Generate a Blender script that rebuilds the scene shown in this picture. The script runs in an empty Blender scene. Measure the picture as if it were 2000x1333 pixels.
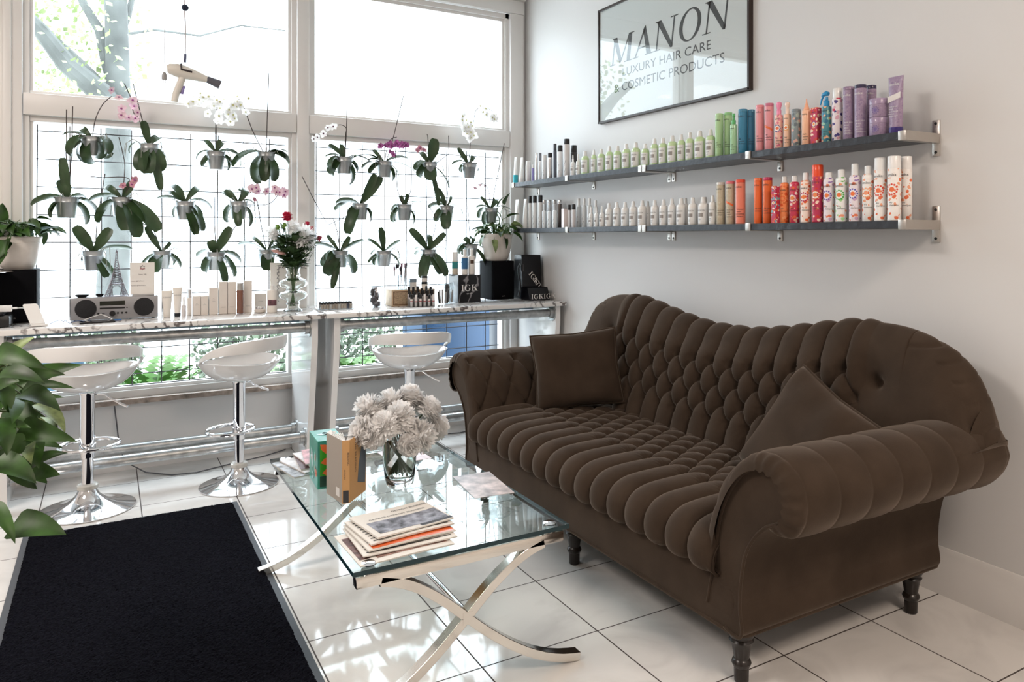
import bpy, bmesh, math, random
from math import pi, sin, cos, sqrt, atan2, radians as rad
from mathutils import Vector as V, Matrix, Quaternion
SC = bpy.context.scene
COL = SC.collection
random.seed(7)

# ------------------------------------------------------------ camera, world, lights
FPX, YAW, HY, CX, EYE = 1476.8, .5347, 463.0, 1085.0, 1.30     # focal length in pixels of a 2000 x 1333 frame
cam = bpy.data.objects.new('camera', bpy.data.cameras.new('camera'))
COL.objects.link(cam)
cam.location = (0, 0, EYE)
cam.rotation_euler = (pi/2, 0, -YAW)
cam.data.sensor_width = 36
cam.data.lens = FPX/2000*36
cam.data.shift_x = -(CX-1000)/2000
cam.data.shift_y = -(666.5-HY)/2000
cam.data.clip_start = .05
SC.camera = cam
SC.view_settings.view_transform = 'Standard'
SC.view_settings.look = 'None'
SC.view_settings.gamma = 1
SC.view_settings.exposure = 0.80
SC.view_settings.use_curve_mapping = False

SKY_LOW, SKY_HIGH = 3.2, 8.0
w = bpy.data.worlds.new('world'); SC.world = w; w.use_nodes = True
nt = w.node_tree; nt.nodes.clear()
bg = nt.nodes.new('ShaderNodeBackground'); wo = nt.nodes.new('ShaderNodeOutputWorld')
# overcast-bright sky: paler towards the horizon, several times stronger overhead
tcw = nt.nodes.new('ShaderNodeTexCoord'); sxw = nt.nodes.new('ShaderNodeSeparateXYZ'); rmw = nt.nodes.new('ShaderNodeMapRange'); rmw.interpolation_type = 'SMOOTHSTEP'
nt.links.new(tcw.outputs['Generated'], sxw.inputs[0]); nt.links.new(sxw.outputs[2], rmw.inputs[0])
rmw.inputs[1].default_value = .12; rmw.inputs[2].default_value = .62; rmw.inputs[3].default_value = SKY_LOW; rmw.inputs[4].default_value = SKY_HIGH
bg.inputs[0].default_value = (.82, .91, 1.0, 1); nt.links.new(rmw.outputs[0], bg.inputs[1])
nt.links.new(bg.outputs[0], wo.inputs[0])

def area_light(name, loc, rot, sx, sy, power, color, portal=False):
    l = bpy.data.lights.new(name, 'AREA'); l.shape = 'RECTANGLE'; l.size = sx; l.size_y = sy
    l.energy = power; l.color = color
    if portal: l.cycles.is_portal = True
    o = bpy.data.objects.new(name, l); COL.objects.link(o); o.location = loc; o.rotation_euler = rot
    return o
area_light('daylight_portal', (1.03, 5.02, 1.65), (-pi/2, 0, 0), 3.1, 2.6, 1, (1, 1, 1), True)
area_light('ceiling_lamp', (-1.7, 2.2, 3.2), (0, 0, 0), 1.0, 1.0, 58, (1.0, .90, .83))
area_light('ceiling_lamp', (1.3, -1.1, 3.2), (0, 0, 0), 1.0, 1.0, 52, (1.0, .83, .70))

# ------------------------------------------------------------ pixel -> place (each at its real distance)
_F = V((sin(YAW), cos(YAW), 0)); _R = V((cos(YAW), -sin(YAW), 0)); _C = V((0, 0, EYE))
def ray(x, y): return _F + _R*((x-CX)/FPX) + V((0, 0, (HY-y)/FPX))
def onX(x, y, X): r = ray(x, y); return _C + r*(X/r.x)
def onY(x, y, Y): r = ray(x, y); return _C + r*(Y/r.y)
def onZ(x, y, z): r = ray(x, y); return _C + r*((z-EYE)/r.z)
def depth(p): return p[0]*_F.x + p[1]*_F.y

# ------------------------------------------------------------ materials
MATS = {}
def lin(c):
    return tuple(((v/255)/12.92 if v/255 <= .04045 else ((v/255+.055)/1.055)**2.4) for v in c)
def mat(name, color=(.8, .8, .8), rough=.5, metal=0, spec=.5, bump=0, bscale=60, var=0, vscale=8, sheen=0, coat=0, trans=0, ior=1.45, emit=0, sss=0, aniso=None):
    if name in MATS: return MATS[name]
    m = bpy.data.materials.new(name); m.use_nodes = True
    n = m.node_tree.nodes; b = n['Principled BSDF']; L = m.node_tree.links
    b.inputs['Base Color'].default_value = (*color[:3], 1)
    b.inputs['Roughness'].default_value = rough; b.inputs['Metallic'].default_value = metal
    b.inputs['Specular IOR Level'].default_value = spec; b.inputs['IOR'].default_value = ior
    b.inputs['Coat Weight'].default_value = coat; b.inputs['Coat Roughness'].default_value = .05
    b.inputs['Transmission Weight'].default_value = trans
    if sheen:
        b.inputs['Sheen Weight'].default_value = sheen; b.inputs['Sheen Roughness'].default_value = .4
        b.inputs['Sheen Tint'].default_value = (.75, .62, .52, 1)
    if sss: b.inputs['Subsurface Weight'].default_value = sss; b.inputs['Subsurface Radius'].default_value = (.02, .02, .02)
    tc = n.new('ShaderNodeTexCoord')
    if bump:
        t = n.new('ShaderNodeTexNoise'); t.inputs['Scale'].default_value = bscale; t.inputs['Detail'].default_value = 4
        L.new(tc.outputs['Object'], t.inputs['Vector'])
        bp = n.new('ShaderNodeBump'); bp.inputs['Strength'].default_value = bump; bp.inputs['Distance'].default_value = .01
        L.new(t.outputs[0], bp.inputs['Height']); L.new(bp.outputs[0], b.inputs['Normal'])
    if var:
        t = n.new('ShaderNodeTexNoise'); t.inputs['Scale'].default_value = vscale; t.inputs['Detail'].default_value = 5
        L.new(tc.outputs['Object'], t.inputs['Vector'])
        r = n.new('ShaderNodeValToRGB'); r.color_ramp.elements[0].position = .3; r.color_ramp.elements[1].position = .7
        r.color_ramp.elements[0].color = (*[max(0, c*(1-var)) for c in color[:3]], 1)
        r.color_ramp.elements[1].color = (*[min(1, c*(1+var)) for c in color[:3]], 1)
        L.new(t.outputs[0], r.inputs[0]); L.new(r.outputs[0], b.inputs['Base Color'])
    MATS[name] = m
    return m
def nodes_of(m): return m.node_tree.nodes, m.node_tree.links, m.node_tree.nodes['Principled BSDF']
def thin_glass(name, tint=(.97, .99, .99), ior=1.5, rough=0.0):
    if name in MATS: return MATS[name]
    m = bpy.data.materials.new(name); m.use_nodes = True; n = m.node_tree.nodes; L = m.node_tree.links; n.clear()
    o = n.new('ShaderNodeOutputMaterial'); mx = n.new('ShaderNodeMixShader'); fr = n.new('ShaderNodeFresnel')
    ge = n.new('ShaderNodeNewGeometry'); io = n.new('ShaderNodeMapRange'); L.new(ge.outputs['Backfacing'], io.inputs[0]); io.inputs[3].default_value = ior; io.inputs[4].default_value = 1/ior; L.new(io.outputs[0], fr.inputs[0])
    t = n.new('ShaderNodeBsdfTransparent'); t.inputs[0].default_value = (*tint, 1)
    g = n.new('ShaderNodeBsdfGlossy'); g.inputs['Roughness'].default_value = rough
    L.new(fr.outputs[0], mx.inputs[0]); L.new(t.outputs[0], mx.inputs[1]); L.new(g.outputs[0], mx.inputs[2]); L.new(mx.outputs[0], o.inputs[0])
    MATS[name] = m; return m

M_white = mat('white_paint', (.74, .715, .69), .38, bump=.03, bscale=25)
M_wall = mat('wall_paint', (.70, .69, .68), .42, bump=.12, bscale=3.5)
M_ceil = mat('ceiling_paint', (.8, .79, .77), .7)
M_pane = thin_glass('window_glass')
M_clear = thin_glass('clear_acrylic', (.93, .95, .96), 1.45)
M_tglass = thin_glass('table_glass', (.90, .955, .95), 1.62)
M_gedge = mat('glass_edge', (.006, .030, .038), .10, spec=.5)
M_chrome = mat('chrome', (.82, .82, .84), .07, 1)
M_nickel = mat('polished_nickel', (.72, .69, .64), .13, 1, bump=.02, bscale=30)
M_galv = mat('galvanized_steel', (.42, .43, .43), .38, .85, bump=.12, bscale=40, var=.25, vscale=30)
M_zinc = mat('zinc_pot', (.42, .44, .45), .34, .75, var=.12, vscale=12)
M_black = mat('black_plastic', (.012, .012, .013), .35)
M_blackm = mat('matt_black', (.010, .010, .012), .7, spec=.2)
M_velvet = mat('brown_velvet', (.046, .032, .023), .85, spec=.04, sheen=.30, var=.16, vscale=9, bump=.05, bscale=220)
M_leg = mat('dark_wood', (.014, .010, .008), .28, bump=.05, bscale=50)
M_leaf = mat('orchid_leaf', (.030, .062, .022), .38, var=.35, vscale=14, spec=.5)
M_leafb = mat('pothos_leaf', (.026, .070, .010), .48, var=.6, vscale=16)
M_leafv = mat('variegated_leaf', (.19, .25, .10), .5, var=.7, vscale=26)
M_stem = mat('brown_stem', (.05, .035, .03), .6)
M_gstem = mat('green_stem', (.06, .13, .03), .5)
def petal_mat(name, c, tr=.35):
    m = mat(name, c, .6, spec=.2); n, L, b = nodes_of(m); o = n['Material Output']; t = n.new('ShaderNodeBsdfTranslucent'); t.inputs[0].default_value = (*c, 1); mx = n.new('ShaderNodeMixShader'); mx.inputs[0].default_value = tr
    L.new(b.outputs[0], mx.inputs[1]); L.new(t.outputs[0], mx.inputs[2]); L.new(mx.outputs[0], o.inputs[0]); return m
M_wflower = petal_mat('white_petal', (.93, .92, .91))
M_pflower = petal_mat('pink_petal', (.75, .38, .58))
M_mflower = mat('magenta_petal', (.30, .05, .22), .6)
M_rflower = mat('rose_red_petal', (.55, .02, .07), .6)
M_ceramic = mat('cream_ceramic', (.62, .57, .52), .35, var=.05, vscale=20)
M_paper = mat('paper', (.76, .73, .69), .7)
M_wplastic = mat('white_plastic', (.78, .77, .75), .28)
M_glossw = mat('glossy_white', (.80, .79, .78), .10, coat=.6)
M_silver = mat('silver_can', (.70, .70, .71), .22, .8)
M_shelf = mat('black_shelf', (.030, .034, .042), .33, bump=.35, bscale=30)
M_bracket = mat('brushed_steel', (.52, .48, .44), .3, .9, bump=.04, bscale=90)
M_ink = mat('dark_ink', (.045, .045, .05), .5)
M_soil = mat('bark_soil', (.06, .04, .03), .9, bump=.6, bscale=60)

def mat_floor():
    m = mat('floor_tile', (.7, .68, .65), .07, spec=.55); n, L, b = nodes_of(m)
    g = n.new('ShaderNodeNewGeometry'); sp = n.new('ShaderNodeSeparateXYZ'); L.new(g.outputs['Position'], sp.inputs[0])
    def line(out, off):
        a = n.new('ShaderNodeMath'); a.operation = 'SUBTRACT'; L.new(out, a.inputs[0]); a.inputs[1].default_value = off
        d = n.new('ShaderNodeMath'); d.operation = 'DIVIDE'; L.new(a.outputs[0], d.inputs[0]); d.inputs[1].default_value = .417
        f = n.new('ShaderNodeMath'); f.operation = 'FLOORED_MODULO'; L.new(d.outputs[0], f.inputs[0]); f.inputs[1].default_value = 1
        s = n.new('ShaderNodeMath'); s.operation = 'SUBTRACT'; L.new(f.outputs[0], s.inputs[0]); s.inputs[1].default_value = .5
        ab = n.new('ShaderNodeMath'); ab.operation = 'ABSOLUTE'; L.new(s.outputs[0], ab.inputs[0])
        gt = n.new('ShaderNodeMath'); gt.operation = 'GREATER_THAN'; L.new(ab.outputs[0], gt.inputs[0]); gt.inputs[1].default_value = .5-.0058
        return gt, d
    gx, dx = line(sp.outputs[0], .5552); gy, dy = line(sp.outputs[1], 1.6581)
    mx = n.new('ShaderNodeMath'); mx.operation = 'MAXIMUM'; L.new(gx.outputs[0], mx.inputs[0]); L.new(gy.outputs[0], mx.inputs[1])
    # per-tile offset for the marbling
    fl = n.new('ShaderNodeMath'); fl.operation = 'FLOOR'; L.new(dx.outputs[0], fl.inputs[0])
    fy = n.new('ShaderNodeMath'); fy.operation = 'FLOOR'; L.new(dy.outputs[0], fy.inputs[0])
    cb = n.new('ShaderNodeCombineXYZ'); L.new(fl.outputs[0], cb.inputs[0]); L.new(fy.outputs[0], cb.inputs[1])
    wn = n.new('ShaderNodeTexWhiteNoise'); L.new(cb.outputs[0], wn.inputs['Vector'])
    sc = n.new('ShaderNodeVectorMath'); sc.operation = 'MULTIPLY_ADD'; L.new(wn.outputs['Color'], sc.inputs[0]); sc.inputs[1].default_value = (9, 9, 9); L.new(g.outputs['Position'], sc.inputs[2])
    no = n.new('ShaderNodeTexNoise'); no.inputs['Scale'].default_value = 3.2; no.inputs['Detail'].default_value = 9; no.inputs['Distortion'].default_value = 1.6; L.new(sc.outputs[0], no.inputs['Vector'])
    cr = n.new('ShaderNodeValToRGB'); e = cr.color_ramp.elements; e[0].position = .30; e[0].color = (.60, .58, .56, 1); e[1].position = .56; e[1].color = (.70, .68, .655, 1)
    k = cr.color_ramp.elements.new(.50); k.color = (.68, .66, .635, 1)
    L.new(no.outputs[0], cr.inputs[0])
    mc = n.new('ShaderNodeMix'); mc.data_type = 'RGBA'; L.new(mx.outputs[0], mc.inputs[0]); L.new(cr.outputs[0], mc.inputs[6]); mc.inputs[7].default_value = (.055, .042, .036, 1)
    L.new(mc.outputs[2], b.inputs['Base Color'])
    mr = n.new('ShaderNodeMath'); mr.operation = 'MULTIPLY_ADD'; L.new(mx.outputs[0], mr.inputs[0]); mr.inputs[1].default_value = .7; mr.inputs[2].default_value = .055; L.new(mr.outputs[0], b.inputs['Roughness'])
    bp = n.new('ShaderNodeBump'); bp.inputs['Strength'].default_value = .5; bp.inputs['Distance'].default_value = .002; bp.invert = True
    L.new(mx.outputs[0], bp.inputs['Height'])
    n2 = n.new('ShaderNodeTexNoise'); n2.inputs['Scale'].default_value = 2.2; n2.inputs['Detail'].default_value = 1; L.new(sc.outputs[0], n2.inputs['Vector'])
    b2 = n.new('ShaderNodeBump'); b2.inputs['Strength'].default_value = .12; b2.inputs['Distance'].default_value = .02; L.new(n2.outputs[0], b2.inputs['Height']); L.new(bp.outputs[0], b2.inputs['Normal'])
    L.new(b2.outputs[0], b.inputs['Normal'])
    return m
M_floor = mat_floor()
def mat_marble():
    m = mat('marble', (.75, .74, .73), .08, spec=.6, coat=.3); n, L, b = nodes_of(m)
    tc = n.new('ShaderNodeTexCoord'); mp = n.new('ShaderNodeMapping'); mp.inputs['Rotation'].default_value = (.3, .5, .7); L.new(tc.outputs['Object'], mp.inputs[0])
    no = n.new('ShaderNodeTexNoise'); no.inputs['Scale'].default_value = 3; no.inputs['Detail'].default_value = 8; L.new(mp.outputs[0], no.inputs['Vector'])
    wv = n.new('ShaderNodeTexWave'); wv.inputs['Scale'].default_value = 5; wv.inputs['Distortion'].default_value = 14; wv.inputs['Detail'].default_value = 5; wv.inputs['Detail Scale'].default_value = 2.2; L.new(mp.outputs[0], wv.inputs['Vector'])
    r1 = n.new('ShaderNodeValToRGB'); e = r1.color_ramp.elements; e[0].position = 0; e[0].color = (.13, .11, .105, 1); e[1].position = .42; e[1].color = (.74, .72, .70, 1)
    L.new(wv.outputs[0], r1.inputs[0])
    r2 = n.new('ShaderNodeValToRGB'); e = r2.color_ramp.elements; e[0].position = .42; e[0].color = (0, 0, 0, 1); e[1].position = .52; e[1].color = (1, 1, 1, 1); L.new(no.outputs[0], r2.inputs[0])
    mc = n.new('ShaderNodeMix'); mc.data_type = 'RGBA'; L.new(r2.outputs[0], mc.inputs[0]); L.new(r1.outputs[0], mc.inputs[7]); mc.inputs[6].default_value = (.74, .72, .70, 1)
    L.new(mc.outputs[2], b.inputs['Base Color']); return m
M_marble = mat_marble()
def mat_pattern(name, cols, scale=60, rough=.4, big=.5):
    """printed floral/paisley pattern: voronoi petals in several inks"""
    if name in MATS: return MATS[name]
    m = mat(name, cols[0], rough); n, L, b = nodes_of(m)
    tc = n.new('ShaderNodeTexCoord')
    no = n.new('ShaderNodeTexNoise'); no.inputs['Scale'].default_value = scale*.5; L.new(tc.outputs['Object'], no.inputs['Vector'])
    ad = n.new('ShaderNodeVectorMath'); ad.operation = 'MULTIPLY_ADD'; L.new(no.outputs['Color'], ad.inputs[0]); ad.inputs[1].default_value = (.02, .02, .02); L.new(tc.outputs['Object'], ad.inputs[2])
    vo = n.new('ShaderNodeTexVoronoi'); vo.inputs['Scale'].default_value = scale; L.new(ad.outputs[0], vo.inputs['Vector'])
    sx = n.new('ShaderNodeSeparateColor'); L.new(vo.outputs['Color'], sx.inputs[0])
    cr = n.new('ShaderNodeValToRGB'); cr.color_ramp.interpolation = 'CONSTANT'
    e = cr.color_ramp.elements; e[0].position = 0; e[0].color = (*cols[0], 1); e[1].position = 1/len(cols); e[1].color = (*cols[1], 1)
    for i, c in enumerate(cols[2:]): q = e.new((i+2)/len(cols)); q.color = (*c, 1)
    L.new(sx.outputs[0], cr.inputs[0])
    r2 = n.new('ShaderNodeValToRGB'); r2.color_ramp.interpolation = 'CONSTANT'; e = r2.color_ramp.elements; e[0].color = (0, 0, 0, 1); e[1].position = big; e[1].color = (1, 1, 1, 1)
    L.new(vo.outputs['Distance'], r2.inputs[0])
    mc = n.new('ShaderNodeMix'); mc.data_type = 'RGBA'; L.new(r2.outputs[0], mc.inputs[0]); L.new(cr.outputs[0], mc.inputs[6]); mc.inputs[7].default_value = (*cols[-1], 1)
    L.new(mc.outputs[2], b.inputs['Base Color']); return m

# ------------------------------------------------------------ mesh builder
class MB:
    def __init__(s): s.v = []; s.f = []; s.m = []; s.cur = 0; s.T = None
    def mi(s, i): s.cur = i; return s
    def add(s, vs, fs):
        k = len(s.v)
        if s.T is not None: vs = [s.T @ V(q) for q in vs]
        s.v += [tuple(q) for q in vs]; s.f += [tuple(i+k for i in f) for f in fs]; s.m += [s.cur]*len(fs); return s
    def box(s, a, b, r=0):
        x0, y0, z0 = [min(a[i], b[i]) for i in range(3)]; x1, y1, z1 = [max(a[i], b[i]) for i in range(3)]
        if r <= 0:
            return s.add([(x0,y0,z0),(x1,y0,z0),(x1,y1,z0),(x0,y1,z0),(x0,y0,z1),(x1,y0,z1),(x1,y1,z1),(x0,y1,z1)],
                         [(0,3,2,1),(4,5,6,7),(0,1,5,4),(1,2,6,5),(2,3,7,6),(3,0,4,7)])
        r = min(r, (x1-x0)*.49, (y1-y0)*.49, (z1-z0)*.49)
        bm = bmesh.new(); bmesh.ops.create_cube(bm, size=1)
        for q in bm.verts: q.co = V((x0+(q.co.x+.5)*(x1-x0), y0+(q.co.y+.5)*(y1-y0), z0+(q.co.z+.5)*(z1-z0)))
        bmesh.ops.bevel(bm, geom=bm.edges[:], offset=r, segments=2, affect='EDGES', profile=.5)
        bm.verts.index_update(); s.add([q.co.copy() for q in bm.verts], [[q.index for q in f.verts] for f in bm.faces]); bm.free(); return s
    def obox(s, c, ux, uy, uz, r=0):
        """box centred at c with half-extent vectors"""
        c, ux, uy, uz = V(c), V(ux), V(uy), V(uz)
        t = MB().box((-1,-1,-1), (1,1,1)) if r <= 0 else None
        if t is None:
            t = MB().box((-ux.length, -uy.length, -uz.length), (ux.length, uy.length, uz.length), r)
            a, b, d = ux.normalized(), uy.normalized(), uz.normalized()
            return s.add([c+a*q[0]+b*q[1]+d*q[2] for q in t.v], t.f)
        return s.add([c+ux*q[0]+uy*q[1]+uz*q[2] for q in t.v], t.f)
    def lathe(s, prof, c=(0,0,0), n=24, caps=True, sq=None):
        vs = []; fs = []; c = V(c)
        for (r, z) in prof:
            for i in range(n):
                a = 2*pi*i/n; vs.append((c.x+r*cos(a), c.y+r*sin(a)*(sq or 1), c.z+z))
        for j in range(len(prof)-1):
            for i in range(n):
                fs.append((j*n+i, j*n+(i+1)%n, (j+1)*n+(i+1)%n, (j+1)*n+i))
        if caps:
            if prof[0][0] > 1e-5: fs.append(tuple(reversed(range(n))))
            if prof[-1][0] > 1e-5: fs.append(tuple((len(prof)-1)*n+i for i in range(n)))
        return s.add(vs, fs)
    def tube(s, pts, r, n=8, closed=False, caps=True, flat=None):
        pts = [V(p) for p in pts]; N = len(pts)
        rr = r if isinstance(r, (list, tuple)) else [r]*N
        vs = []; fs = []; up = None
        for i in range(N):
            if closed: t = (pts[(i+1)%N]-pts[i-1]).normalized()
            else: t = (pts[min(i+1, N-1)]-pts[max(i-1, 0)]).normalized()
            if up is None:
                up = V((0,0,1)) if abs(t.z) < .9 else V((1,0,0))
            a = (up-t*up.dot(t))
            if a.length < 1e-6: a = t.orthogonal()
            a.normalize(); b = t.cross(a); up = a
            for k in range(n):
                g = 2*pi*k/n; vs.append(pts[i]+(a*cos(g)*(flat or 1)+b*sin(g))*rr[i])
        for i in range(N if closed else N-1):
            for k in range(n):
                fs.append((i*n+k, i*n+(k+1)%n, ((i+1)%N)*n+(k+1)%n, ((i+1)%N)*n+k))
        if caps and not closed:
            fs.append(tuple(reversed(range(n)))); fs.append(tuple((N-1)*n+k for k in range(n)))
        return s.add(vs, fs)
    def cyl(s, a, b, r, r2=None, n=20): return s.tube([a, b], [r, r if r2 is None else r2], n)
    def grid(s, P, closeu=False, closev=False):
        nu = len(P); nv = len(P[0]); vs = [q for row in P for q in row]; fs = []
        for i in range(nu if closeu else nu-1):
            for j in range(nv if closev else nv-1):
                fs.append((i*nv+j, ((i+1)%nu)*nv+j, ((i+1)%nu)*nv+(j+1)%nv, i*nv+(j+1)%nv))
        return s.add(vs, fs)
    def prism(s, poly, axis, a, b):
        """polygon in the two other axes extruded along axis 0/1/2 from a to b"""
        def mk(p, t):
            if axis == 0: return (t, p[0], p[1])
            if axis == 1: return (p[0], t, p[1])
            return (p[0], p[1], t)
        n = len(poly); vs = [mk(p, a) for p in poly]+[mk(p, b) for p in poly]
        return s.add(vs, [tuple(range(n)), tuple(reversed(range(n, 2*n)))]+[(i, i+n, (i+1)%n+n, (i+1)%n) for i in range(n)])
    def sphere(s, c, r, nu=16, nv=10, sc=(1,1,1)):
        prof = [(sin(pi*j/nv), -cos(pi*j/nv)) for j in range(nv+1)]
        t = MB().lathe([(max(p[0], 1e-6), p[1]) for p in prof], n=nu, caps=False)
        return s.add([(c[0]+q[0]*r*sc[0], c[1]+q[1]*r*sc[1], c[2]+q[2]*r*sc[2]) for q in t.v], t.f)
    def build(s, name, mats, parent=None, smooth=35, origin=None, local=False, bevel=0, **props):
        """vertices are in world coordinates unless local; they are shifted to the parent's (or own) origin"""
        if not isinstance(mats, (list, tuple)): mats = [mats]
        off = V((0,0,0))
        if not local:
            if parent is not None:
                p = parent
                while p is not None: off += p.location; p = p.parent
            elif origin is None:
                xs = [q[0] for q in s.v]; ys = [q[1] for q in s.v]; zs = [q[2] for q in s.v]
                origin = ((min(xs)+max(xs))/2, (min(ys)+max(ys))/2, min(zs))
        if parent is None and origin is not None: off = V(origin)
        me = bpy.data.meshes.new(name)
        me.from_pydata([V(q)-off for q in s.v], [], s.f)
        for m in mats: me.materials.append(m)
        if any(s.m): me.polygons.foreach_set('material_index', s.m)
        bm = bmesh.new(); bm.from_mesh(me); bmesh.ops.remove_doubles(bm, verts=bm.verts, dist=1e-6)
        bmesh.ops.recalc_face_normals(bm, faces=bm.faces)
        if smooth:
            for f in bm.faces: f.smooth = True
            for e in bm.edges:
                if len(e.link_faces) != 2 or e.calc_face_angle(0) > rad(smooth): e.smooth = False
        bm.to_mesh(me); bm.free()
        o = bpy.data.objects.new(name, me); COL.objects.link(o)
        if parent is not None: o.parent = parent
        elif not local or origin is not None: o.location = off
        if bevel:
            md = o.modifiers.new('bevel', 'BEVEL'); md.width = bevel; md.segments = 2; md.limit_method = 'ANGLE'
        for k, q in props.items(): o[k] = q
        return o
def empty(name, loc, label, cat, group=None, rz=0):
    o = bpy.data.objects.new(name, None); COL.objects.link(o); o.location = loc; o.rotation_euler = (0, 0, rz); o.empty_display_size = .05
    o['label'] = label; o['category'] = cat
    if group: o['group'] = group
    return o
def tag(o, label, cat, group=None, kind=None):
    o['label'] = label; o['category'] = cat
    if group: o['group'] = group
    if kind: o['kind'] = kind
    return o
def struct(o): o['kind'] = 'structure'; return o
def dup(o, loc, rz=0, label=None, scale=None):
    r = o.copy(); COL.objects.link(r); r.location = loc; r.rotation_euler = (0, 0, rz)
    if label: r['label'] = label
    if scale: r.scale = scale
    for ch in list(o.children):
        c = ch.copy(); COL.objects.link(c); c.parent = r
        for g in list(ch.children):
            d = g.copy(); COL.objects.link(d); d.parent = c
    return r
ORD = ['first','second','third','fourth','fifth','sixth','seventh','eighth','ninth','tenth','eleventh','twelfth','thirteenth','fourteenth','fifteenth','sixteenth','seventeenth','eighteenth','nineteenth','twentieth']

# ------------------------------------------------------------ lettering
_TX = {}
def text2d(body):
    """sans-serif lettering as flat polygons, height of a capital about .7"""
    if body not in _TX:
        c = bpy.data.curves.new('t', 'FONT'); c.body = body; c.resolution_u = 3
        o = bpy.data.objects.new('t', c); me = o.to_mesh()
        _TX[body] = ([tuple(q.co) for q in me.vertices], [tuple(p.vertices) for p in me.polygons])
        o.to_mesh_clear(); bpy.data.objects.remove(o); bpy.data.curves.remove(c)
    return _TX[body]
def put_text(mb, body, org, ux, uy, size, align='l', fit=None, raw=None, wrap=None):
    """letters laid on the plane org + x*ux + y*uy (unit vectors)"""
    vs, fs = raw or text2d(body)
    if not vs: return
    w = max(q[0] for q in vs)-min(q[0] for q in vs); x0 = min(q[0] for q in vs)
    sx = size if fit is None else fit/w
    sh = {'l': 0, 'c': -w/2, 'r': -w}[align]
    org, ux, uy = V(org), V(ux), V(uy)
    if wrap: mb.add([wrap(((q[0]-x0+sh)*sx, q[1]*size)) for q in vs], fs)
    else: mb.add([org+ux*((q[0]-x0+sh)*sx)+uy*(q[1]*size) for q in vs], fs)
def R4(x0, y0, x1, y1): return [(x0,y0),(x1,y0),(x1,y1),(x0,y1)]
def ring_poly(cx, cy, ax, ay, bx, by, a0=0, a1=360, n=28):
    out = []
    for i in range(n):
        t0 = rad(a0+(a1-a0)*i/n); t1 = rad(a0+(a1-a0)*(i+1)/n)
        out.append([(cx+ax*cos(t0), cy+ay*sin(t0)), (cx+ax*cos(t1), cy+ay*sin(t1)), (cx+bx*cos(t1), cy+by*sin(t1)), (cx+bx*cos(t0), cy+by*sin(t0))])
    return out
SERIF = {
 'M': (.98, [R4(.095,0,.15,.7), R4(.72,0,.86,.7), [(.04,.7),(.22,.7),(.51,.08),(.43,0)], [(.43,0),(.49,.04),(.79,.7),(.72,.7)], R4(.0,0,.24,.025), R4(.62,0,.96,.025), R4(.02,.675,.2,.7), R4(.73,.675,.95,.7)]),
 'A': (.74, [[(.04,0),(.10,0),(.39,.68),(.34,.72)], [(.29,.64),(.375,.74),(.70,0),(.53,0)], R4(.17,.2,.52,.235), R4(-.02,0,.2,.025), R4(.46,0,.76,.025)]),
 'N': (.84, [R4(.105,0,.155,.7), [(.03,.7),(.21,.7),(.73,.03),(.64,-.02)], R4(.66,-.02,.715,.7), R4(.0,0,.26,.025), R4(.0,.675,.18,.7), R4(.55,.675,.82,.7)]),
 'O': (.82, ring_poly(.4,.35,.37,.37,.245,.335)),
 'I': (.38, [R4(.11,0,.25,.7), R4(.02,0,.34,.03), R4(.02,.67,.34,.7)]),
 'G': (.80, ring_poly(.4,.35,.37,.37,.24,.33,40,330)+[R4(.54,.05,.68,.32), R4(.46,.3,.76,.33)]),
 'K': (.80, [R4(.11,0,.25,.7), R4(.02,0,.34,.03), R4(.02,.67,.34,.7), [(.25,.30),(.25,.35),(.58,.69),(.63,.69)], [(.33,.40),(.44,.46),(.74,0),(.57,0)], R4(.5,0,.8,.03), R4(.5,.67,.72,.7)]),
}
def serif_text(body, slant=0.0, gap=.02):
    vs = []; fs = []; x = 0
    for ch in body:
        w, polys = SERIF[ch]
        for p in polys:
            k = len(vs); vs += [(x+q[0]+slant*q[1], q[1], 0) for q in p]; fs.append(tuple(range(k, k+len(p))))
        x += w+gap
    return vs, fs
# ------------------------------------------------------------ room shell
XR, YW, ZC = 2.62, 4.86, 3.30
def slab(name, a, b, m, **k): return struct(MB().box(a, b).build(name, m, **k))
slab('floor', (-4.1, -4.1, -.1), (XR+.1, 4.98, 0), M_floor)
slab('ceiling', (-4.1, -4.1, ZC), (XR+.1, 4.98, ZC+.1), M_ceil)
slab('wall_right', (XR, -4.1, 0), (XR+.12, 4.98, ZC), M_wall)
slab('wall_left', (-4.12, -4.1, 0), (-4, 4.98, ZC), M_wall)
slab('wall_back', (-4, -4.12, 0), (XR, -4, ZC), M_wall)
wf = MB(); wf.box((-4, YW, 0), (XR, YW+.12, .385)); wf.box((-4, YW, 2.95), (XR, YW+.12, ZC)); wf.box((-4, YW, .385), (-.44, YW+.12, 2.95)); wf.box((2.53, YW, .385), (XR, YW+.12, 2.95))
struct(wf.build('wall_front', M_wall))
# baseboards with a moulded top
bb = MB(); bb.prism([(XR, 0), (XR-.018, 0), (XR-.018, .115), (XR-.012, .125), (XR-.012, .15), (XR-.004, .17), (XR, .17)], 1, -4, YW)
struct(bb.build('baseboard_right', M_white))
bb = MB(); bb.prism([(YW, 0), (YW-.018, 0), (YW-.018, .10), (YW-.008, .12), (YW, .12)], 0, -4, XR-.02)
struct(bb.build('baseboard_front', M_white))
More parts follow.
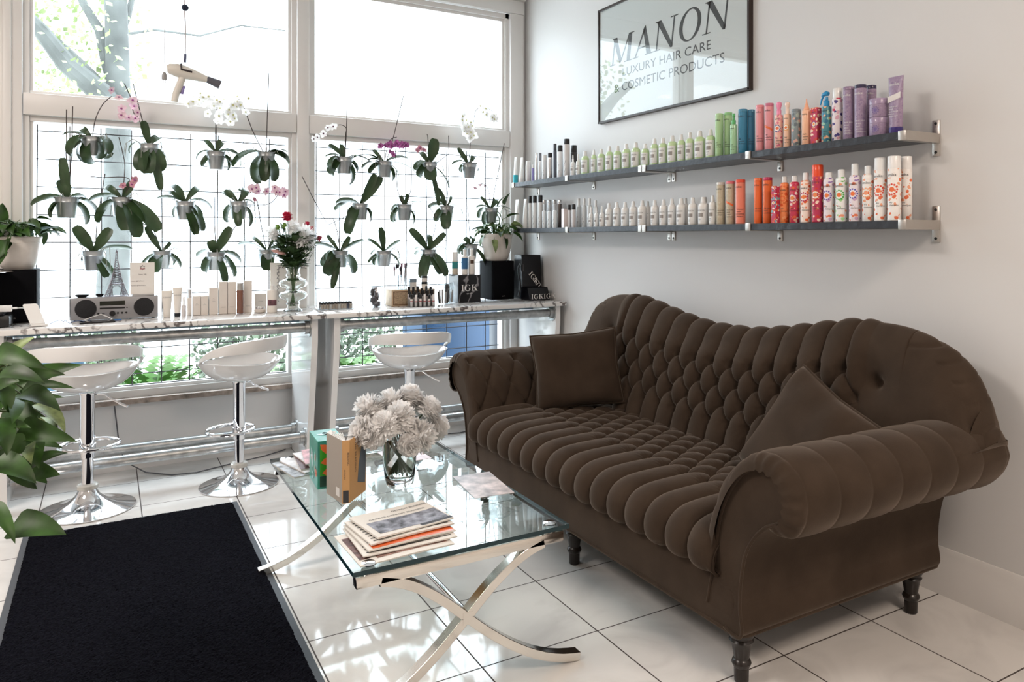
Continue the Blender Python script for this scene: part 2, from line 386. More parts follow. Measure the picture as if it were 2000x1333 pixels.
# casings, centre post and sill of the shop window
tr = MB(); tr.box((-.50, YW-.035, .40), (-.385, YW+.0, 2.99), .006); tr.box((-.47, YW-.05, .40), (-.43, YW-.03, 2.99), .006); struct(tr.build('trim_1', M_white))
tr = MB(); tr.box((2.485, YW-.035, .40), (2.592, YW, 2.905), .006); struct(tr.build('trim_2', M_white))
tr = MB(); tr.box((-.50, YW-.04, 2.905), (2.592, YW, 3.0), .006); tr.box((-.50, YW-.06, 3.0), (2.60, YW, 3.03), .008); struct(tr.build('trim_3', M_white))
tr = MB(); tr.box((1.007, YW-.035, .40), (1.079, YW+.10, 2.905), .005); struct(tr.build('trim_4', M_white))
M_stone = mat('worn_stone_edge', (.30, .24, .20), .5, var=.5, vscale=25, bump=.3)
tr = MB(); tr.box((-.44, YW-.06, .372), (2.55, YW+.02, .402), .004); struct(tr.build('trim_5', M_stone))
def window(name, x0, x1):
    e = empty(name, ((x0+x1)/2, 4.90, .40), '', ''); del e['label']; del e['category']; struct(e)
    f = MB(); y0, y1 = YW-.005, YW+.09
    f.box((x0, y0, .402), (x0+.028, y1, 2.905)); f.box((x1-.028, y0, .402), (x1, y1, 2.905))
    f.box((x0, y0, 2.87), (x1, y1, 2.905)); f.box((x0, y0, .402), (x1, y1, .44))
    # inner stepped stops
    for (a, b) in ((x0+.028, x0+.045), (x1-.045, x1-.028)): f.box((a, y0+.02, .44), (b, y1, 2.87))
    f.box((x0+.045, y0+.02, 2.85), (x1-.045, y1, 2.87)); f.box((x0+.045, y0+.02, .44), (x1-.045, y1, .458))
    f.build('frame', M_white, e)
    t = MB(); t.box((x0+.002, y0-.022, 1.945), (x1-.002, y1, 2.06), .004); t.box((x0+.028, y0+.012, 1.915), (x1-.028, y1, 1.946), .003); t.box((x0+.028, y0+.01, 2.058), (x1-.028, y1, 2.078), .003)
    t.build('transom_bar', M_white, e)
    MB().box((x0+.04, YW+.062, 2.07), (x1-.04, YW+.066, 2.86)).build('pane', M_pane, e)
    MB().box((x0+.04, YW+.062, .45), (x1-.04, YW+.066, 1.92)).build('pane', M_pane, e)
    return e
window('window_1', -.385, 1.007)
window('window_2', 1.079, 2.485)
# wire trellis panels standing in the lower window recess
def trellis(x0, x1, label):
    m = MB(); y = YW+.045; x = x0+.06
    while x < x1-.03:
        m.tube([(x+random.uniform(-.004,.004), y, .462), (x+random.uniform(-.006,.006), y+.002, 1.2), (x+random.uniform(-.004,.004), y, 1.905)], .0032, 5); x += .148
    z = .52
    while z < 1.9:
        m.tube([(x0+.055, y+.004, z), ((x0+x1)/2, y+.004, z+random.uniform(-.005,.005)), (x1-.055, y+.004, z)], .0032, 5); z += .150
    m.box((x0+.05, y-.003, .459), (x1-.05, y+.005, .463))
    return tag(m.build('wire_trellis', mat('trellis_wire', (.05, .045, .045), .5, .6)), label, 'trellis')
trellis(-.385, 1.007, 'dark wire grid filling the lower part of the left window')
trellis(1.079, 2.485, 'dark wire grid filling the lower part of the right window')

# ------------------------------------------------------------ outside
M_pave = mat('pale_pavement', (.62, .62, .60), .8, var=.1)
bush_spread = 0
struct(MB().box((-14, 4.99, -.25), (16, 26, -.15)).build('floor_outside', M_pave))
M_fern = mat('fern_green', (.060, .150, .022), .5, var=.45, vscale=6)
M_bush = mat('bush_leaf', (.055, .085, .040), .55, var=.5, vscale=8)
def fern(x, y, s, label):
    m = MB(); n = 34
    for i in range(n):
        a = 2*pi*i/n+random.uniform(-.1,.1); L = s*random.uniform(.55, 1); up = random.uniform(.5, 1.25); P = []
        for k in range(9):
            t = k/8; P.append(V((x+cos(a)*L*t*.62, y+sin(a)*L*t*.5, -.15+s*(.12+up*(1.25*t-.72*t*t)))))
        m.tube(P, .003, 4)
        for k in range(1, 9):
            d = (P[k]-P[k-1]).normalized(); sd = d.cross(V((0,0,1))).normalized(); q = P[k]; ll = .10*s*(1.2-k/9)
            for sg in (-1, 1):
                for h in (0, .5):
                    b = q-(P[k]-P[k-1])*h; e = b+sd*sg*ll*1.9+d*ll*.5-V((0,0,.012)); w_ = d*ll*.55
                    m.add([b, b+w_+(e-b)*.5, e, b-w_*.6+(e-b)*.5], [(0,1,2,3)])
    return tag(m.build('fern', M_fern, smooth=0), label, 'fern', 'ferns outside the window')
def bush(x, y, s, h, label, m_=None, n=1500, ls=.040):
    m = MB()
    for i in range(7):
        a = random.uniform(0, 6.28); m.tube([(x, y, -.15), (x+cos(a)*s*.2, y+sin(a)*s*.2, h*.3), (x+cos(a)*s*.6, y+sin(a)*s*.5, h*.85)], [.008,.006,.003], 5)
    m.mi(1)
    for i in range(n):
        a = random.uniform(0, 6.28); r = s*sqrt(random.random()); z = random.uniform(-.1, h); c = V((x+cos(a)*r, y+sin(a)*r*.7, z))
        d = V((random.uniform(-1,1), random.uniform(-1,1), random.uniform(-.6,.8))).normalized(); sd = d.orthogonal().normalized(); L = ls*random.uniform(.7,1.7)
        m.add([c, c+d*L*.5+sd*L*.4, c+d*L, c+d*L*.5-sd*L*.4], [(0,1,2,3)])
    return tag(m.build('bush', [M_stem, m_ or M_bush], smooth=0), label, 'bush', 'low bushes outside the window')
fern(.26, 5.85, .80, 'bright green fern outside, seen below the left counter between the stools')
fern(.72, 5.50, .70, 'bright green fern outside the left window, just behind the middle stool')
fern(1.46, 5.55, .74, 'bright green fern outside the right window, above the far stool seat')
bush(-.12, 6.35, .34, .60, 'grey-green bush left of the ferns outside the left window')
bush(.90, 6.45, .34, .62, 'grey-green bush outside beside the centre post of the window', n=1500)
bush(1.80, 6.45, .42, .62, 'grey-green bush outside the right window, right of its fern', n=1800)
bush(1.12, 5.28, .12, .50, 'small low bush against the left edge of the right window outside', n=700)
# blue box and bins outside, red barrier
M_blue = mat('blue_paint', (.022, .055, .115), .4)
tag(MB().box((2.05, 5.45, -.15), (2.62, 5.9, .78), .01).build('planter_box', M_blue), 'dark blue box outside at the lower right of the right window', 'box')
tag(MB().box((2.75, 5.4, -.15), (3.25, 5.85, .74), .01).build('planter_box', mat('slate_blue', (.012,.022,.045), .4)), 'slate coloured box outside at the far right edge of the window', 'box')
tag(MB().box((-.62, 5.3, -.15), (-.12, 5.75, .62), .01).build('planter_box', mat('pale_blue_paint', (.05, .12, .19), .4)), 'pale blue box outside behind the left stool', 'box')
rb = MB(); rb.box((4.85, 9.0, .52), (5.9, 9.5, 1.05), .08); rb.box((4.9, 9.0, -.15), (5.0, 9.4, .6)); rb.box((5.7, 9.0, -.15), (5.8, 9.4, .6))
tag(rb.build('street_sign', mat('red_paint', (.75, .06, .09), .4)), 'red sign outside behind the black box with white letters', 'sign')
# tree
M_bark = mat('pale_bark', (.085, .09, .085), .9, var=.35, vscale=4, bump=.5, bscale=8)
def tree():
    e = empty('tree', (.08, 8.4, -.15), 'large leaning street tree seen through the upper left window pane', 'tree')
    m = MB(); Y = 8.4
    def br(pts, r0, r1):
        P = [onY(px, py, Y+dy) for (px, py, dy) in pts]; n = len(P)
        m.tube(P, [r0+(r1-r0)*i/(n-1) for i in range(n)], 10)
    m.tube([(.0, Y, -.15), onY(228, 420, Y), onY(232, 200, Y), onY(228, 60, Y), onY(222, -120, Y)], [.17, .12, .105, .10, .09], 12)
    br([(228, 215, 0), (195, 180, -.1), (130, 125, -.2), (80, 60, -.3), (30, 10, -.4)], .12, .05)
    br([(215, 190, 0), (170, 140, .1), (115, 85, .2), (60, 40, .2)], .07, .03)
    br([(226, 180, 0), (208, 120, .1), (195, 60, .1), (165, 10, .2), (130, -60, .2)], .06, .03)
    br([(232, 70, 0), (250, 30, .1), (265, -30, .2)], .045, .02)
    br([(230, 70, 0), (300, 58, .3), (390, 70, .5), (470, 50, .6), (560, 60, .8)], .016, .006)
    br([(228, 90, 0), (245, 95, .1), (252, 105, .2)], .02, .008)
    m.build('trunk', M_bark, e)
    f = MB(); R2 = random.Random(3)
    for i in range(1500):
        px = R2.uniform(40, 300); py = R2.uniform(-40, 190)
        if R2.random() > (1-abs(px-110)/260): continue
        c = onY(px, py, Y+R2.uniform(-.5, 1.6)); d = V((R2.uniform(-1,1), R2.uniform(-1,1), R2.uniform(-1,.4))).normalized(); sd = d.orthogonal().normalized(); L = R2.uniform(.04, .09)
        f.add([c, c+d*L*.5+sd*L*.35, c+d*L, c+d*L*.5-sd*L*.35], [(0,1,2,3)])
    f.build('foliage', mat('spring_leaf', (.20, .26, .10), .6, var=.3), e, smooth=0)
tree()
# ------------------------------------------------------------ sofa
def interp(tab, x):
    if x <= tab[0][0]: return tab[0][1]
    for i in range(len(tab)-1):
        a, b = tab[i], tab[i+1]
        if x <= b[0]:
            t = (x-a[0])/(b[0]-a[0]); 
            p0 = tab[max(i-1,0)][1]; p3 = tab[min(i+2,len(tab)-1)][1]
            return .5*((2*a[1])+(-p0+b[1])*t+(2*p0-5*a[1]+4*b[1]-p3)*t*t+(-p0+3*a[1]-3*b[1]+p3)*t*t*t)
    return tab[-1][1]
def resample(pts, n):
    """smooth closed-form path through pts, n samples by arc length"""
    P = []
    for i in range(len(pts)-1):
        p0, p1, p2, p3 = [V(pts[min(max(i+k,0),len(pts)-1)]) for k in (-1,0,1,2)]
        for j in range(12):
            t = j/12; P.append(.5*((2*p1)+(p2-p0)*t+(2*p0-5*p1+4*p2-p3)*t*t+(3*p1-p0-3*p2+p3)*t*t*t))
    P.append(V(pts[-1])); L = [0]
    for i in range(1, len(P)): L.append(L[-1]+(P[i]-P[i-1]).length)
    out = []; k = 0
    for i in range(n):
        s = L[-1]*i/(n-1)
        while k < len(L)-2 and L[k+1] < s: k += 1
        t = (s-L[k])/max(1e-9, L[k+1]-L[k]); out.append(P[k].lerp(P[k+1], t))
    return out, L[-1]
def tuft(u, s, a, b, s0, rows, off=0.0):
    """button-tufted height 0..1; buttons in staggered rows at s0 + k*b (k < rows), spaced a along u; straight pleats outside the rows"""
    x = u/a+off
    k = (s-s0)/b; kl = rows-1
    def ab(v): return abs(sin(pi*v))
    if k <= 0: h = ab(x)**.45; br = 0
    elif k >= kl: h = ab(x+kl*.5)**.45; br = kl
    else: h = (ab(x+k*.5)*ab(x-k*.5))**.3; br = None
    # button pits
    kk = round(min(max(k, 0), kl)); best = 9
    for q in (kk-1, kk, kk+1):
        if 0 <= q <= kl:
            fx = x+q*.5; dx = (fx-round(fx))*a; dy = (k-q)*b
            if dx*dx+dy*dy < best: best = dx*dx+dy*dy; ang = atan2(dy, dx)
    return h - .85*math.exp(-best/(.016**2)) + .075*cos(15*ang+1.3*sin(3*ang))*math.exp(-best/(.030**2))*(1-math.exp(-best/(.009**2)))
def build_sofa():
    CY = 2.50
    e = empty('tufted_sofa', (1.98, CY, 0), 'brown velvet button-tufted sofa with a double-humped back and rolled arms', 'sofa')
    # base with welt cords
    m = MB(); x0, x1, y0, y1 = 1.53, 2.47, CY-.935, CY+.935
    def rrect(x0, x1, y0, y1, r, n=6):
        out = []
        for (cx, cy, a) in ((x1-r, y1-r, 0), (x0+r, y1-r, 90), (x0+r, y0+r, 180), (x1-r, y0+r, 270)):
            for i in range(n+1): t = rad(a+90*i/n); out.append((cx+r*cos(t), cy+r*sin(t)))
        return out
    rings = []
    for (z, g) in ((.168, .012), (.172, 0), (.26, -.004), (.325, 0), (.335, .02)):
        rings.append([(px, py, z) for px, py in rrect(x0+g, x1-g, y0+g, y1-g, .035)])
    m.grid(rings, closev=True); m.add(rings[0], [tuple(range(len(rings[0])))]); m.add(rings[-1], [tuple(range(len(rings[-1])))])
    m.build('base', M_velvet, e)
    w_ = MB(); w_.tube([(px, py, .170) for px, py in rrect(x0-.001, x1, y0-.001, y1+.001, .036)], .0055, 8, closed=True)
    w_.tube([(1.527, CY-.86, .326), (1.525, CY, .326), (1.527, CY+.86, .326)], .0055, 8)
    w_.build('welt_cord', M_velvet, e)
    # seat
    path, LS = resample([(2.24, .425), (2.1, .440), (1.8, .452), (1.62, .450), (1.545, .437), (1.508, .405), (1.500, .365), (1.512, .335), (1.545, .328)], 190)
    nrm = []
    for i in range(len(path)):
        t = (path[min(i+1, len(path)-1)]-path[max(i-1, 0)]).normalized(); nrm.append(V((t.y, -t.x)))
    nu = 560; U0, U1 = CY-.855, CY+.855; G = []
    for i in range(nu):
        u = U0+(U1-U0)*i/(nu-1); row = []
        for j in range(len(path)):
            s = LS*j/(len(path)-1)
            h = tuft(u-CY, s, .1065, .085, -.03, 7, .0)
            fade = min(1, (LS-s)/.05); ee = min(1, min(u-U0, U1-u)/.02)
            d = .033*h*fade**.5-.010
            p = path[j]-V((nrm[j].x, nrm[j].y))*(-1)*0
            q = path[j]+V((-nrm[j].x, -nrm[j].y))*(-d)*(1)
            row.append((q.x, u, q.y-(1-ee)*.02))
        G.append(row)
    # make sure the pleats puff outwards
    mid = len(path)//3
    if G[nu//2][mid][2] < path[mid].y-.02: pass
    SS = MB(); SS.grid(G); SS.build('seat_cushion', M_velvet, e, smooth=80)
    # back
    ZT = [(0,.895),(.1,.894),(.25,.910),(.4,.936),(.57,.968),(.73,.990),(.84,.988),(.94,.966),(1.03,.926),(1.09,.868),(1.13,.790),(1.152,.70)]
    nu, ns = 620, 200; G = []; W = 1.152
    for i in range(nu):
        v = -W+2*W*i/(nu-1)
        # slow down near the ends so the hump closes roundly
        zt = interp(ZT, abs(v)); edge = max(0, (abs(v)-1.02)/(W-1.02)); th = 1-.0*edge
        base = [(2.175, .40), (2.205, .50), (2.245, .62), (2.28, max(.66, .62+(zt-.62)*.45)), (2.315, max(.67, zt-.085)), (2.345, zt-.028), (2.39, zt), (2.435, zt-.018), (2.462, zt-.075), (2.468, max(.45, zt-.25)), (2.468, .20)]
        if zt < .76:
            base = [(2.175, .40), (2.205, .50), (2.235, .57), (2.26, .61), (2.29, zt-.06), (2.33, zt-.015), (2.39, zt), (2.435, zt-.018), (2.462, zt-.06), (2.468, .45), (2.468, .20)]
        zb = .40+.235*min(1, max(0, (abs(v)-.90)/.14))
        base = [(x+(.02*edge if x < 2.4 else 0), max(z, zb+k_*.002)) for k_, (x, z) in enumerate(base[:-1])]+[(2.468, (.20 if abs(v) < .90 else zb))]
        P, L_ = resample(base, ns)
        row = []; wv = 1-min(1, max(0, (abs(v)-.70)/.06)); iT = 0
        for j in range(ns):
            p = P[j]; t = (P[min(j+1, ns-1)]-P[max(j-1, 0)]).normalized(); n_ = V((-t.y, t.x))
            s = L_*j/(ns-1); sn = s/(L_)*1.19   # nominal length so rows follow the curve of the top
            sc_ = (zt-.40)/(.93-.40); s1 = s/sc_
            h = tuft(v, s1, .1135, .088, .135, 4, .5)
            back = 1-min(1, max(0, (s-(.62*sc_+.04))/.10)); 
            amp = .046*wv*max(back, 0)*(1-.45*min(1, max(0, (s1-.40)/.1)))
            if p.x > 2.44: amp = 0
            # three radiating buttons and folds at the plain ends
            plain = 0
            for (bv, bz) in ((.80, .80), (.70, .70), (.80, .80)):
                dd = (abs(v)-bv)**2+(p.y-bz)**2
                if p.x < 2.36: plain -= .020*math.exp(-dd/(.022**2))+.012*math.exp(-dd/(.07**2))
            fold = 0
            if abs(v) > .9 and p.x > 2.33:
                for fz in (.945, .90, .845, .785): fold -= .006*math.exp(-((p.y-fz-(p.x-2.39)*.25)/.005)**2)
            row.append((p.x+n_.x*(amp*(h-.25)+plain*(1-wv*.8)+fold), CY+v, p.y+n_.y*(amp*(h-.25)+plain*(1-wv*.8)+fold)))
        G.append(row)
    B = MB(); B.grid(G)
    for r_ in (G[0], G[-1]):
        sgn = -1 if r_ is G[0] else 1; rings = [r_]
        cx = 2.36; cz = .665
        for q in (.97, .88, .7, .4, .05): rings.append([(cx+(x-cx)*q, y+sgn*.035*sqrt(1-q*q), cz+(z-cz)*q) for x, y, z in r_])
        B.grid(rings, closev=True)
    B.build('backrest', M_velvet, e, smooth=80)
    # arms
    core = [(.80,.20),(.935,.172),(.938,.26),(.942,.33),(.958,.41),(.99,.47),(1.035,.515),(1.085,.545),(1.108,.585),(1.105,.63),(1.075,.662),(1.03,.672),(.975,.655),(.92,.605),(.875,.53),(.85,.45),(.835,.36)]
    pad = [(.845,.36),(.858,.45),(.885,.53),(.925,.598),(.975,.648),(1.03,.667),(1.075,.658),(1.103,.63),(1.108,.585),(1.092,.55),(1.062,.527)]
    for sg in (-1, 1):
        a = MB(); cs, _ = resample([V(p) for p in core]+[V(core[0])], 120)
        a.prism([(CY+sg*q.x, q.y) for q in cs[:-1]], 0, 1.528, 2.45)
        arm = a.build('armrest', M_velvet, e, smooth=45)
        P, LP = resample(pad, 150); N = []
        for j in range(len(P)):
            t = (P[min(j+1, len(P)-1)]-P[max(j-1, 0)]).normalized(); N.append(V((-t.y, t.x)))
        X0, X1 = 1.505, 2.465; G = []; nx = 300
        for i in range(nx):
            x = X0+(X1-X0)*i/(nx-1); row = []; g = min(1, (x-X0)/.045); g2 = min(1, (X1-x)/.05)
            ed = sqrt(max(0, 1-(1-g)**2))*sqrt(max(0, 1-(1-g2)**2))
            for j in range(len(P)):
                s = LP*j/(len(P)-1)
                h = tuft(x-X0, s, .125, .115, .10, 3, .62)
                h = (.88+(h-.88)*.22) if s > .34 else (.7+(h-.7)*.72)
                f2 = min(1, (LP-s)/.03)**.5; f1 = min(1, s/.02)**.5
                # gathers at the scroll end
                ga = .004*sin(s*240)*math.exp(-((x-X0)/.03)**2)*(1 if s > LP*.62 else 0)
                wear = .024+.026*h; d = (wear*ed+ga)*f1*f2+.002
                wide = .035*((x-X0)/(X1-X0))*min(1, max(0, (s-.2)/.3))*min(1, (LP-s)/.10)
                q = P[j]+N[j]*d; row.append((x, CY+sg*(q.x+wide), q.y))
            G.append(row)
        p_ = MB(); p_.grid(G)
        # front closing strip from pad to scroll panel
        p_.build('arm_pad', M_velvet, e, smooth=80)
        # welt around the scroll panel front
        wc = MB(); loop = [(1.526, CY+sg*q.x, q.y) for q in cs[int(0.065*len(cs)):int(.99*len(cs))]]
        wc.tube(loop, .005, 8); wc.build('welt_cord', M_velvet, e)
    # turned legs
    prof = [(.018,0),(.021,.004),(.022,.045),(.026,.05),(.029,.058),(.026,.066),(.022,.070),(.027,.10),(.031,.118),(.036,.124),(.032,.130),(.036,.138),(.042,.150),(.040,.166),(.034,.172),(.034,.19)]
    for (lx, ly) in ((1.594, CY-.875), (1.597, CY+.05), (1.594, CY+.875), (2.392, CY-.875), (2.392, CY+.875), (2.392, CY)):
        MB().lathe(prof, (lx, ly, 0), 24).build('leg', M_leg, e)
    return e
build_sofa()
def pillow(name, label, c, ax, ay, sx, sy, th, weltm=None, creases=0, seed=1):
    """ax, ay: directions of the pillow's own axes"""
    ax = V(ax).normalized(); ay = V(ay); ay = (ay-ax*ay.dot(ax)).normalized(); az = ax.cross(ay); c = V(c); R2 = random.Random(seed)
    e = empty(name, c-V((0,0,.0)), label, 'pillow', 'throw pillows on the sofa'); n = 40
    m = MB(); ph = [R2.uniform(0, 6) for _ in range(6)]
    for sd in (1, -1):
        G = []
        for i in range(n+1):
            row = []
            for j in range(n+1):
                a, b = -1+2*i/n, -1+2*j/n
                k = max(0, (1-a**4)*(1-b**4))
                pin = 1-.07*(1-abs(b)**1.2)*abs(a)**3; pin2 = 1-.07*(1-abs(a)**1.2)*abs(b)**3
                w2 = .10*sin(3.1*a+2*b+ph[0])*cos(2.3*b-1.5*a+ph[1])+.05*sin(7*a*b+ph[2]+4*b)
                z = th*(k**.42)*(1+w2*creases)
                row.append(c+ax*a*sx*pin+ay*b*sy*pin2+az*z*sd)
            G.append(row)
        m.grid(G)
    m.build('cover', M_velvet, e, smooth=80)
    L_ = []
    for k in range(4*16):
        t = k/16; s_ = int(t); f = -1+2*(t-s_); a, b = [(f,-1),(1,f),(-f,1),(-1,-f)][s_]
        pin = 1-.07*(1-abs(b)**1.2)*abs(a)**3; pin2 = 1-.07*(1-abs(a)**1.2)*abs(b)**3
        L_.append(c+ax*a*sx*pin+ay*b*sy*pin2)
    MB().tube(L_, .0055, 8, closed=True).build('welt_cord', M_velvet, e, smooth=60)
    return e
pillow('throw_pillow', 'square brown velvet pillow propped in the sofa corner nearest the window', (2.0, 3.17, .645), (.86, -.46, .10), (.12, .22, 1), .215, .185, .07, creases=1, seed=2)
pillow('throw_pillow', 'brown velvet pillow standing on its corner by the near sofa arm', (2.03, 1.765, .592), (.38, -.387, .839), (.175, .922, .347), .208, .208, .075, creases=1, seed=5)
# ------------------------------------------------------------ coffee table
def build_table():
    x0, x1, y0, y1, zt = .545, 1.20, 1.945, 3.105, .432
    e = empty('coffee_table', ((x0+x1)/2, (y0+y1)/2, 0), 'glass-topped coffee table on curved crossed chrome legs', 'table')
    g = MB(); g.box((x0, y0, zt-.013), (x1, y1, zt)); g.m = [0, 0, 1, 1, 1, 1]
    g.build('glass_top', [M_tglass, M_gedge], e, smooth=0)
    def strip(P, w, t):
        """flat bar along P, w wide horizontally (Y), t thick"""
    hw = .032
    zr = .395
    for yb in (y0+.03, y1-.03):
        s_ = 1 if yb < 2.5 else -1
        MB().box((x0+.012, yb-.018, zr-.016), (x1-.012, yb+.018, zr+.016), .002).build('crossbar', M_nickel, e)
    # each X: two curved flat bars in the XZ plane at each end
    for yb in (y0+.03, y1-.03):
        for sg in (1, -1):
            cx = (x0+x1)/2; P = []
            for k in range(25):
                t = k/24; xx = -1+2*t
                # S curve: foot splayed flat, steep in the middle, spreading at the top
                px = cx+sg*(.375 if t < .5 else .25)*(-1 if t < .5 else 1)*abs(xx)**1.0
                z = .012+(.225-.012)*(1-abs(xx))**1.7 if t < .5 else .225+(.385-.225)*(1-(1-xx)**1.6)
                P.append((px, z))
            # smooth
            for _ in range(3): P = [P[0]]+[((P[i-1][0]+P[i][0]+P[i+1][0])/3, (P[i-1][1]+P[i][1]+P[i+1][1])/3) for i in range(1, 24)]+[P[-1]]
            m = MB(); A = []
            off = .0
            for k in range(25):
                a = V(P[max(k-1,0)]); b = V(P[min(k+1,24)]); d = (b-a).normalized(); n_ = V((-d.y, d.x))*.0130; p = V(P[k])
                A.append([(p.x+n_.x, yb-.0180+off, p.y+n_.y), (p.x+n_.x, yb+.0180+off, p.y+n_.y), (p.x-n_.x, yb+.0180+off, p.y-n_.y), (p.x-n_.x, yb-.0180+off, p.y-n_.y)])
            m.grid(A, closev=True); m.add(A[0], [(0,1,2,3)]); m.add(A[-1], [(3,2,1,0)])
            m.build('leg', M_nickel, e, smooth=30, bevel=.0015)
    st = MB(); st.cyl(((x0+x1)/2, y0+.046, .235), ((x0+x1)/2, y1-.046, .235), .010); st.build('stretcher', M_chrome, e)
    for yb in (y0+.03, y1-.03): MB().obox(((x0+x1)/2, yb, .2255), (.015,0,.0), (0,.0186,0), (0,0,.017)).build('leg_joint', M_nickel, e)
    for (px, py) in ((x0+.05, y0+.032), (x1-.05, y0+.032), (x0+.05, y1-.032), (x1-.05, y1-.032)):
        MB().lathe([(.016, .410), (.020, .414), (.020, .4185)], (px, py, 0), 20).build('glass_pad', M_chrome, e)
        MB().lathe([(.021, .4325), (.021, .436), (.016, .4385), (1e-5, .439)], (px, py, 0), 20).build('glass_pad', M_chrome, e)
build_table()
ZG = .4325
# ------------------------------------------------------------ rug
M_rug = mat('black_pile', (.0045, .0045, .0075), .95, spec=.05, bump=.9, bscale=160, var=.5, vscale=120)
e = empty('door_mat', (.09, 3.0, 0), 'black pile mat with a grey rubber edge on the white tiles', 'rug')
mb = MB(); X0, X1, Y0, Y1 = -.315, .545, 1.5, 3.985
G = []; nx, ny = 170, 420
for i in range(nx+1):
    row = []
    for j in range(ny+1):
        a, b = i/nx, j/ny; jx = random.uniform(-1,1)*.0022; jy = random.uniform(-1,1)*.0022
        edge = min(i, nx-i, j, ny-j); z = .0035 if edge == 0 else .0115+random.uniform(-.0016, .0022)
        row.append((X0+.022+(X1-X0-.044)*a+jx, Y0+.022+(Y1-Y0-.044)*b+jy, z))
    G.append(row)
mb.grid(G).build('pile', M_rug, e, smooth=0)
MB().box((X0, Y0, .0005), (X1, Y1, .004), .001).build('rubber_border', mat('grey_rubber', (.06, .065, .075), .6), e)
e.rotation_euler = (0, 0, 0)

# ------------------------------------------------------------ counters
M_panel = M_glossw
def flange(m, x, y, z, sg, r=.030):
    m.cyl((x, y, z), (x+sg*.006, y, z), r*1.75, n=24); m.cyl((x+sg*.006, y, z), (x+sg*.03, y, z), r*1.22, n=20)
    for k in range(4):
        a = pi/4+k*pi/2; m.cyl((x+sg*.005, y+cos(a)*r*1.42, z+sin(a)*r*1.42), (x+sg*.009, y+cos(a)*r*1.42, z+sin(a)*r*1.42), .005, n=8)
def build_counter(x0, x1, xt0, xt1, label):
    e = empty('window_counter', ((x0+x1)/2, 4.55, 0), label, 'counter')
    m = MB(); m.box((xt0, 4.245, .846), (xt1, 4.818, .874), .005); m.build('countertop', M_marble, e)
    prof = [(4.815, .0), (4.815, .845), (4.285, .845), (4.285, .72), (4.30, .64), (4.43, .0)]
    for xa in (x0, x1-.034):
        m = MB(); m.prism(prof, 0, xa, xa+.034); m.build('side_panel', M_panel, e, bevel=.0015, smooth=30)
    for (y, z, r) in ((4.335, .795, .0265), (4.455, .155, .0265), (4.69, .155, .0265)):
        m = MB(); m.cyl((x0+.036, y, z), (x1-.036, y, z), r, n=24); pipe = m.build('pipe', M_galv, e)
        f = MB(); flange(f, x0+.0345, y, z, 1); f.build('flange', M_galv, pipe); f = MB(); flange(f, x1-.0345, y, z, -1); f.build('flange', M_galv, pipe)
    m = MB(); m.box((x0+.035, 4.60, .80), (x1-.035, 4.64, .845)); m.build('support_rail', mat('blue_grey_rail', (.20, .28, .34), .5), e)
    for bx in (x0+.16, x1-.22):
        m = MB(); m.box((bx, 4.36, .838), (bx+.05, 4.60, .8455)); m.build('bracket', M_black, e)
build_counter(-.445, 1.005, -.60, 1.040, 'left marble-topped window counter with white panels and pipe rails')
build_counter(1.095, 2.575, 1.042, 2.600, 'right marble-topped window counter with white panels and pipe rails')
ZK = .8745

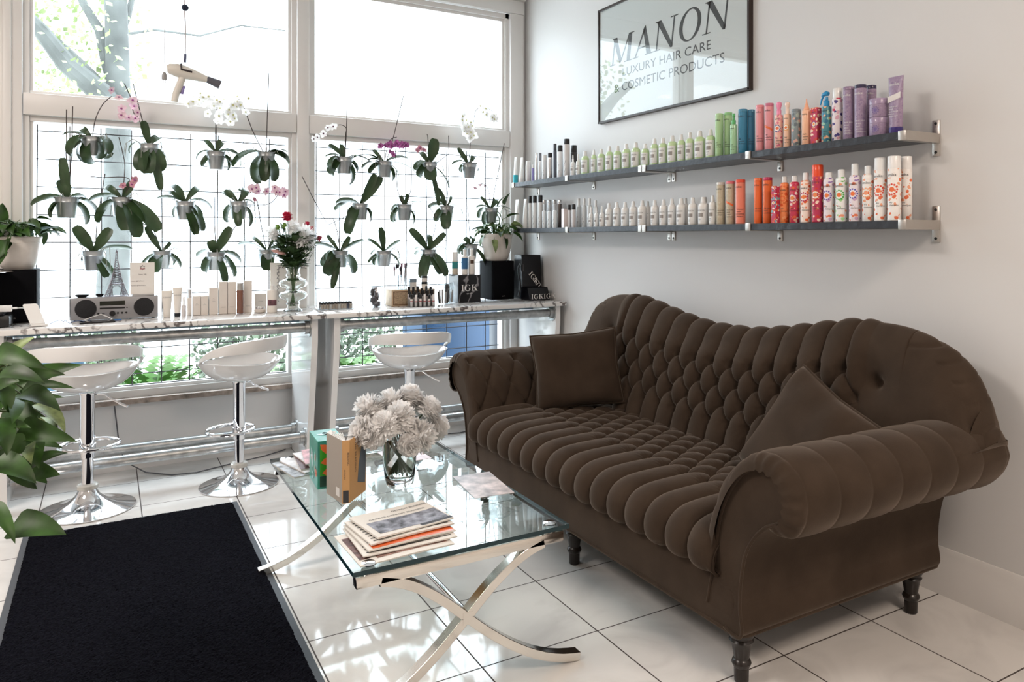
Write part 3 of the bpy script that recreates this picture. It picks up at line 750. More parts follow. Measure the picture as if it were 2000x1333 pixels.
# ------------------------------------------------------------ bar stools
def build_stool():
    e = empty('bar_stool', (0, 0, 0), '', 'stool', 'white bar stools at the window counter')
    def P(m, n, mt, **k): return m.build(n, mt, e, local=True, **k)
    P(MB().lathe([(.195,.0),(.20,.003),(.20,.007),(.17,.013),(.12,.024),(.08,.043),(.052,.068),(.040,.090),(.036,.10)], n=64), 'base', M_chrome)
    P(MB().lathe([(.040,.098),(.044,.102),(.044,.118),(.040,.122),(.030,.122)], n=32), 'collar', mat('clear_collar', (.55,.54,.50), .2, .3))
    P(MB().lathe([(.0245,.12),(.0245,.26)], n=32, caps=False), 'inner_column', M_chrome)
    P(MB().lathe([(.0305,.25),(.031,.252),(.031,.545),(.034,.55),(.034,.56)], n=32), 'gas_lift', M_chrome)
    # foot ring offset to the sitter's side
    m = MB(); R = .125; cy = .062
    m.tube([(R*sin(a)*1.0, cy+R*.92*cos(a), .292) for a in [2*pi*k/48 for k in range(48)]], .0085, 10, closed=True)
    m.lathe([(.034,.272),(.034,.312)], n=24); P(m, 'foot_ring', M_chrome)
    m = MB(); m.tube([(.02,.0,.548),(.07,-.01,.545),(.10,-.02,.52),(.165,-.045,.485)], .0045, 8); m.tube([(.13,-.032,.503),(.168,-.046,.484)], .0062, 8); P(m, 'lift_lever', M_chrome)
    # shell seat, sitter faces +Y, band behind at -Y
    n = 72; th = .011
    def rim(a):   # a=0 at back (-Y), pi at front
        side = abs(sin(a)); r = .205+.012*side; back = .5+.5*cos(a)
        z = .668+.014*side**2-.006*(1-back)*(1-side)
        return r, z
    def shell(t, a, inner):
        r, z = rim(a); zb = .568; k = t
        rr = r*(k**.75); zz = zb+(z-zb)*(k**2.6)
        if inner: rr = rr*(1-.05*k); zz += th*(1 if k < .99 else .35)
        return (rr*sin(a), -rr*cos(a), zz)
    outs = [[shell(t/14, 2*pi*i/n, False) for i in range(n)] for t in range(0, 15)]
    ins = [[shell(t/14, 2*pi*i/n, True) for i in range(n)] for t in range(14, -1, -1)]
    m = MB(); m.grid(outs+ins, closev=True); P(m, 'seat', M_glossw, smooth=70)
    m = MB(); A = []; K = 60
    for i in range(K+1):
        f = -1+2*i/K; a = f*rad(106); c_ = max(0, 1-abs(f)**2.2)
        r, zr = rim(a); zlo = zr-.006+.076*c_**.75; zhi = zr+.003+.140*c_**.80; ro = r+.010+.016*c_; ri = ro-.014
        tilt = .010*c_
        A.append([(ro*sin(a), -ro*cos(a), zlo), ((ro+tilt)*sin(a), -(ro+tilt)*cos(a), (zlo+zhi)/2), ((ro+tilt)*sin(a), -(ro+tilt)*cos(a), zhi-.004), ((ro-.007+tilt)*sin(a), -(ro-.007+tilt)*cos(a), zhi), ((ri+tilt)*sin(a), -(ri+tilt)*cos(a), zhi-.004), (ri*sin(a), -ri*cos(a), (zlo+zhi)/2), (ri*sin(a), -ri*cos(a), zlo)])
    m.grid(A, closev=True); m.add(A[0], [tuple(range(7))]); m.add(A[-1], [tuple(range(7))]); P(m, 'backrest', M_glossw, smooth=60)
    return e
S0 = build_stool(); S0.location = (-.083, 4.24, 0); S0.rotation_euler = (0, 0, rad(-6)); S0['label'] = 'white low-backed bar stool left of the other two, behind the trailing plant'
S0.scale = (1.02, 1.02, 1)
dup(S0, (.593, 4.255, 0), rad(38), 'white low-backed bar stool in the middle, turned towards the right', (.97, .97, .97))
dup(S0, (1.505, 4.20, 0), rad(-12), 'white low-backed bar stool between the white bouquet and the right window', (1, 1, .955))
# ------------------------------------------------------------ wall shelves
XF, XB = 2.42, 2.612
UY, LY = 1.674, 1.358        # top faces
def shelf(y0, y1, zt, label, ends):
    e = empty('wall_shelf', ((XF+XB)/2, (y0+y1)/2, zt-.028), label, 'shelf')
    MB().box((XF, y0+.002, zt-.028), (XB, y1-.002, zt)).build('board', M_shelf, e, bevel=.001)
    def bracket(yc, w_=.030, end=0):
        m = MB()
        m.box((XF-.004, yc-w_/2, zt-.0315), (XB+.005, yc+w_/2, zt-.0282), .0005)   # arm under the board
        m.box((XF-.0045, yc-w_/2, zt-.0315), (XF-.0003, yc+w_/2, zt+.003), .0005)     # front lip
        m.box((XB+.002, yc-w_/2, zt-.078), (XR-.0005, yc+w_/2, zt+(.055 if end else -.029)), .002)
        if end: m.box((XF-.004, yc-w_/2-.001 if end < 0 else yc+w_/2-.004, zt-.0315), (XB+.003, yc-w_/2+.003 if end < 0 else yc+w_/2+.001, zt+.003))
        b = m.build('bracket', M_bracket, e)
        s_ = MB(); s_.lathe([(.0055, 0), (.005, .0025), (.002, .003)], n=12, caps=True); sv = [(XB+.002-q[2], yc+q[0], zt-.064+q[1]) for q in s_.v]
        MB().add(sv, s_.f).build('screw', M_black, b)
        if end: MB().add([(XB+.002-q[2], yc+q[0], zt+.042+q[1]) for q in s_.v], s_.f).build('screw', M_black, b)
    for (yc, en) in ends: bracket(yc, .030, en)
    return e
for zt, nm in ((UY, 'upper'), (LY, 'lower')):
    shelf(1.662, 3.188, zt, 'black wood-grain wall shelf board, %s level, nearer the camera, holding the colourful bottles' % nm, [(1.676, -1), (2.424, 0), (3.172, 0)])
    shelf(3.192, 4.69, zt, 'black wood-grain wall shelf board, %s level, the half next to the window' % nm, [(3.207, 0), (3.95, 0), (4.66, 0)])

# ------------------------------------------------------------ bottle making
def C(h): h = h.lstrip('#'); return lin((int(h[0:2],16), int(h[2:4],16), int(h[4:6],16)))
_BM = {}
def bm_(hexc, rough=.3, metal=0, coat=.2):
    k = 'plastic_'+hexc+('_m' if metal else '')
    if k not in MATS: mat(k, C(hexc), rough, metal, coat=coat)
    return MATS[k]
PAT = {
 'coral': [C('E8663A'),C('F2B08A'),C('D63A2E'),C('F7D9C2'),C('C2385A')],
 'orange': [C('F08048'),C('E05A2A'),C('F6A070'),C('E0703A'),C('F28C54')],
 'berry': [C('C52B4E'),C('F0D8D0'),C('E86840'),C('F3B79B'),C('D2405A')],
 'peach': [C('F4B592'),C('EC8450'),C('F8E4D4'),C('E66A38'),C('F9E6DA')],
 'lilac': [C('9A7AB8'),C('E9DDE6'),C('E8805C'),C('C9A6C4'),C('ECE2E6')],
 'green': [C('6DBB5A'),C('F0F0EA'),C('F2A07C'),C('A8D89A'),C('F1F1ED')],
 'pale': [C('F3EDE8'),C('F0A884'),C('F6F1EC'),C('E8744A'),C('F7F3EF')],
 'bluef': [C('2F7FA8'),C('9CC5B0'),C('F0B590'),C('356F8C'),C('4E8C96')],
 'multi': [C('C83050'),C('EFE6E6'),C('453A7E'),C('D8A8B8'),C('E8DDE0')],
 'grey': [C('7E8A90'),C('A8B6AE'),C('E8B8A8'),C('6C787E'),C('8A969A')],
 'mauve': [C('9A86A0'),C('A490A8'),C('8C7896'),C('A694AA'),C('9C88A2')],
 'pinkf': [C('E890A0'),C('F4C8B8'),C('D86A88'),C('F2B0A0'),C('F0BCAE')],
 'carton': [C('B83050'),C('F0E4DC'),C('E8703E'),C('7AB8C0'),C('C8405E')],
 'gold': [C('CDBFA8'),C('C6B69C'),C('D2C6B2'),C('C2B294'),C('CABBA2')],
}
def pat(k, sc=95, big=.5): return mat_pattern('printed_'+k, PAT[k], sc, .32, big)
AF = None
def face_ang(p):      # direction from a thing towards the room so labels look out from the wall, slightly toward the door
    return pi+rad(14)
def wrapper(c, r, z0, a0, eps=.0006):
    return lambda q: V((c[0]+(r+eps)*cos(a0+q[0]/r), c[1]+(r+eps)*sin(a0+q[0]/r), z0+q[1]))
def label_on(e, c, r, a0, z0, w_, h, m, name='label'):
    G = [[V((c[0]+(r+.0004)*cos(a0+(w_*(i/12-.5))/r), c[1]+(r+.0004)*sin(a0+(w_*(i/12-.5))/r), c[2]+z0+h*j)) for j in (0, 1)] for i in range(13)]
    MB().grid(G).build(name, m, e)
def tx_on(mb, body, c, r, a0, z0, size, wid=None, raw=None, align='c'):
    put_text(mb, body, (0,0,0), (1,0,0), (0,1,0), size, align, fit=None, raw=raw, wrap=wrapper(c, r, c[2]+z0, a0, .0009))
def mandala(mb, c, r, a0, z0, R, petals=12, mats=(0,1,2)):
    wr = wrapper(c, r, c[2]+z0, a0, .0007)
    def disc(x, y, rr, n=14, mi=0, e=0):
        mb.mi(mi); wr2 = wrapper(c, r, c[2]+z0, a0, .0007+e); vs = [wr2((x, y))]+[wr2((x+rr*cos(2*pi*k/n), y+rr*sin(2*pi*k/n))) for k in range(n)]
        mb.add(vs, [(0, k+1, (k+1)%n+1) for k in range(n)])
    disc(0, 0, R*.80, 20, 2, 0); disc(0, 0, R*.42, 16, 0, .0002)
    for k in range(petals): a = 2*pi*k/petals; disc(R*.86*cos(a), R*.86*sin(a), R*.17, 8, 1, .0002)
def cyl_bottle(name, p, r, h, body, cap, caph, lab, cat, grp, txt='526', dark=M_ink, pattern_m=None, mand=None, band=None, capr=1.0, shoulder=0, capm2=None, dome=.004, brand='amika:'):
    """p base centre; body/cap materials"""
    e = empty(name, p, lab, cat, grp); a0 = face_ang(p); c = V(p)
    hb = h-caph
    prof = [(r*.9, 0), (r, .003), (r, hb-.0005-shoulder)]
    if shoulder:
        for k in range(1, 7): t = k/6*pi/2; prof.append((r-(r*(1-capr*.98))*(1-cos(t)), hb-shoulder+shoulder*sin(t)))
    MB().lathe(prof, c, 28).build('body', body, e)
    rc = r*capr; d = dome
    MB().lathe([(rc*.995, hb), (rc, hb+.001), (rc, h-d), (rc*.93, h-d*.3), (rc*.7, h), (1e-5, h)], c, 28).build('cap', cap, e)
    t = MB()
    if brand: tx_on(t, brand, c, r, a0, hb-shoulder-r*.75-.008, r*.62)
    if txt:
        z = hb*.34
        for k, ln in enumerate(txt.split('|')): tx_on(t, ln, c, r, a0-.35, z-k*.0105, .0085, align='l')
    if t.v: t.build('lettering', dark, e, smooth=0)
    if mand:
        mm = MB(); mandala(mm, c, r, a0, hb*.60, r*.92); mm.build('printed_flower', mand, e, smooth=0)
    if band:
        hh = .010; G = [[V((c[0]+(r+.0008)*cos(a0+x), c[1]+(r+.0008)*sin(a0+x), c[2]+hb*.50+x*.010*-1+hh*j)) for j in (0,1)] for x in [-1.2+2.4*i/14 for i in range(15)]]
        MB().grid(G).build('sash', band, e)
    return e
def white_label_bottle(p, r, h, liquid, lab, grp, small=False):
    e = empty('shampoo_bottle', p, lab, 'bottle', grp); c = V(p); a0 = face_ang(p)
    hb = h*(.79 if not small else .68)
    prof = [(r*.8, 0), (r*.95, .003), (r, .010), (r, hb-.018)]+[(r-(r*.62)*(1-cos(k/6*pi/2)), hb-.018+.018*sin(k/6*pi/2)) for k in range(1, 7)]
    MB().lathe(prof, c, 24).build('body', liquid, e)
    nk = r*.46
    if small: cp = [(nk, hb), (nk, hb+.014), (nk*.7, hb+.017), (nk*.62, h-.004), (nk*.4, h)]
    else: cp = [(nk*1.1, hb-.001), (nk*1.1, hb+.008), (nk*1.04, hb+.010), (nk*.86, h-.002), (nk*.7, h), (1e-5, h)]
    MB().lathe(cp, c, 18).build('cap', M_wplastic, e)
    label_on(e, c, r, a0, .012, 2.6*r, hb-.036, M_wplastic)
    bnd = MB(); wr = wrapper(c, r, c[2], a0, .0008); bnd.grid([[wr((x*r, z)) for z in (hb*.36, hb*.52)] for x in [-.55+1.1*i/8 for i in range(9)]])
    bnd.build('label_band', mat('taupe_ink', (.30, .27, .25), .5), e)
    t = MB(); tx_on(t, 'MANON', c, r, a0, hb*.62, r*.40, raw=serif_text('MANON', .05))
    for k in range(3): t.grid([[wr((x*r, hb*(.27-.05*k)+z)) for z in (0, .0012)] for x in (-.5, -.2, .2-.1*k)])
    t.build('lettering', M_ink, e, smooth=0)
    return e
def SP(px, X, zt):      # base point on a shelf for the item whose middle is at pixel column px
    q = onX(px, 300, X); return V((X, q.y, zt+.0004))
def rad_of(px_w, p): return px_w*depth(p)/FPX/2/1.02
def top_h(px, py, p):
    r = ray(px, py); t = depth(p); return EYE+(HY-py)/FPX*t-p.z

# --- upper shelf, from the window end
cX = 2.475
G_U = 'hair products at the window end of the upper shelf'
def simple(shelf_z, px, w_, ty, body, cap, capf, lab, grp, X=cX, name='spray_can', cat='can', capr=.92, shoulder=.008, mark=True, dome=.003):
    p = SP(px, X, shelf_z); r = rad_of(w_, p); h = top_h(px, ty, p)
    e = cyl_bottle(name, p, r, h, body, cap, h*capf, lab, cat, grp, txt='', brand='', capr=capr, shoulder=shoulder, dome=dome)
    if mark:
        t = MB(); wr = wrapper(p, r, p.z, face_ang(p), .0008)
        for k in (0, 1):
            for (x0, z0, x1, z1) in ((-.5,.60,.3,.50),(.3,.50,-.3,.38),(-.3,.38,.4,.26),(.4,.26,-.2,.14)):
                z0 *= h*(1-capf); z1 *= h*(1-capf); t.add([wr((x0*r, z0)), wr((x0*r+.10*r, z0)), wr((x1*r+.10*r, z1)), wr((x1*r, z1))], [(0,1,2,3)])
            break
        t.build('lettering', M_ink, e, smooth=0)
    return e
def tube_item(zt, px, w_, ty, body, cap, lab, grp, X=cX, capf=.16, down=True):
    """squeeze tube standing on its cap"""
    p = SP(px, X, zt); r = rad_of(w_, p); h = top_h(px, ty, p); e = empty('squeeze_tube', p, lab, 'tube', grp); c = V(p)
    G = []; n = 24; hc = h*capf
    for k in range(13):
        t = k/12; G.append([(c.x+(r*.86*(1-t)**.7+.0012)*cos(2*pi*i/n), c.y+(r*.86+r*.16*t)*sin(2*pi*i/n), c.z+hc+(h-hc)*t) for i in range(n)])
    m = MB(); m.grid(G, closev=True); m.add(G[0], [tuple(range(n))]); m.add(G[-1], [tuple(range(n))]); m.build('body', body, e)
    MB().lathe([(r*.8, 0), (r*.86, .002), (r*.86, hc-.0008)], c, 24).build('cap', cap, e)
    return e
W_, K_, S_ = M_wplastic, M_black, M_silver
tube_item(UY, 1007, 10, 307, bm_('F0F0EE'), bm_('F0F0EE'), 'white squeeze tube with turquoise lower half at the window end of the upper shelf', G_U)
# turquoise print on that tube
p0 = SP(1007, cX, UY); r0 = rad_of(10, p0); tb = [o for o in COL.objects if o.name == 'squeeze_tube'][0]
MB().lathe([(r0*1.0, .004), (r0*1.0, .062)], p0, 24, caps=False).build('printed_band', bm_('12A5B5'), tb)
tube_item(UY, 1019, 11, 308, W_, W_, 'plain white squeeze tube, second from the window on the upper shelf', G_U)
simple(UY, 1032, 11, 315, W_, W_, .18, 'short white lotion bottle, third from the window on the upper shelf', G_U, name='lotion_bottle', cat='bottle', mark=False)
simple(UY, 1041, 5, 322, bm_('8C86C0'), W_, .2, 'thin violet bottle between the white lotion bottle and the silver tubes, upper shelf', G_U, name='lotion_bottle', cat='bottle', mark=False)
simple(UY, 1048, 6, 299, S_, S_, .3, 'first tall thin silver can right of the violet bottle, upper shelf', G_U)
simple(UY, 1055, 6, 299, S_, bm_('6C7078'), .3, 'second tall thin silver can with a dark collar, upper shelf', G_U, mark=False)
simple(UY, 1064, 10, 303, bm_('D8D8DA'), W_, .22, 'silver-white spray bottle with black print left of the black-capped silver can, upper shelf', G_U)
simple(UY, 1074.5, 10, 299, S_, K_, .18, 'silver can with a black cap, shorter than its neighbours, upper shelf', G_U, mark=False)
simple(UY, 1084, 7, 281, bm_('50545E', metal=0), bm_('3A3E48'), .2, 'tall slim slate grey can, upper shelf', G_U, mark=False)
simple(UY, 1094, 11, 284, bm_('E8E8E8'), K_, .20, 'white can with black cap and zigzag print, the shorter of two, upper shelf', G_U)
simple(UY, 1107, 12.5, 271.5, bm_('D8D4D2'), K_, .15, 'tallest black-capped can near the window end of the upper shelf', G_U)
simple(UY, 1121, 13, 284, bm_('3E3E42'), K_, .22, 'dark can with wide black cap standing behind two small white sprays, upper shelf', G_U, X=2.555, mark=False)
def row_bottles(zt, items, liquid, fmt, grp):
    for i, (px, w_, ty) in enumerate(items):
        p = SP(px, cX, zt); white_label_bottle(p, rad_of(w_, p), top_h(px, ty, p), liquid, fmt % ORD[i], grp)
for i, (px, w_, ty) in enumerate([(1119, 9, 303), (1129.5, 10, 301)]):
    p = SP(px, 2.46, UY); white_label_bottle(p, rad_of(w_, p), top_h(px, ty, p), W_, '%s small white spray bottle in front of the dark black-capped can, upper shelf' % ['left', 'right'][i], 'small white sprays on the upper shelf', True)
LIME = mat('lime_shampoo', C('C4DAA8'), .25, coat=.3)
row_bottles(UY, [(1143,16,295.5),(1160,11,293),(1174.5,15,291),(1190.5,14.5,286),(1206.5,15.5,285),(1223.5,16.5,281),(1242,18,278.6),(1260.5,16,281),(1278.5,16,271),(1295,16.5,269),(1313.5,18.5,265),(1331,15.5,263),(1347.5,17,259),(1367,20.5,255.5),(1388,18.5,253)], LIME,
  '%s lime green shampoo bottle with white label, counting from the window along the upper shelf', 'lime green shampoo bottles')
GU2 = 'tall coloured cylinder bottles on the upper shelf'
def cylb(zt, px, w_, ty, col, capc, lab, grp, X=cX, capf=.07, txt='3D|volume|shampoo', pt=None, band=None, dark=M_ink, brand='amika:', name='shampoo_bottle', **k):
    p = SP(px, X, zt); r = rad_of(w_, p); h = top_h(px, ty, p)
    return cyl_bottle(name, p, r, h, pt or bm_(col), bm_(capc), h*capf, lab, 'bottle', grp, txt=txt, band=band, dark=dark, brand=brand, dome=.003, **k)
cylb(UY, 1405, 16, 222, 'B2D6A0', 'B2D6A0', 'green cylinder shampoo bottle right of the last lime bottle, upper shelf', GU2)
cylb(UY, 1422.5, 16.5, 220, 'B2D6A0', '92CC8A', 'green cylinder bottle with darker green cap behind the small green pump, upper shelf', GU2, X=2.51)
cylb(UY, 1451, 18.5, 213.5, '3C83A4', '3C83A4', 'blue cylinder bottle, the larger and nearer of the two blue ones', GU2)
cylb(UY, 1467.5, 14, 214.5, '3A7898', '3A7898', 'blue cylinder bottle partly behind the nearer blue one, upper shelf', GU2, X=2.50)
cylb(UY, 1484.5, 16.5, 205.6, 'E79CA0', 'E48C94', 'plain pink cylinder bottle right of the blue ones, upper shelf', GU2)
cylb(UY, 1502.5, 17.5, 202, 'E89CA2', 'C86C86', 'pink cylinder bottle with an orange sash, upper shelf', GU2, band=bm_('E8703C'))
def pump_spray(zt, px, w_, ty, body_top, body, headc, lab, grp, X=cX, kind='dome', mandm=None, txt=''):
    p = SP(px, X, zt); r = rad_of(w_, p); h = top_h(px, ty, p); hb = top_h(px, body_top, p); c = V(p)
    e = empty('spray_bottle', p, lab, 'spray bottle', grp); a0 = face_ang(p)
    MB().lathe([(r*.9,0),(r,.003),(r,hb-.006),(r*.93,hb-.002),(r*.6,hb)], c, 26).build('body', body, e)
    hm = bm_(headc); m = MB(); hh = h-hb
    if kind == 'dome':
        m.lathe([(r*.55, hb), (r*.58, hb+hh*.35), (r*.45, hb+hh*.42), (r*.50, hb+hh*.5), (r*.72, hb+hh*.72), (r*.62, hb+hh*.92), (r*.2, h), (1e-5, h)], c, 20)
    elif kind == 'cone':
        m.lathe([(r*.66, hb), (r*.66, hb+hh*.12), (r*.55, hb+hh*.2), (r*.22, hb+hh*.62), (r*.10, h), (1e-5, h)], c, 18)
    elif kind == 'trigger':
        m.lathe([(r*.62, hb), (r*.62, hb+hh*.35), (r*.40, hb+hh*.40), (r*.36, hb+hh*.6)], c, 20)
        t2 = MB(); y = c.y; z = c.z+hb+hh*.6
        t2.tube([(c.x, y-r*.5, z+hh*.20), (c.x, y, z+hh*.26), (c.x, y+r*.7, z+hh*.22), (c.x, y+r*1.2, z+hh*.12)], [r*.42, r*.55, r*.42, r*.22], 12)
        t2.tube([(c.x, y+r*.75, z+hh*.12), (c.x, y+r*1.25, z-hh*.10), (c.x, y+r*1.55, z-hh*.45)], [r*.20, r*.22, r*.12], 8); t2.build('trigger', hm, e)
    elif kind == 'pump':
        m.lathe([(r*.62, hb), (r*.62, hb+hh*.35), (r*.3, hb+hh*.42), (r*.3, hb+hh*.7), (r*.5, hb+hh*.72), (r*.46, h), (1e-5, h)], c, 18)
    m.build('spray_head', hm, e)
    if mandm: mm = MB(); mandala(mm, c, r, a0, hb*.60, r*.9); mm.build('printed_flower', mandm, e, smooth=0)
    t = MB(); tx_on(t, 'amika:', c, r, a0, hb-.022, r*.55)
    for k, ln in enumerate((txt or 'hair|treatment|spray').split('|')): tx_on(t, ln, c, r, a0-.35, hb*.3-k*.0105, .008, align='l')
    t.build('lettering', M_ink, e, smooth=0)
    return e
GU3 = 'printed sprays and bottles on the upper shelf'
pump_spray(UY, 1433, 13.5, 222, 243, bm_('A4D0A4'), '5CB46C', 'small green spray bottle in front of the green cylinder bottles', GU3, X=2.448, kind='pump')
MD = lambda a, b_, c_: [bm_(a), bm_(b_), bm_(c_)]
pump_spray(UY, 1521.5, 16, 199, 224.5, pat('pinkf'), 'F08FB0', 'pink flowered spray bottle with a round pink head, left of the peach one', GU3, mandm=MD('F0703C','3A62A0','F8E8E0'))
pump_spray(UY, 1538, 14, 199, 223, bm_('F3C3A4'), 'F4D8C8', 'peach spray bottle with a pale head and orange flower, left of the grey can', GU3, mandm=MD('F08040','F0A030','FAEDE2'))
cylb(UY, 1554.8, 18, 213.5, '7E8A90', '7C878D', 'grey can with pale floral print, upper shelf', GU3, pt=pat('grey', 70), txt='', brand='')
pump_spray(UY, 1575.3, 18, 193, 215, bm_('F5BF9C'), 'F5B08C', 'peach bottle with a long pointed nozzle, upper shelf', GU3, kind='cone', txt='flash|instant|shine')
def carton(zt, px, w_, ty, m_, lab, grp, mandm, X=cX, name='product_box'):
    p = SP(px, X, zt); r = rad_of(w_, p); h = top_h(px, ty, p); e = empty(name, p, lab, 'box', grp); r *= .95
    MB().box((p.x-r, p.y-r, p.z), (p.x+r, p.y+r, p.z+h)).build('carton', m_, e, bevel=.0008)
    mm = MB(); R = r*.75; cz = p.z+h*.55; x = p.x-r-.0006
    def disc(y, z, rr, mi, ex): mm.mi(mi); mm.add([(x-ex, y, z)]+[(x-ex, y+rr*cos(2*pi*k/14), z+rr*sin(2*pi*k/14)) for k in range(14)], [(0, k+1, (k+1)%14+1) for k in range(14)])
    disc(p.y, cz, R*.8, 2, 0); disc(p.y, cz, R*.42, 0, .0003)
    for k in range(12): disc(p.y+R*.88*cos(k*pi/6), cz+R*.88*sin(k*pi/6), R*.16, 1, .0003)
    mm.build('printed_flower', mandm, e, smooth=0)
    t = MB(); put_text(t, 'amika:', (p.x-r-.0008, p.y, p.z+h*.86), (0,-1,0), (0,0,1), r*.55, 'c'); t.build('lettering', M_ink, e, smooth=0)
carton(UY, 1594.6, 16.5, 211, pat('coral', 80), 'orange and magenta flowered box between the pointed nozzle and the blue trigger spray, upper shelf', GU3, MD('F39A50','6A3A86','F8E6D6'))
pump_spray(UY, 1614.2, 19, 178.6, 208, pat('bluef', 75), '1F8CC0', 'blue flowered bottle with a bright blue trigger sprayer', GU3, kind='trigger', txt='water|sign|mist')
p = SP(1635.5, cX, UY); r = rad_of(20, p); h = top_h(1635, 172.5, p)
e = cyl_bottle('spray_can', p, r, h, pat('multi', 70), mat('milky_cap', (.80,.79,.77), .25, coat=.4), h*.19, 'red, white and purple printed can with a milky white cap, upper shelf', 'can', GU3, txt='', brand='', capr=.86, shoulder=.006)
cylb(UY, 1657.5, 21, 170, '9A86A0', '917C97', 'mauve cylinder bottle with a mauve cap, left of the two dark-capped ones', GU3, pt=pat('mauve', 160), dark=W_, txt='bust your|brass|cool|blonde|shampoo')
cylb(UY, 1680.8, 23, 166, '9A86A0', '2E2648', 'mauve cylinder bottle with a dark violet cap, the nearer one', GU3, pt=pat('mauve', 160), dark=W_, txt='bust your|brass|cool|blonde|conditioner')
cylb(UY, 1702, 19, 167, '9A86A0', '2E2648', 'mauve bottle with a dark cap standing behind the stacked mauve jars', GU3, X=2.55, pt=pat('mauve', 160), dark=W_, txt='')
p = SP(1717, 2.475, UY); r = rad_of(37.5, p); hj = top_h(1717, 194, p); 
for k in (0, 1):
    q = p+V((0,0,k*(hj/2+.0003))); h = hj/2-.0006
    e = empty('product_jar', q, ['lower of the two stacked mauve jars beside the purple tube', 'upper of the two stacked mauve jars beside the purple tube'][k], 'jar', 'stacked mauve jars')
    MB().lathe([(r*.96,0),(r*.985,.002),(r*.985,h*.68)], q, 36).build('body', pat('mauve', 160), e)
    MB().lathe([(r,h*.685),(r,h*.97),(r*.97,h),(1e-5,h)], q, 36).build('lid', bm_('A08CA8'), e)
    mm = MB(); mandala(mm, q, r*.985, face_ang(q), h*.36, h*.2, 10); mm.build('printed_flower', MD('6A5A90','6A5A90','8A78A0'), e, smooth=0)
p = SP(1750, 2.47, UY); h = top_h(1750, 149.5, p); r = rad_of(29, p); e = empty('squeeze_tube', p, 'tall mauve squeeze tube with white sash standing on its violet cap at the right end', 'tube', GU3)
G = []; n = 28; hc = h*.115
for k in range(17):
    t = k/16; G.append([(p.x+(r*.62*(1-t)**.6+.0015)*cos(2*pi*i/n), p.y+(r*.93+r*.24*t)*sin(2*pi*i/n), p.z+hc+(h-hc)*t) for i in range(n)])
m = MB(); m.grid(G, closev=True); m.add(G[0], [tuple(range(n))]); m.add(G[-1], [tuple(range(n))]); m.build('body', pat('mauve', 160), e)
MB().lathe([(r*.90,0),(r*.93,.003),(r*.93,hc-.0008)], p, 28, sq=1).build('cap', bm_('3C2C78'), e)
t = MB()
def TF(y, z): tt = (z-hc)/(h-hc); return p.x-(r*.62*(1-tt)**.6+.0015)-.0012
for (tx_, zz, sz) in (('amika:', .84, .016), ('bust your', .46, .009), ('brass', .42, .009), ('cool blonde', .375, .008), ('intense', .335, .008), ('repair mask', .295, .008)):
    put_text(t, tx_, (TF(0, h*zz), p.y+(0 if zz > .8 else r*.7), p.z+h*zz), (0,-1,0), (0,0,1), sz, 'c' if zz > .8 else 'l')
t.build('lettering', W_, e, smooth=0)
sh = MB(); sh.grid([[(TF(0, h*.60)+.001, p.y-y, p.z+h*(.58+y*1.2)+z) for z in (0, .022)] for y in [-.026+.052*i/6 for i in range(7)]]); sh.build('sash', bm_('E4DEDA'), e)

# --- lower shelf, from the window end
GL = 'hair products at the window end of the lower shelf'
for i, (px, w_, ty) in enumerate([(1010.5, 15, 390), (1026, 12, 389)]):
    tube_item(LY, px, w_, ty, W_, W_, ['widest white squeeze tube at the window end of the lower shelf', 'second white squeeze tube from the window on the lower shelf'][i], GL)
for i, (px, w_, ty) in enumerate([(1035.5, 7, 383), (1044.5, 9, 382.5), (1055.5, 9.5, 381.5)]):
    simple(LY, px, w_, ty, W_, K_, .22, ['leftmost', 'middle', 'rightmost'][i]+' of three white bottles with tall black caps, lower shelf', GL, name='lotion_bottle', cat='bottle', mark=i > 0, X=2.49)
for i, px in enumerate((1063, 1073, 1083, 1093)):
    simple(LY, px, 9, 390.5, S_ if i < 3 else bm_('6E6662', metal=1), S_, .14, ORD[i]+' silver tube of the back row behind the small sprays, lower shelf', GL, X=2.56, mark=False, name='metal_tube', cat='tube')
for i, (px, w_, ty) in enumerate([(1063, 8, 399.5), (1073, 9, 401), (1083.5, 10, 399)]):
    simple(LY, px, w_, ty, bm_('E4E8EA'), bm_('B8BCC0'), .26, ORD[i]+' small spray of the three in front of the silver tubes, lower shelf', GL, X=2.45, name='spray_bottle', cat='bottle', capr=.5)
p = SP(1103, 2.46, LY); r = rad_of(9.5, p); tag(MB().box((p.x-r, p.y-r, p.z), (p.x+r, p.y+r, p.z+top_h(1103, 408, p))).build('product_box', bm_('EADFDC')), 'small pale pink box with black print beside the black-capped minis, lower shelf', 'box')
for i, (px, w_, ty) in enumerate([(1112, 6.5, 400), (1120.5, 8.5, 399)]):
    simple(LY, px, w_, ty, bm_('D8D4D4'), K_, .24, ['narrower', 'wider'][i]+' of two mini bottles with black caps right of the pale pink box', GL, name='lotion_bottle', cat='bottle', mark=False)
MIST = mat('clear_liquid', (.70, .72, .72), .12, coat=.6)
for i, (px, w_, ty) in enumerate([(1130.5, 10.5, 388), (1141, 10, 388), (1151.5, 10.5, 387.5), (1163.5, 9.5, 391.5)]):
    simple(LY, px, w_, ty, MIST, W_, .24, ORD[i]+' tall clear mist spray from the window side, lower shelf', 'clear mist sprays on the lower shelf', X=2.53, name='spray_bottle', cat='bottle', capr=.55, shoulder=.012)
for i, (px, w_, ty) in enumerate([(1154.5, 9.5, 404), (1165, 9.5, 404), (1175.5, 10.5, 402.5)]):
    p = SP(px, 2.455, LY); white_label_bottle(p, rad_of(w_, p), top_h(px, ty, p), W_, ORD[i]+' small white spray bottle in front of the clear mist sprays, lower shelf', 'small white sprays on the lower shelf', True)
WM = mat('white_conditioner', C('E8E4DF'), .28, coat=.3)
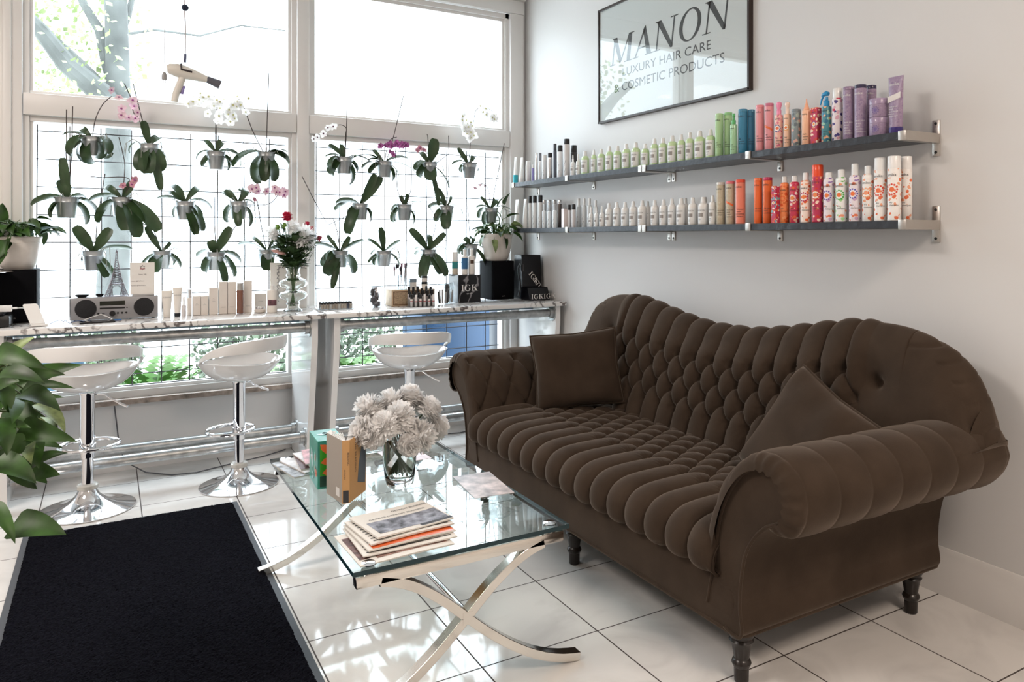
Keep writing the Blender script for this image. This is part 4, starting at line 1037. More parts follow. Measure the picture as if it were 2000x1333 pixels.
row_bottles(LY, [(1189.5,15,397),(1205,15,395),(1221,15.5,395),(1237,16.5,393.5),(1254.6,17.5,392),(1279,16.5,391),(1296,16.5,390),(1312.5,15.5,388),(1331,19.5,387.5),(1353,18.5,386),(1373.5,20,385),(1392,15.5,382)], WM,
  '%s white conditioner bottle with grey label band, counting from the window along the lower shelf', 'white conditioner bottles')
for i, (px, w_, ty) in enumerate([(1271, 13, 393), (1345, 15, 387), (1383, 15, 385)]):
    p = SP(px-6, 2.575, LY); white_label_bottle(p, rad_of(w_, p), top_h(px, ty, p), WM, ['first', 'second', 'third'][i]+' white bottle of the back row glimpsed between the front ones, lower shelf', 'white bottles in the back row of the lower shelf')
GL2 = 'tall coloured bottles and cans on the lower shelf'
cylb(LY, 1408, 17, 356, 'C9BBA4', 'D6CFC6', 'gold cylinder bottle with a pale cap, right of the white bottles, lower shelf', GL2, pt=pat('gold', 200), txt='normcore|signature|shampoo')
cylb(LY, 1426.8, 17.5, 353.7, 'C9BBA4', 'E0707A', 'gold cylinder bottle with a pink cap and orange sash, lower shelf', GL2, pt=pat('gold', 200), band=bm_('E8703C'), txt='the kure|bond|repair|shampoo')
cylb(LY, 1446.5, 19, 351, 'F08A72', 'EE5A40', 'salmon pink cylinder bottle with a red cap, lower shelf', GL2, txt='velveteen|dream|smoothing|shampoo')
cylb(LY, 1481, 16.5, 348, 'EE6E34', 'EE7038', 'plain orange cylinder bottle with orange cap, lower shelf', GL2, txt='the kure|shampoo')
cylb(LY, 1499.5, 18, 346.4, 'EE6E34', 'BE1A50', 'orange cylinder bottle with a crimson cap, lower shelf', GL2, txt='the kure|bond|conditioner')
carton(LY, 1514.5, 12.5, 364, pat('carton', 90), 'narrow crimson flowered box in front of the crimson-capped bottle, lower shelf', GL2, MD('F39A50','6A3A86','F8E6D6'), X=2.45)
def can(px, w_, ty, pk, capc, lab, mandm, capf=.12, capr=.55, X=cX, sh=.014, body=None, clear=False):
    p = SP(px, X, LY); r = rad_of(w_, p); h = top_h(px, ty, p)
    e = cyl_bottle('spray_can', p, r, h, body or pat(pk, 75), bm_(capc), h*capf, lab, 'can', GL2, txt='dry|shampoo', capr=capr, shoulder=sh, mand=mandm, dome=.004)
    return e
can(1532.5, 17.5, 345, 'orange', 'E8E4E0', 'orange can with a clear white cap, left of the crimson and white can', MD('F08A50','F4A060','EE7038'), .13)
can(1551.8, 19.5, 343.5, 'berry', 'F0EEEC', 'crimson and pink printed can with white slanted cap, lower shelf', MD('F09048','B02860','F8E8E0'), .13)
can(1574, 20.5, 337.5, 'peach', 'F0EEEC', 'orange and white flowered can with clear cap, left of the red-capped can', MD('F08040','C03A68','F8ECE2'), .15)
can(1597, 22, 322, 'coral', 'F0522C', 'tall printed can with a wide bright orange-red cap, lower shelf', MD('F28C50','D8503C','F8E4D6'), .21, .98, sh=.002)
can(1619.2, 21.5, 337, 'lilac', 'F0EEEC', 'lilac printed can with rounded white cap, right of the red-capped can', MD('F08040','7A62B4','F4ECF0'), .11, .62)
can(1643.5, 22.5, 331, 'green', 'EDEDEB', 'pale can with green dots and flowers, clear cap, lower shelf', MD('F07A3C','4CAF50','F4F6F0'), .15, .60)
can(1670, 22.5, 320, 'lilac', 'EDEDEB', 'tall pale lilac can with a high clear cap, third left of the white-capped cans', MD('F07A3C','6A62B8','F6F0F0'), .20, .60)
can(1695.5, 22, 324, 'pale', 'EDEDEB', 'white can with soft orange flowers and clear cap, left of the white-capped cans', MD('F4A078','F4B080','F8F2EC'), .15, .60)
can(1720, 24, 308, 'pale', 'F2F0EE', 'leftmost of the three white-capped cans at the right end of the lower shelf', MD('F07A4C','E2503C','F8F2EC'), .20, .98, sh=.002)
can(1746.6, 25.5, 304.6, 'pale', 'F2F0EE', 'middle and tallest of the three white-capped cans at the right end', MD('F07A4C','E2503C','F8F2EC'), .20, .98, sh=.002, X=2.47)
can(1770, 22, 305.4, 'pale', 'F2F0EE', 'rightmost white-capped can, half behind its neighbour on the lower shelf', None, .20, .98, sh=.002, X=2.525)

# ------------------------------------------------------------ framed sign
XP = XR-.022
e = empty('framed_sign', (XR-.012, 3.235, 1.994), 'framed white salon sign with large dark serif letters on the right wall', 'sign')
y0, y1, z0, z1 = 2.594, 3.868, 1.994, 2.690
fr = MB(); tk = .012
for a, b in (((XP-.006, y0, z0), (XR-.001, y0+tk, z1)), ((XP-.006, y1-tk, z0), (XR-.001, y1, z1)), ((XP-.006, y0, z0), (XR-.001, y1, z0+tk)), ((XP-.006, y0, z1-tk), (XR-.001, y1, z1))): fr.box(a, b)
fr.build('frame', mat('dark_walnut_frame', (.035, .022, .018), .35), e, bevel=.001)
MB().box((XP+.004, y0+.008, z0+.008), (XP+.008, y1-.008, z1-.008)).build('poster', mat('sign_paper', (.72, .71, .70), .6), e)
MB().box((XP-.001, y0+.01, z0+.01), (XP+.0015, y1-.01, z1-.01)).build('glazing', M_pane, e)
t = MB(); XT = XP+.0034
def sign_line(body, pa, pb, ph, raw=None):
    A = onX(*pa, XT); B = onX(*pb, XT); Hh = onX(*ph, XT)
    d = (B-A); u = V((0, d.y, d.z)); w_ = u.length; u.normalize(); u = V((0, -1, 0)); hh = Hh.z-A.z
    vs, fs = raw or text2d(body); ym = max(q[1] for q in vs)
    put_text(t, body, V((XT, A.y, A.z)), u, V((0,0,1)), hh/(ym), 'l', fit=A.y-B.y, raw=(vs, fs))
sign_line('MANON', (1191, 131), (1431, 55), (1191, 76), raw=serif_text('MANON', .16, .03))
sign_line('LUXURY HAIR CARE', (1216, 149), (1389, 99), (1216, 133.5))
sign_line('& COSMETIC PRODUCTS', (1200, 182), (1415, 123), (1200, 166))
t.build('lettering', mat('sign_letters', (.045, .042, .045), .5), e, smooth=0)
# ------------------------------------------------------------ table things
def cquad(px_list, z): return [onZ(x, y, z) for x, y in px_list]
M_gray = mat('photo_grey', (.22, .23, .27), .6, var=.8, vscale=40)
M_news = mat('newsprint', (.70, .67, .62), .75)
def wavy_sheet(c, ux, uy, hx, hy, z, thick, bend=.004, seed=0):
    """folded paper: closed slab with a gentle wave"""
    R2 = random.Random(seed); ph = R2.uniform(0, 6); n = 14; top = []; bot = []
    for i in range(n+1):
        a = -1+2*i/n; rt = []; rb = []
        for j in range(9):
            b = -1+2*j/8; h = bend*(.5+.5*sin(2.2*a+ph))*(1-.3*b*b)
            p = V(c)+ux*(a*hx)+uy*(b*hy); rt.append(V((p.x, p.y, z+thick+h))); rb.append(V((p.x, p.y, z+h*.6)))
        top.append(rt); bot.append(rb)
    m = MB(); m.grid(top); m.grid(bot)
    for A, B in ((top[0], bot[0]), (top[-1], bot[-1]), ([r[0] for r in top], [r[0] for r in bot]), ([r[-1] for r in top], [r[-1] for r in bot])): m.grid([A, B])
    f = lambda a, b: V(c)+ux*(a*hx)+uy*(b*hy)+V((0,0,z+thick+bend*(.5+.5*sin(2.2*a+ph))*(1-.3*b*b)+.0006))-V((0,0,V(c).z))
    return m, f
def patch(f, a0, b0, a1, b1, n=8):
    return MB().grid([[f(a0+(a1-a0)*i/n, b0+(b1-b0)*j/3) for j in range(4)] for i in range(n+1)])
def newspaper(c, ang, hx, hy, z, th, label, style, seed, grp='newspapers in the near pile'):
    ux = V((cos(ang), sin(ang), 0)); uy = V((-sin(ang), cos(ang), 0)); c = V((c[0], c[1], 0))
    e = empty('newspaper', (c.x, c.y, z), label, 'newspaper', grp)
    m, f = wavy_sheet(c, ux, uy, hx, hy, z, th, .004, seed); m.build('pages', M_news, e, smooth=50)
    if style == 'front':
        patch(f, -.86, -.80, .95, .14).build('photo', M_gray, e)
        patch(f, .15, -.95, .99, -.78).build('photo', mat('photo_dark', (.05,.05,.055), .6, var=.6, vscale=60), e)
        t = MB(); n_ = V((0,0,1))
        vs, fs = text2d("CRAIN'S DETROIT BUSINESS"); w_ = max(q[0] for q in vs)
        for (b0, sz, a0) in ((.30, .013, -.72), (.62, .015, .0)):
            if a0 == 0: vs, fs = text2d("DETROIT BUSINESS"); w_ = max(q[0] for q in vs)
            wd = 1.5 if a0 else .95
            t.add([f(a0+q[0]/w_*wd, b0+q[1]*sz/hy) for q in vs], fs)
        t.build('lettering', M_ink, e, smooth=0)
    elif style == 'orange':
        patch(f, -.9, -.97, .97, -.66).build('printed_band', bm_('D8602C'), e); patch(f, -.9, -.6, -.5, .9).build('photo', M_gray, e)
    elif style == 'cols':
        patch(f, -.93, -.7, -.70, .7).build('photo', mat('photo_brown', (.14,.07,.06), .6, var=.8, vscale=50), e)
        patch(f, -.6, -.8, .9, .8).build('photo', mat('photo_warm', (.30,.18,.15), .6, var=.8, vscale=45), e)
    elif style == 'text':
        t = MB()
        for k in range(9):
            b = -.85+.19*k; t.grid([[f(a, b+d) for d in (0, .05)] for a in (-.9, -.3, .3, .9)])
        t.build('lettering', M_ink, e, smooth=0)
    return e
zz = ZG+.0015
nb = (.722, 2.115)
newspaper((.700, 2.085), rad(2), .135, .118, zz, .003, 'lowest paper of the near newspaper pile, with dark red pictures along its left edge', 'cols', 1)
newspaper((.725, 2.110), rad(-1), .135, .112, zz+.0075, .003, 'second lowest paper of the near newspaper pile, mostly printed text', 'text', 2)
newspaper((.730, 2.125), rad(3), .130, .108, zz+.015, .004, 'folded paper with an orange front edge in the near newspaper pile', 'orange', 3)
newspaper((.735, 2.140), rad(6), .128, .100, zz+.0235, .004, 'folded paper directly under the top one of the near newspaper pile', 'text', 4)
newspaper((.745, 2.150), rad(9), .122, .095, zz+.032, .004, 'topmost newspaper of the near pile with a grey landscape photo and headline', 'front', 5)
# magazines behind the green box
M_mag = [mat('magazine_pink', (.55, .30, .32), .3, var=.7, vscale=20), mat('magazine_grey', (.32, .33, .35), .35, var=.8, vscale=30), mat('magazine_white', (.62, .60, .60), .35, var=.3, vscale=20), mat('magazine_dark', (.10, .05, .05), .35, var=.8, vscale=25)]
def magazine(c, ang, hx, hy, z, th, m_, label, grp='magazines at the window end of the table', cat='magazine', name='magazine'):
    e = empty(name, (c[0], c[1], z), label, cat, grp); ux = V((cos(ang), sin(ang), 0)); uy = V((-sin(ang), cos(ang), 0))
    MB().obox((c[0], c[1], z+th/2), ux*(hx-.001), uy*(hy-.001), V((0,0,th/2*.9))).build('pages', M_paper, e)
    MB().obox((c[0], c[1], z+th-.0002), ux*hx, uy*hy, V((0,0,.0004))).build('cover', m_, e)
    return e
magazine((.640, 2.930), rad(10), .085, .110, ZG+.0003, .005, M_mag[1], 'grey newspaper lowest at the left corner of the table by the window')
magazine((.668, 2.945), rad(14), .080, .105, ZG+.006, .005, M_mag[2], 'second magazine up in the far left pile, pale cover', )
magazine((.705, 2.955), rad(-4), .090, .105, ZG+.012, .005, M_mag[3], 'dark magazine in the middle of the far left pile')
magazine((.725, 2.965), rad(6), .095, .105, ZG+.018, .005, M_mag[2], 'pale magazine just under the topmost one of the far left pile')
magazine((.735, 2.955), rad(-8), .095, .100, ZG+.024, .005, M_mag[0], 'topmost magazine of the far left pile, pink and white cover')
magazine((1.01, 2.885), rad(3), .075, .098, ZG+.0003, .0025, mat('flyer_pink', (.62, .50, .52), .3, var=.6, vscale=14), 'flat magazine with pink portrait pictures lying behind the vase', 'loose leaflets on the glass', 'leaflet', 'leaflet')
magazine((1.128, 2.405), rad(-6), .070, .125, ZG+.0003, .0015, mat('flyer_beige', (.46, .38, .36), .3, var=.6, vscale=18), 'beige leaflet with blue lettering lying nearest the sofa', 'loose leaflets on the glass', 'leaflet', 'leaflet')
# green card game box
def green_box():
    c = V((.668, 2.722, ZG)); e = empty('card_box', c, 'teal and green patterned cardboard box beside the standing book', 'box')
    ux = V((cos(rad(-3)), sin(rad(-3)), 0)); uy = V((-ux.y, ux.x, 0)); hx, hy, hz = .045, .080, .0825
    M_teal = mat('teal_print', C('3C9A86'), .3, var=.35, vscale=9); 
    MB().obox(c+V((0,0,hz+.0003)), ux*hx, uy*hy, V((0,0,hz))).build('carton', M_teal, e, bevel=.001)
    def pl(o, u, v, a, b, m_, n):   # rect on plane
        MB().add([o+u*a[0]+v*a[1], o+u*b[0]+v*a[1], o+u*b[0]+v*b[1], o+u*a[0]+v*b[1]], [(0,1,2,3)]).build(n, m_, e, smooth=0)
    Z = V((0,0,1)); of = c-uy*(hy+.0008)
    pl(of, ux, Z, (-.038, .045), (.038, .150), bm_('3DA02A'), 'front_panel')
    k = MB(); R2 = random.Random(4)
    def leaf2(o, u, v, x, y, L, a, nrm): 
        d = V((cos(a), sin(a))); s_ = V((-sin(a), cos(a)))
        pts = [(0,0),(.3,.24),(.7,.22),(1,0),(.7,-.22),(.3,-.24)]
        k.add([o+u*(x+d.x*p[0]*L+s_.x*p[1]*L)+v*(y+d.y*p[0]*L+s_.y*p[1]*L)+nrm*.0004 for p in pts], [tuple(range(6))])
    ol = c-ux*(hx+.0008); 
    for i in range(5): leaf2(ol, uy, Z, R2.uniform(-.06, .04), R2.uniform(.03, .13), .035, R2.uniform(0, 6), -ux)
    for (x, y, a) in ((-.035,.09,.2),(.0,.12,2.4),(-.03,.055,.1)): leaf2(of, ux, Z, x, y, .05, a, -uy)
    k.build('printed_leaves', bm_('E8743C'), e, smooth=0)
    k = MB()
    for i in range(6): leaf2(ol, uy, Z, R2.uniform(-.06, .04), R2.uniform(.03, .14), .04, R2.uniform(0, 6), -ux)
    ot = c+Z*(2*hz+.0008)
    for i in range(5): leaf2(ot, ux, uy, R2.uniform(-.03, .01), R2.uniform(-.06, .04), .045, R2.uniform(0, 6), Z)
    k.build('printed_leaves', bm_('9FD0CC'), e, smooth=0)
    pl(of-uy*.0004, ux, Z, (-.038, .008), (.038, .044), bm_('1E4A3A'), 'lower_panel')
    pl(of-uy*.0008, ux, Z, (-.002, .010), (.026, .040), M_paper, 'blank_square')
    # tissue-like white flap on top
    f = MB(); f.grid([[ot+ux*(.005+.03*i/6)+uy*(-.03+.05*j/4)+Z*(.004+.012*sin(i*.9)*sin(pi*j/4)) for j in range(5)] for i in range(7)]); f.build('paper_flap', M_paper, e)
green_box()
# standing open book
def book():
    c = V((.690, 2.520, ZG)); e = empty('open_book', c, 'tan paperback standing half open on its end beside the green box', 'book'); Z = V((0,0,1)); h = .205
    M_tan = mat('tan_cover', C('C89A66'), .45); sp = onZ(680, 975, ZG)
    sp = V((.666, 2.462, ZG+.0004)); 
    # spine faces the camera, the covers open away
    a_l = rad(98); a_r = rad(50); dl = V((cos(a_l), sin(a_l), 0)); dr = V((cos(a_r), sin(a_r), 0)); st = V((cos(rad(-16)), sin(rad(-16)), 0))
    S0_, S1_ = sp-st*.011, sp+st*.011; W_b = .130
    def board(o, d, nm, m_): 
        n_ = V((-d.y, d.x, 0))*.0009; return MB().obox(o+d*W_b/2+Z*h/2, d*W_b/2, n_, Z*h/2).build(nm, m_, e)
    board(S0_, dl, 'back_cover', mat('grey_cover', C('A79C90'), .45)); board(S1_, dr, 'front_cover', M_tan)
    MB().obox(sp+Z*h/2, st*.0115, V((st.y, -st.x, 0))*.0009, Z*h/2).build('spine', M_tan, e)
    for d, o, sgn in ((dl, S0_, 1), (dr, S1_, -1)):
        m = MB()
        for k in range(7):
            t = k/6; aa = atan2(d.y, d.x)-sgn*rad(3+15*t); q = V((cos(aa), sin(aa), 0)); m.obox(o+st*sgn*(.0015+.0085*t)+V((0,0,0))+q*(W_b-.008)/2+Z*(h/2), q*(W_b-.008)/2, V((-q.y, q.x, 0))*.0007, Z*(h/2-.003))
        m.build('pages', M_paper, e)
    nrm = V((st.y, -st.x, 0)); t = MB()
    put_text(t, 'READING', sp+nrm*.0014+Z*.165+st*.004, -Z, st, .010); put_text(t, 'AUTHORS', sp+nrm*.0014+Z*.110+st*-.006, -Z, st, .007)
    n2 = V((dr.y, -dr.x, 0)); put_text(t, 'THE READING', S1_+dr*.04+n2*.0014+Z*.19, -Z, dr, .016)
    t.build('lettering', M_ink, e, smooth=0)
    MB().add([S1_+dr*x+n2*.0013+Z*z for x, z in ((.06,.05),(.12,.03),(.128,.10),(.125,.17),(.09,.16),(.07,.11))], [tuple(range(6))]).build('printed_shape', bm_('5E6670'), e, smooth=0)
    MB().obox(sp+nrm*.0012+Z*.022, st*.009, nrm*.0002, Z*.020).build('publisher_mark', M_ink, e)
    n3 = V((-dl.y, dl.x, 0)); MB().obox(S0_+dl*.035+n3*.0012+Z*.03, dl*.014, n3*.0002, Z*.014).build('price_panel', M_paper, e)
book()
# ------------------------------------------------------------ flowers
M_vase = mat('vase_glass', (.93, .96, .95), .0, trans=1, ior=1.45)
M_water = mat('water', (.85, .92, .88), .0, trans=1, ior=1.33)
def petal_ball(m, c, R, n, up, w_=.26, L_=.55, curl=.35, R2=random, tight=.55):
    """dense double bloom: petals spiralling out from the middle"""
    up = V(up).normalized(); X = up.orthogonal().normalized(); Y = up.cross(X)
    m.sphere(c, R*.62, 12, 8)
    for i in range(n):
        t = (i+.5)/n; ph = i*2.39996; th = math.acos(1-1.72*t); d = (X*cos(ph)*sin(th)+Y*sin(ph)*sin(th)+up*cos(th)).normalized()
        side = d.cross(up if abs(d.dot(up)) < .95 else X).normalized(); out = up*(1-curl)+d*curl*1.0
        b = V(c)+d*R*tight; L = R*L_*R2.uniform(.75, 1.15); w2 = R*w_*R2.uniform(.8, 1.2); tip = (d*.85+side.cross(d)*R2.uniform(-.5, .5)+side*R2.uniform(-.35, .35)).normalized()
        mid = b+tip*L*.55; e_ = b+tip*L+up*R*.05*R2.uniform(-1, 1)
        m.add([b-side*w2*.35, b+side*w2*.35, mid+side*w2, e_+side*w2*.35, e_-side*w2*.35, mid-side*w2, mid-d*R*.08], [(0,1,6),(1,2,6),(2,3,4,6),(4,5,6),(5,0,6)])
def bloom(name, c, R, stem_to, label, grp, cat='flower', m_=None, n=220, up=None, w_=.17, L_=.6, stem_r=.0028, sm=None):
    c = V(c); e = empty(name, c, label, cat, grp)
    upv = up or (c-V(stem_to))
    m = MB(); petal_ball(m, c, R, n, upv, w_, L_); m.build('bloom', m_ or M_wflower, e, smooth=0)
    s_ = V(stem_to); mid = (c+s_)/2+V((0,0,.02)); MB().tube([c-V(upv).normalized()*R*.5, mid, s_], stem_r, 6).build('stem', sm or M_gstem, e)
    return e
vc = V((.872, 2.535, ZG+.0005))
e = empty('glass_vase', vc, 'clear tapered glass vase on the coffee table holding the white bouquet', 'vase')
prof = [(.030,0),(.042,.004),(.048,.014),(.052,.04),(.0565,.09),(.059,.15),(.060,.213),(.0575,.213),(.0565,.15),(.054,.09),(.049,.05),(.044,.038),(1e-4,.036)]
MB().lathe([(1e-4,0)]+prof, vc, 48, caps=False).build('glass_body', M_vase, e, smooth=60)
vm = MB(); vm.lathe([(1e-4,.0375),(.043,.0395),(.0475,.052),(.053,.09),(.0555,.15),(.0558,.172),(1e-4,.172)], vc, 40, caps=False); vm.build('water', M_water, e, smooth=60)
BL = [(712,842,-.02,.058),(722,800,.03,.055),(728,852,-.05,.050),(765,790,.04,.055),(800,780,.05,.058),(780,815,-.045,.054),(835,800,.02,.056),(818,852,-.055,.060),(850,835,.03,.054),(752,832,-.06,.050),(800,868,-.075,.046)]
wherev = ['far left','upper left','lower middle left','top left of centre','top','centre front','upper right','lower right','far right','left of centre','lowest, overhanging the vase rim']
for i, (px, py, dy, R) in enumerate(BL):
    c = onY(px, py, vc.y+dy); tgt = vc+V(((vc.x-c.x)*.25, (vc.y-c.y)*.25, .05))
    R2 = random.Random(i); random.seed(i)
    rimv = vc+V(((c.x-vc.x)*.42, (c.y-vc.y)*.42, .20))
    eb = empty('white_chrysanthemum', c, 'white double bloom at the %s of the table bouquet' % wherev[i], 'flower', 'white blooms in the table bouquet')
    upv = (c-(vc+V((0,0,.17))))
    R *= .88; m = MB(); petal_ball(m, c, R, 330, upv, .15 if i % 2 else .22, .62 if i % 2 else .5, R2=R2, tight=.56); m.build('bloom', M_wflower, eb, smooth=0)
    MB().tube([c-upv.normalized()*R*.4, rimv, (rimv+tgt)/2, tgt], .0030, 6).build('stem', mat('dark_green_stem', (.05, .08, .03), .5), eb)
# ------------------------------------------------------------ bouquet on the counter
vb = onZ(572, 603, ZK); vb = V((vb.x, vb.y+.055, ZK+.0005)); vb = V((.915, 4.50, ZK+.0005))
e = empty('bubble_vase', vb, 'clear ribbed bubble glass vase on the left counter with mixed flowers', 'vase')
pr = [(.050,0),(.052,.006),(.040,.014),(.033,.024),(.036,.036),(.040,.042),(.034,.052),(.040,.060),(.070,.074),(.078,.090),(.072,.106),(.046,.116),(.038,.124),(.046,.132),(.072,.142),(.079,.158),(.072,.176),(.048,.188),(.038,.196),(.042,.206),(.036,.216),(.035,.230),(.042,.250)]
inn = [(r-.0035, z+.002) for r, z in reversed(pr[2:])]
MB().lathe([(1e-4,0)]+pr+[(.040,.250)]+inn+[(1e-4,.018)], vb, 48, caps=False).build('glass_body', M_vase, e, smooth=60)
def cb(px, py, dy): return onY(px, py, vb.y+dy)
random.seed(11)
GRP = 'flowers of the counter bouquet'
def stemto(c): return vb+V(((vb.x-c.x)*.12, (vb.y-c.y)*.12, .03))
def bouquet_flower(name, px, py, dy, R, m_, label, n=90, w_=.3, L_=.5, cat='flower', curl=.3, tight=.55):
    c = cb(px, py, dy); e = empty(name, c, label, cat, GRP); m = MB(); up = c-(vb+V((0,0,.2)))
    petal_ball(m, c, R, n, up, w_, L_, tight=tight); m.build('bloom', m_, e, smooth=0)
    rim = vb+V(((c.x-vb.x)*.15, (c.y-vb.y)*.15, .23)); nk = vb+V((0,0,.12))
    MB().tube([c-up.normalized()*R*.4, (c+rim)/2+V((0,0,.0)), rim, nk+V(((c.x-vb.x)*.03,0,0)), stemto(c)], .0025, 6).build('stem', M_gstem, e)
bouquet_flower('red_rose', 561, 424, 0, .036, M_rflower, 'large crimson rose at the top of the counter bouquet', 60, .5, .4, tight=.5)
bouquet_flower('red_rose', 600, 437, .01, .017, M_rflower, 'small crimson rosebud on the right shoulder of the counter bouquet', 40, .5, .4, tight=.5)
bouquet_flower('pink_rose', 623, 466, .0, .021, mat('rose_pink', (.62, .10, .16), .6), 'rose pink bud leaning out to the right of the counter bouquet', 40, .5, .45, tight=.5)
bouquet_flower('white_chrysanthemum', 592, 466, -.05, .064, M_wflower, 'large shaggy white chrysanthemum on the right of the counter bouquet', 240, .10, .75)
bouquet_flower('white_daisy', 572, 444, -.02, .042, M_wflower, 'small white daisy cluster below the crimson rose', 70, .2, .6)
bouquet_flower('white_daisy', 534, 456, -.02, .044, M_wflower, 'white bloom at the left edge of the counter bouquet', 90, .2, .6)
bouquet_flower('green_pompon', 543, 444, -.05, .018, mat('pompon_green', (.20, .34, .07), .6), 'green pompon flower left of centre in the counter bouquet', 60, .2, .5)
bouquet_flower('green_pompon', 556, 440, -.055, .018, mat('pompon_green', (.20, .34, .07), .6), 'green pompon flower just under the crimson rose', 60, .2, .5)
bouquet_flower('pink_carnation', 608, 447, .0, .016, mat('salmon_petal', (.72, .30, .32), .6), 'salmon pink half-open flower between the two rosebuds', 40, .4, .6)
# lily bud and greenery
c = cb(541, 492, -.05); m = MB(); G = []
a, b = cb(530, 489, -.05), cb(560, 497, -.05)
m.tube([a.lerp(b, t) for t in (0,.1,.3,.55,.8,1)], [.002,.007,.011,.011,.008,.003], 10)
tag(m.build('lily_bud', mat('lily_bud', (.62, .36, .32), .5, var=.4)), 'closed pink and green lily bud low on the left of the counter bouquet', 'flower', GRP)
# leaf helper shared by all the plants
def leaf(m, p, d, L, w_, droop=.6, up=(0,0,1), fold=.25, shape='strap', n=9, roll=0.0, curl=0.0):
    """leaf blade starting at p along d; bends down by droop; shape strap / heart / oval"""
    p = V(p); d = V(d).normalized(); up = V(up); side = d.cross(up)
    if side.length < 1e-3: side = V((1,0,0))
    side.normalize(); side = Quaternion(d, roll) @ side; G = []; q = p.copy(); dd = d.copy()
    for i in range(n+1):
        t = i/n
        if shape == 'strap': ww = w_*min(1, (.30+2.6*t))*sqrt(max(0, 1-((t-.55)/.48)**4)) if t > .55 else w_*(.32+.68*min(1, t/.45))
        elif shape == 'heart': ww = w_*1.0*(min(1, sqrt(t/.12+.02)) if t < .12 else (1-((t-.12)/.88)**1.7)**1.0)
        else: ww = w_*sin(pi*min(1, t*.97+.03))**.8
        nn = side.cross(dd).normalized()
        G.append([q+side*(ww*s)*(1-abs(s)*.06)+nn*(ww*fold*(abs(s)**1.4))*(1) for s in (-1, -.55, 0, .55, 1)])
        q = q+dd*(L/n); ax = side
        dd = (Quaternion(ax, -droop/n*(1+.6*t)) @ dd)
        if curl: side = (Quaternion(dd, curl/n) @ side)
    m.grid(G); return q
gm = MB(); random.seed(5)
for i in range(280):
    a = random.uniform(0, 6.28); z = random.uniform(.235, .43); r = .020+(z-.22)*.50*random.random(); p = vb+V((cos(a)*r, sin(a)*r, z))
    leaf(gm, p, (cos(a)*.8, sin(a)*.8, random.uniform(.1, 1)), random.uniform(.045, .085), random.uniform(.013, .024), .5, shape='oval', n=5)
for (px, py, L) in ((550,418,.06),(545,410,.05),(610,490,.07),(600,500,.06)): 
    q = cb(px, py, -.02); leaf(gm, vb+(q-vb)*.8, (q-vb), L, .014, .3, shape='oval', n=5)
tag(gm.build('bouquet_greenery', mat('bouquet_leaf', (.035, .075, .022), .5, var=.4), smooth=60), 'dark green leaves filling the middle of the counter bouquet', 'greenery', GRP)
# ------------------------------------------------------------ things on the counters
def cp(px, Y, z=ZK): q = onY(px, 600, Y); return V((q.x, Y, z+.0004))
def hat(px, py, p): return top_h(px, py, p)
def bx(name, px0, px1, ytop, Y, dep, m_, label, cat='box', grp=None, z=ZK, bev=.0008, txt=None, tcol=None, tsz=.006):
    a = onY(px0, 600, Y); b = onY(px1, 600, Y); p = V(((a.x+b.x)/2, Y, z+.0004)); h = hat((px0+px1)/2, ytop, p)
    e = empty(name, (p.x, Y+dep/2, p.z), label, cat, grp)
    MB().box((a.x+.0004, Y, p.z), (b.x-.0004, Y+dep, p.z+h)).build('carton' if cat == 'box' else 'body', m_, e, bevel=bev)
    if txt:
        t = MB()
        for (s_, fz) in txt: put_text(t, s_, (p.x, Y-.0008, p.z+h*fz), (1,0,0), (0,0,1), tsz, 'c')
        t.build('lettering', tcol or mat('grey_ink', (.25,.24,.24), .6), e, smooth=0)
    return e
# speakers
m_spk = mat('speaker_black', (.003, .003, .004), .7, spec=.06)
def speaker(x0, x1, y0, y1, h, label):
    e = empty('loudspeaker', ((x0+x1)/2, (y0+y1)/2, ZK), label, 'loudspeaker', 'black loudspeakers at both ends of the counters')
    MB().box((x0, y0, ZK+.0004), (x1, y1, ZK+h), .003).build('cabinet', m_spk, e)
    MB().box((x0+.006, y0-.008, ZK+.006), (x1-.006, y0-.0005, ZK+h-.006), .003).build('grille', m_spk, e)
    t = MB(); put_text(t, 'polk', ((x0+x1)/2, y0-.0095, ZK+.022), (1,0,0), (0,0,1), .010, 'c'); t.build('lettering', mat('logo_silver', (.35,.33,.3), .4, .5), e, smooth=0)
speaker(-.49, -.305, 4.56, 4.79, .262, 'black loudspeaker at the left end of the counter under the plant pot')
speaker(2.225, 2.395, 4.60, 4.795, .262, 'black loudspeaker at the right end of the counter under the plant pot')
# pots with pothos
def rimmed_pot(c, r, h, label):
    e = empty('plant_pot', c, label, 'plant pot', 'cream pots on the loudspeakers')
    MB().lathe([(1e-4,0),(r*.62,0),(r*.66,.006),(r*.74,.014),(r*.86,h*.3),(r*.95,h*.6),(r*.985,h*.80),(r*1.0,h*.805),(r*1.005,h*.83),(r*.99,h*.84),(r*1.01,h*.87),(r*1.0,h*.90),(r*1.03,h*.93),(r*1.04,h*.985),(r*1.02,h),(r*.95,h),(r*.93,h*.9),(1e-4,h*.88)], c, 48, caps=False).build('pot_body', M_ceramic, e, smooth=50)
    MB().lathe([(r*.92,h*.885),(1e-4,h*.90)], c, 24, caps=False).build('soil', M_soil, e)
    return e
PL = V((-.388, 4.665, ZK+.2625)); PR = V((2.305, 4.69, ZK+.2625))
rimmed_pot(PL, .098, .165, 'round cream pot with a textured rim on the left loudspeaker')
rimmed_pot(PR, .108, .185, 'cream pot with a banded rim on the right loudspeaker')
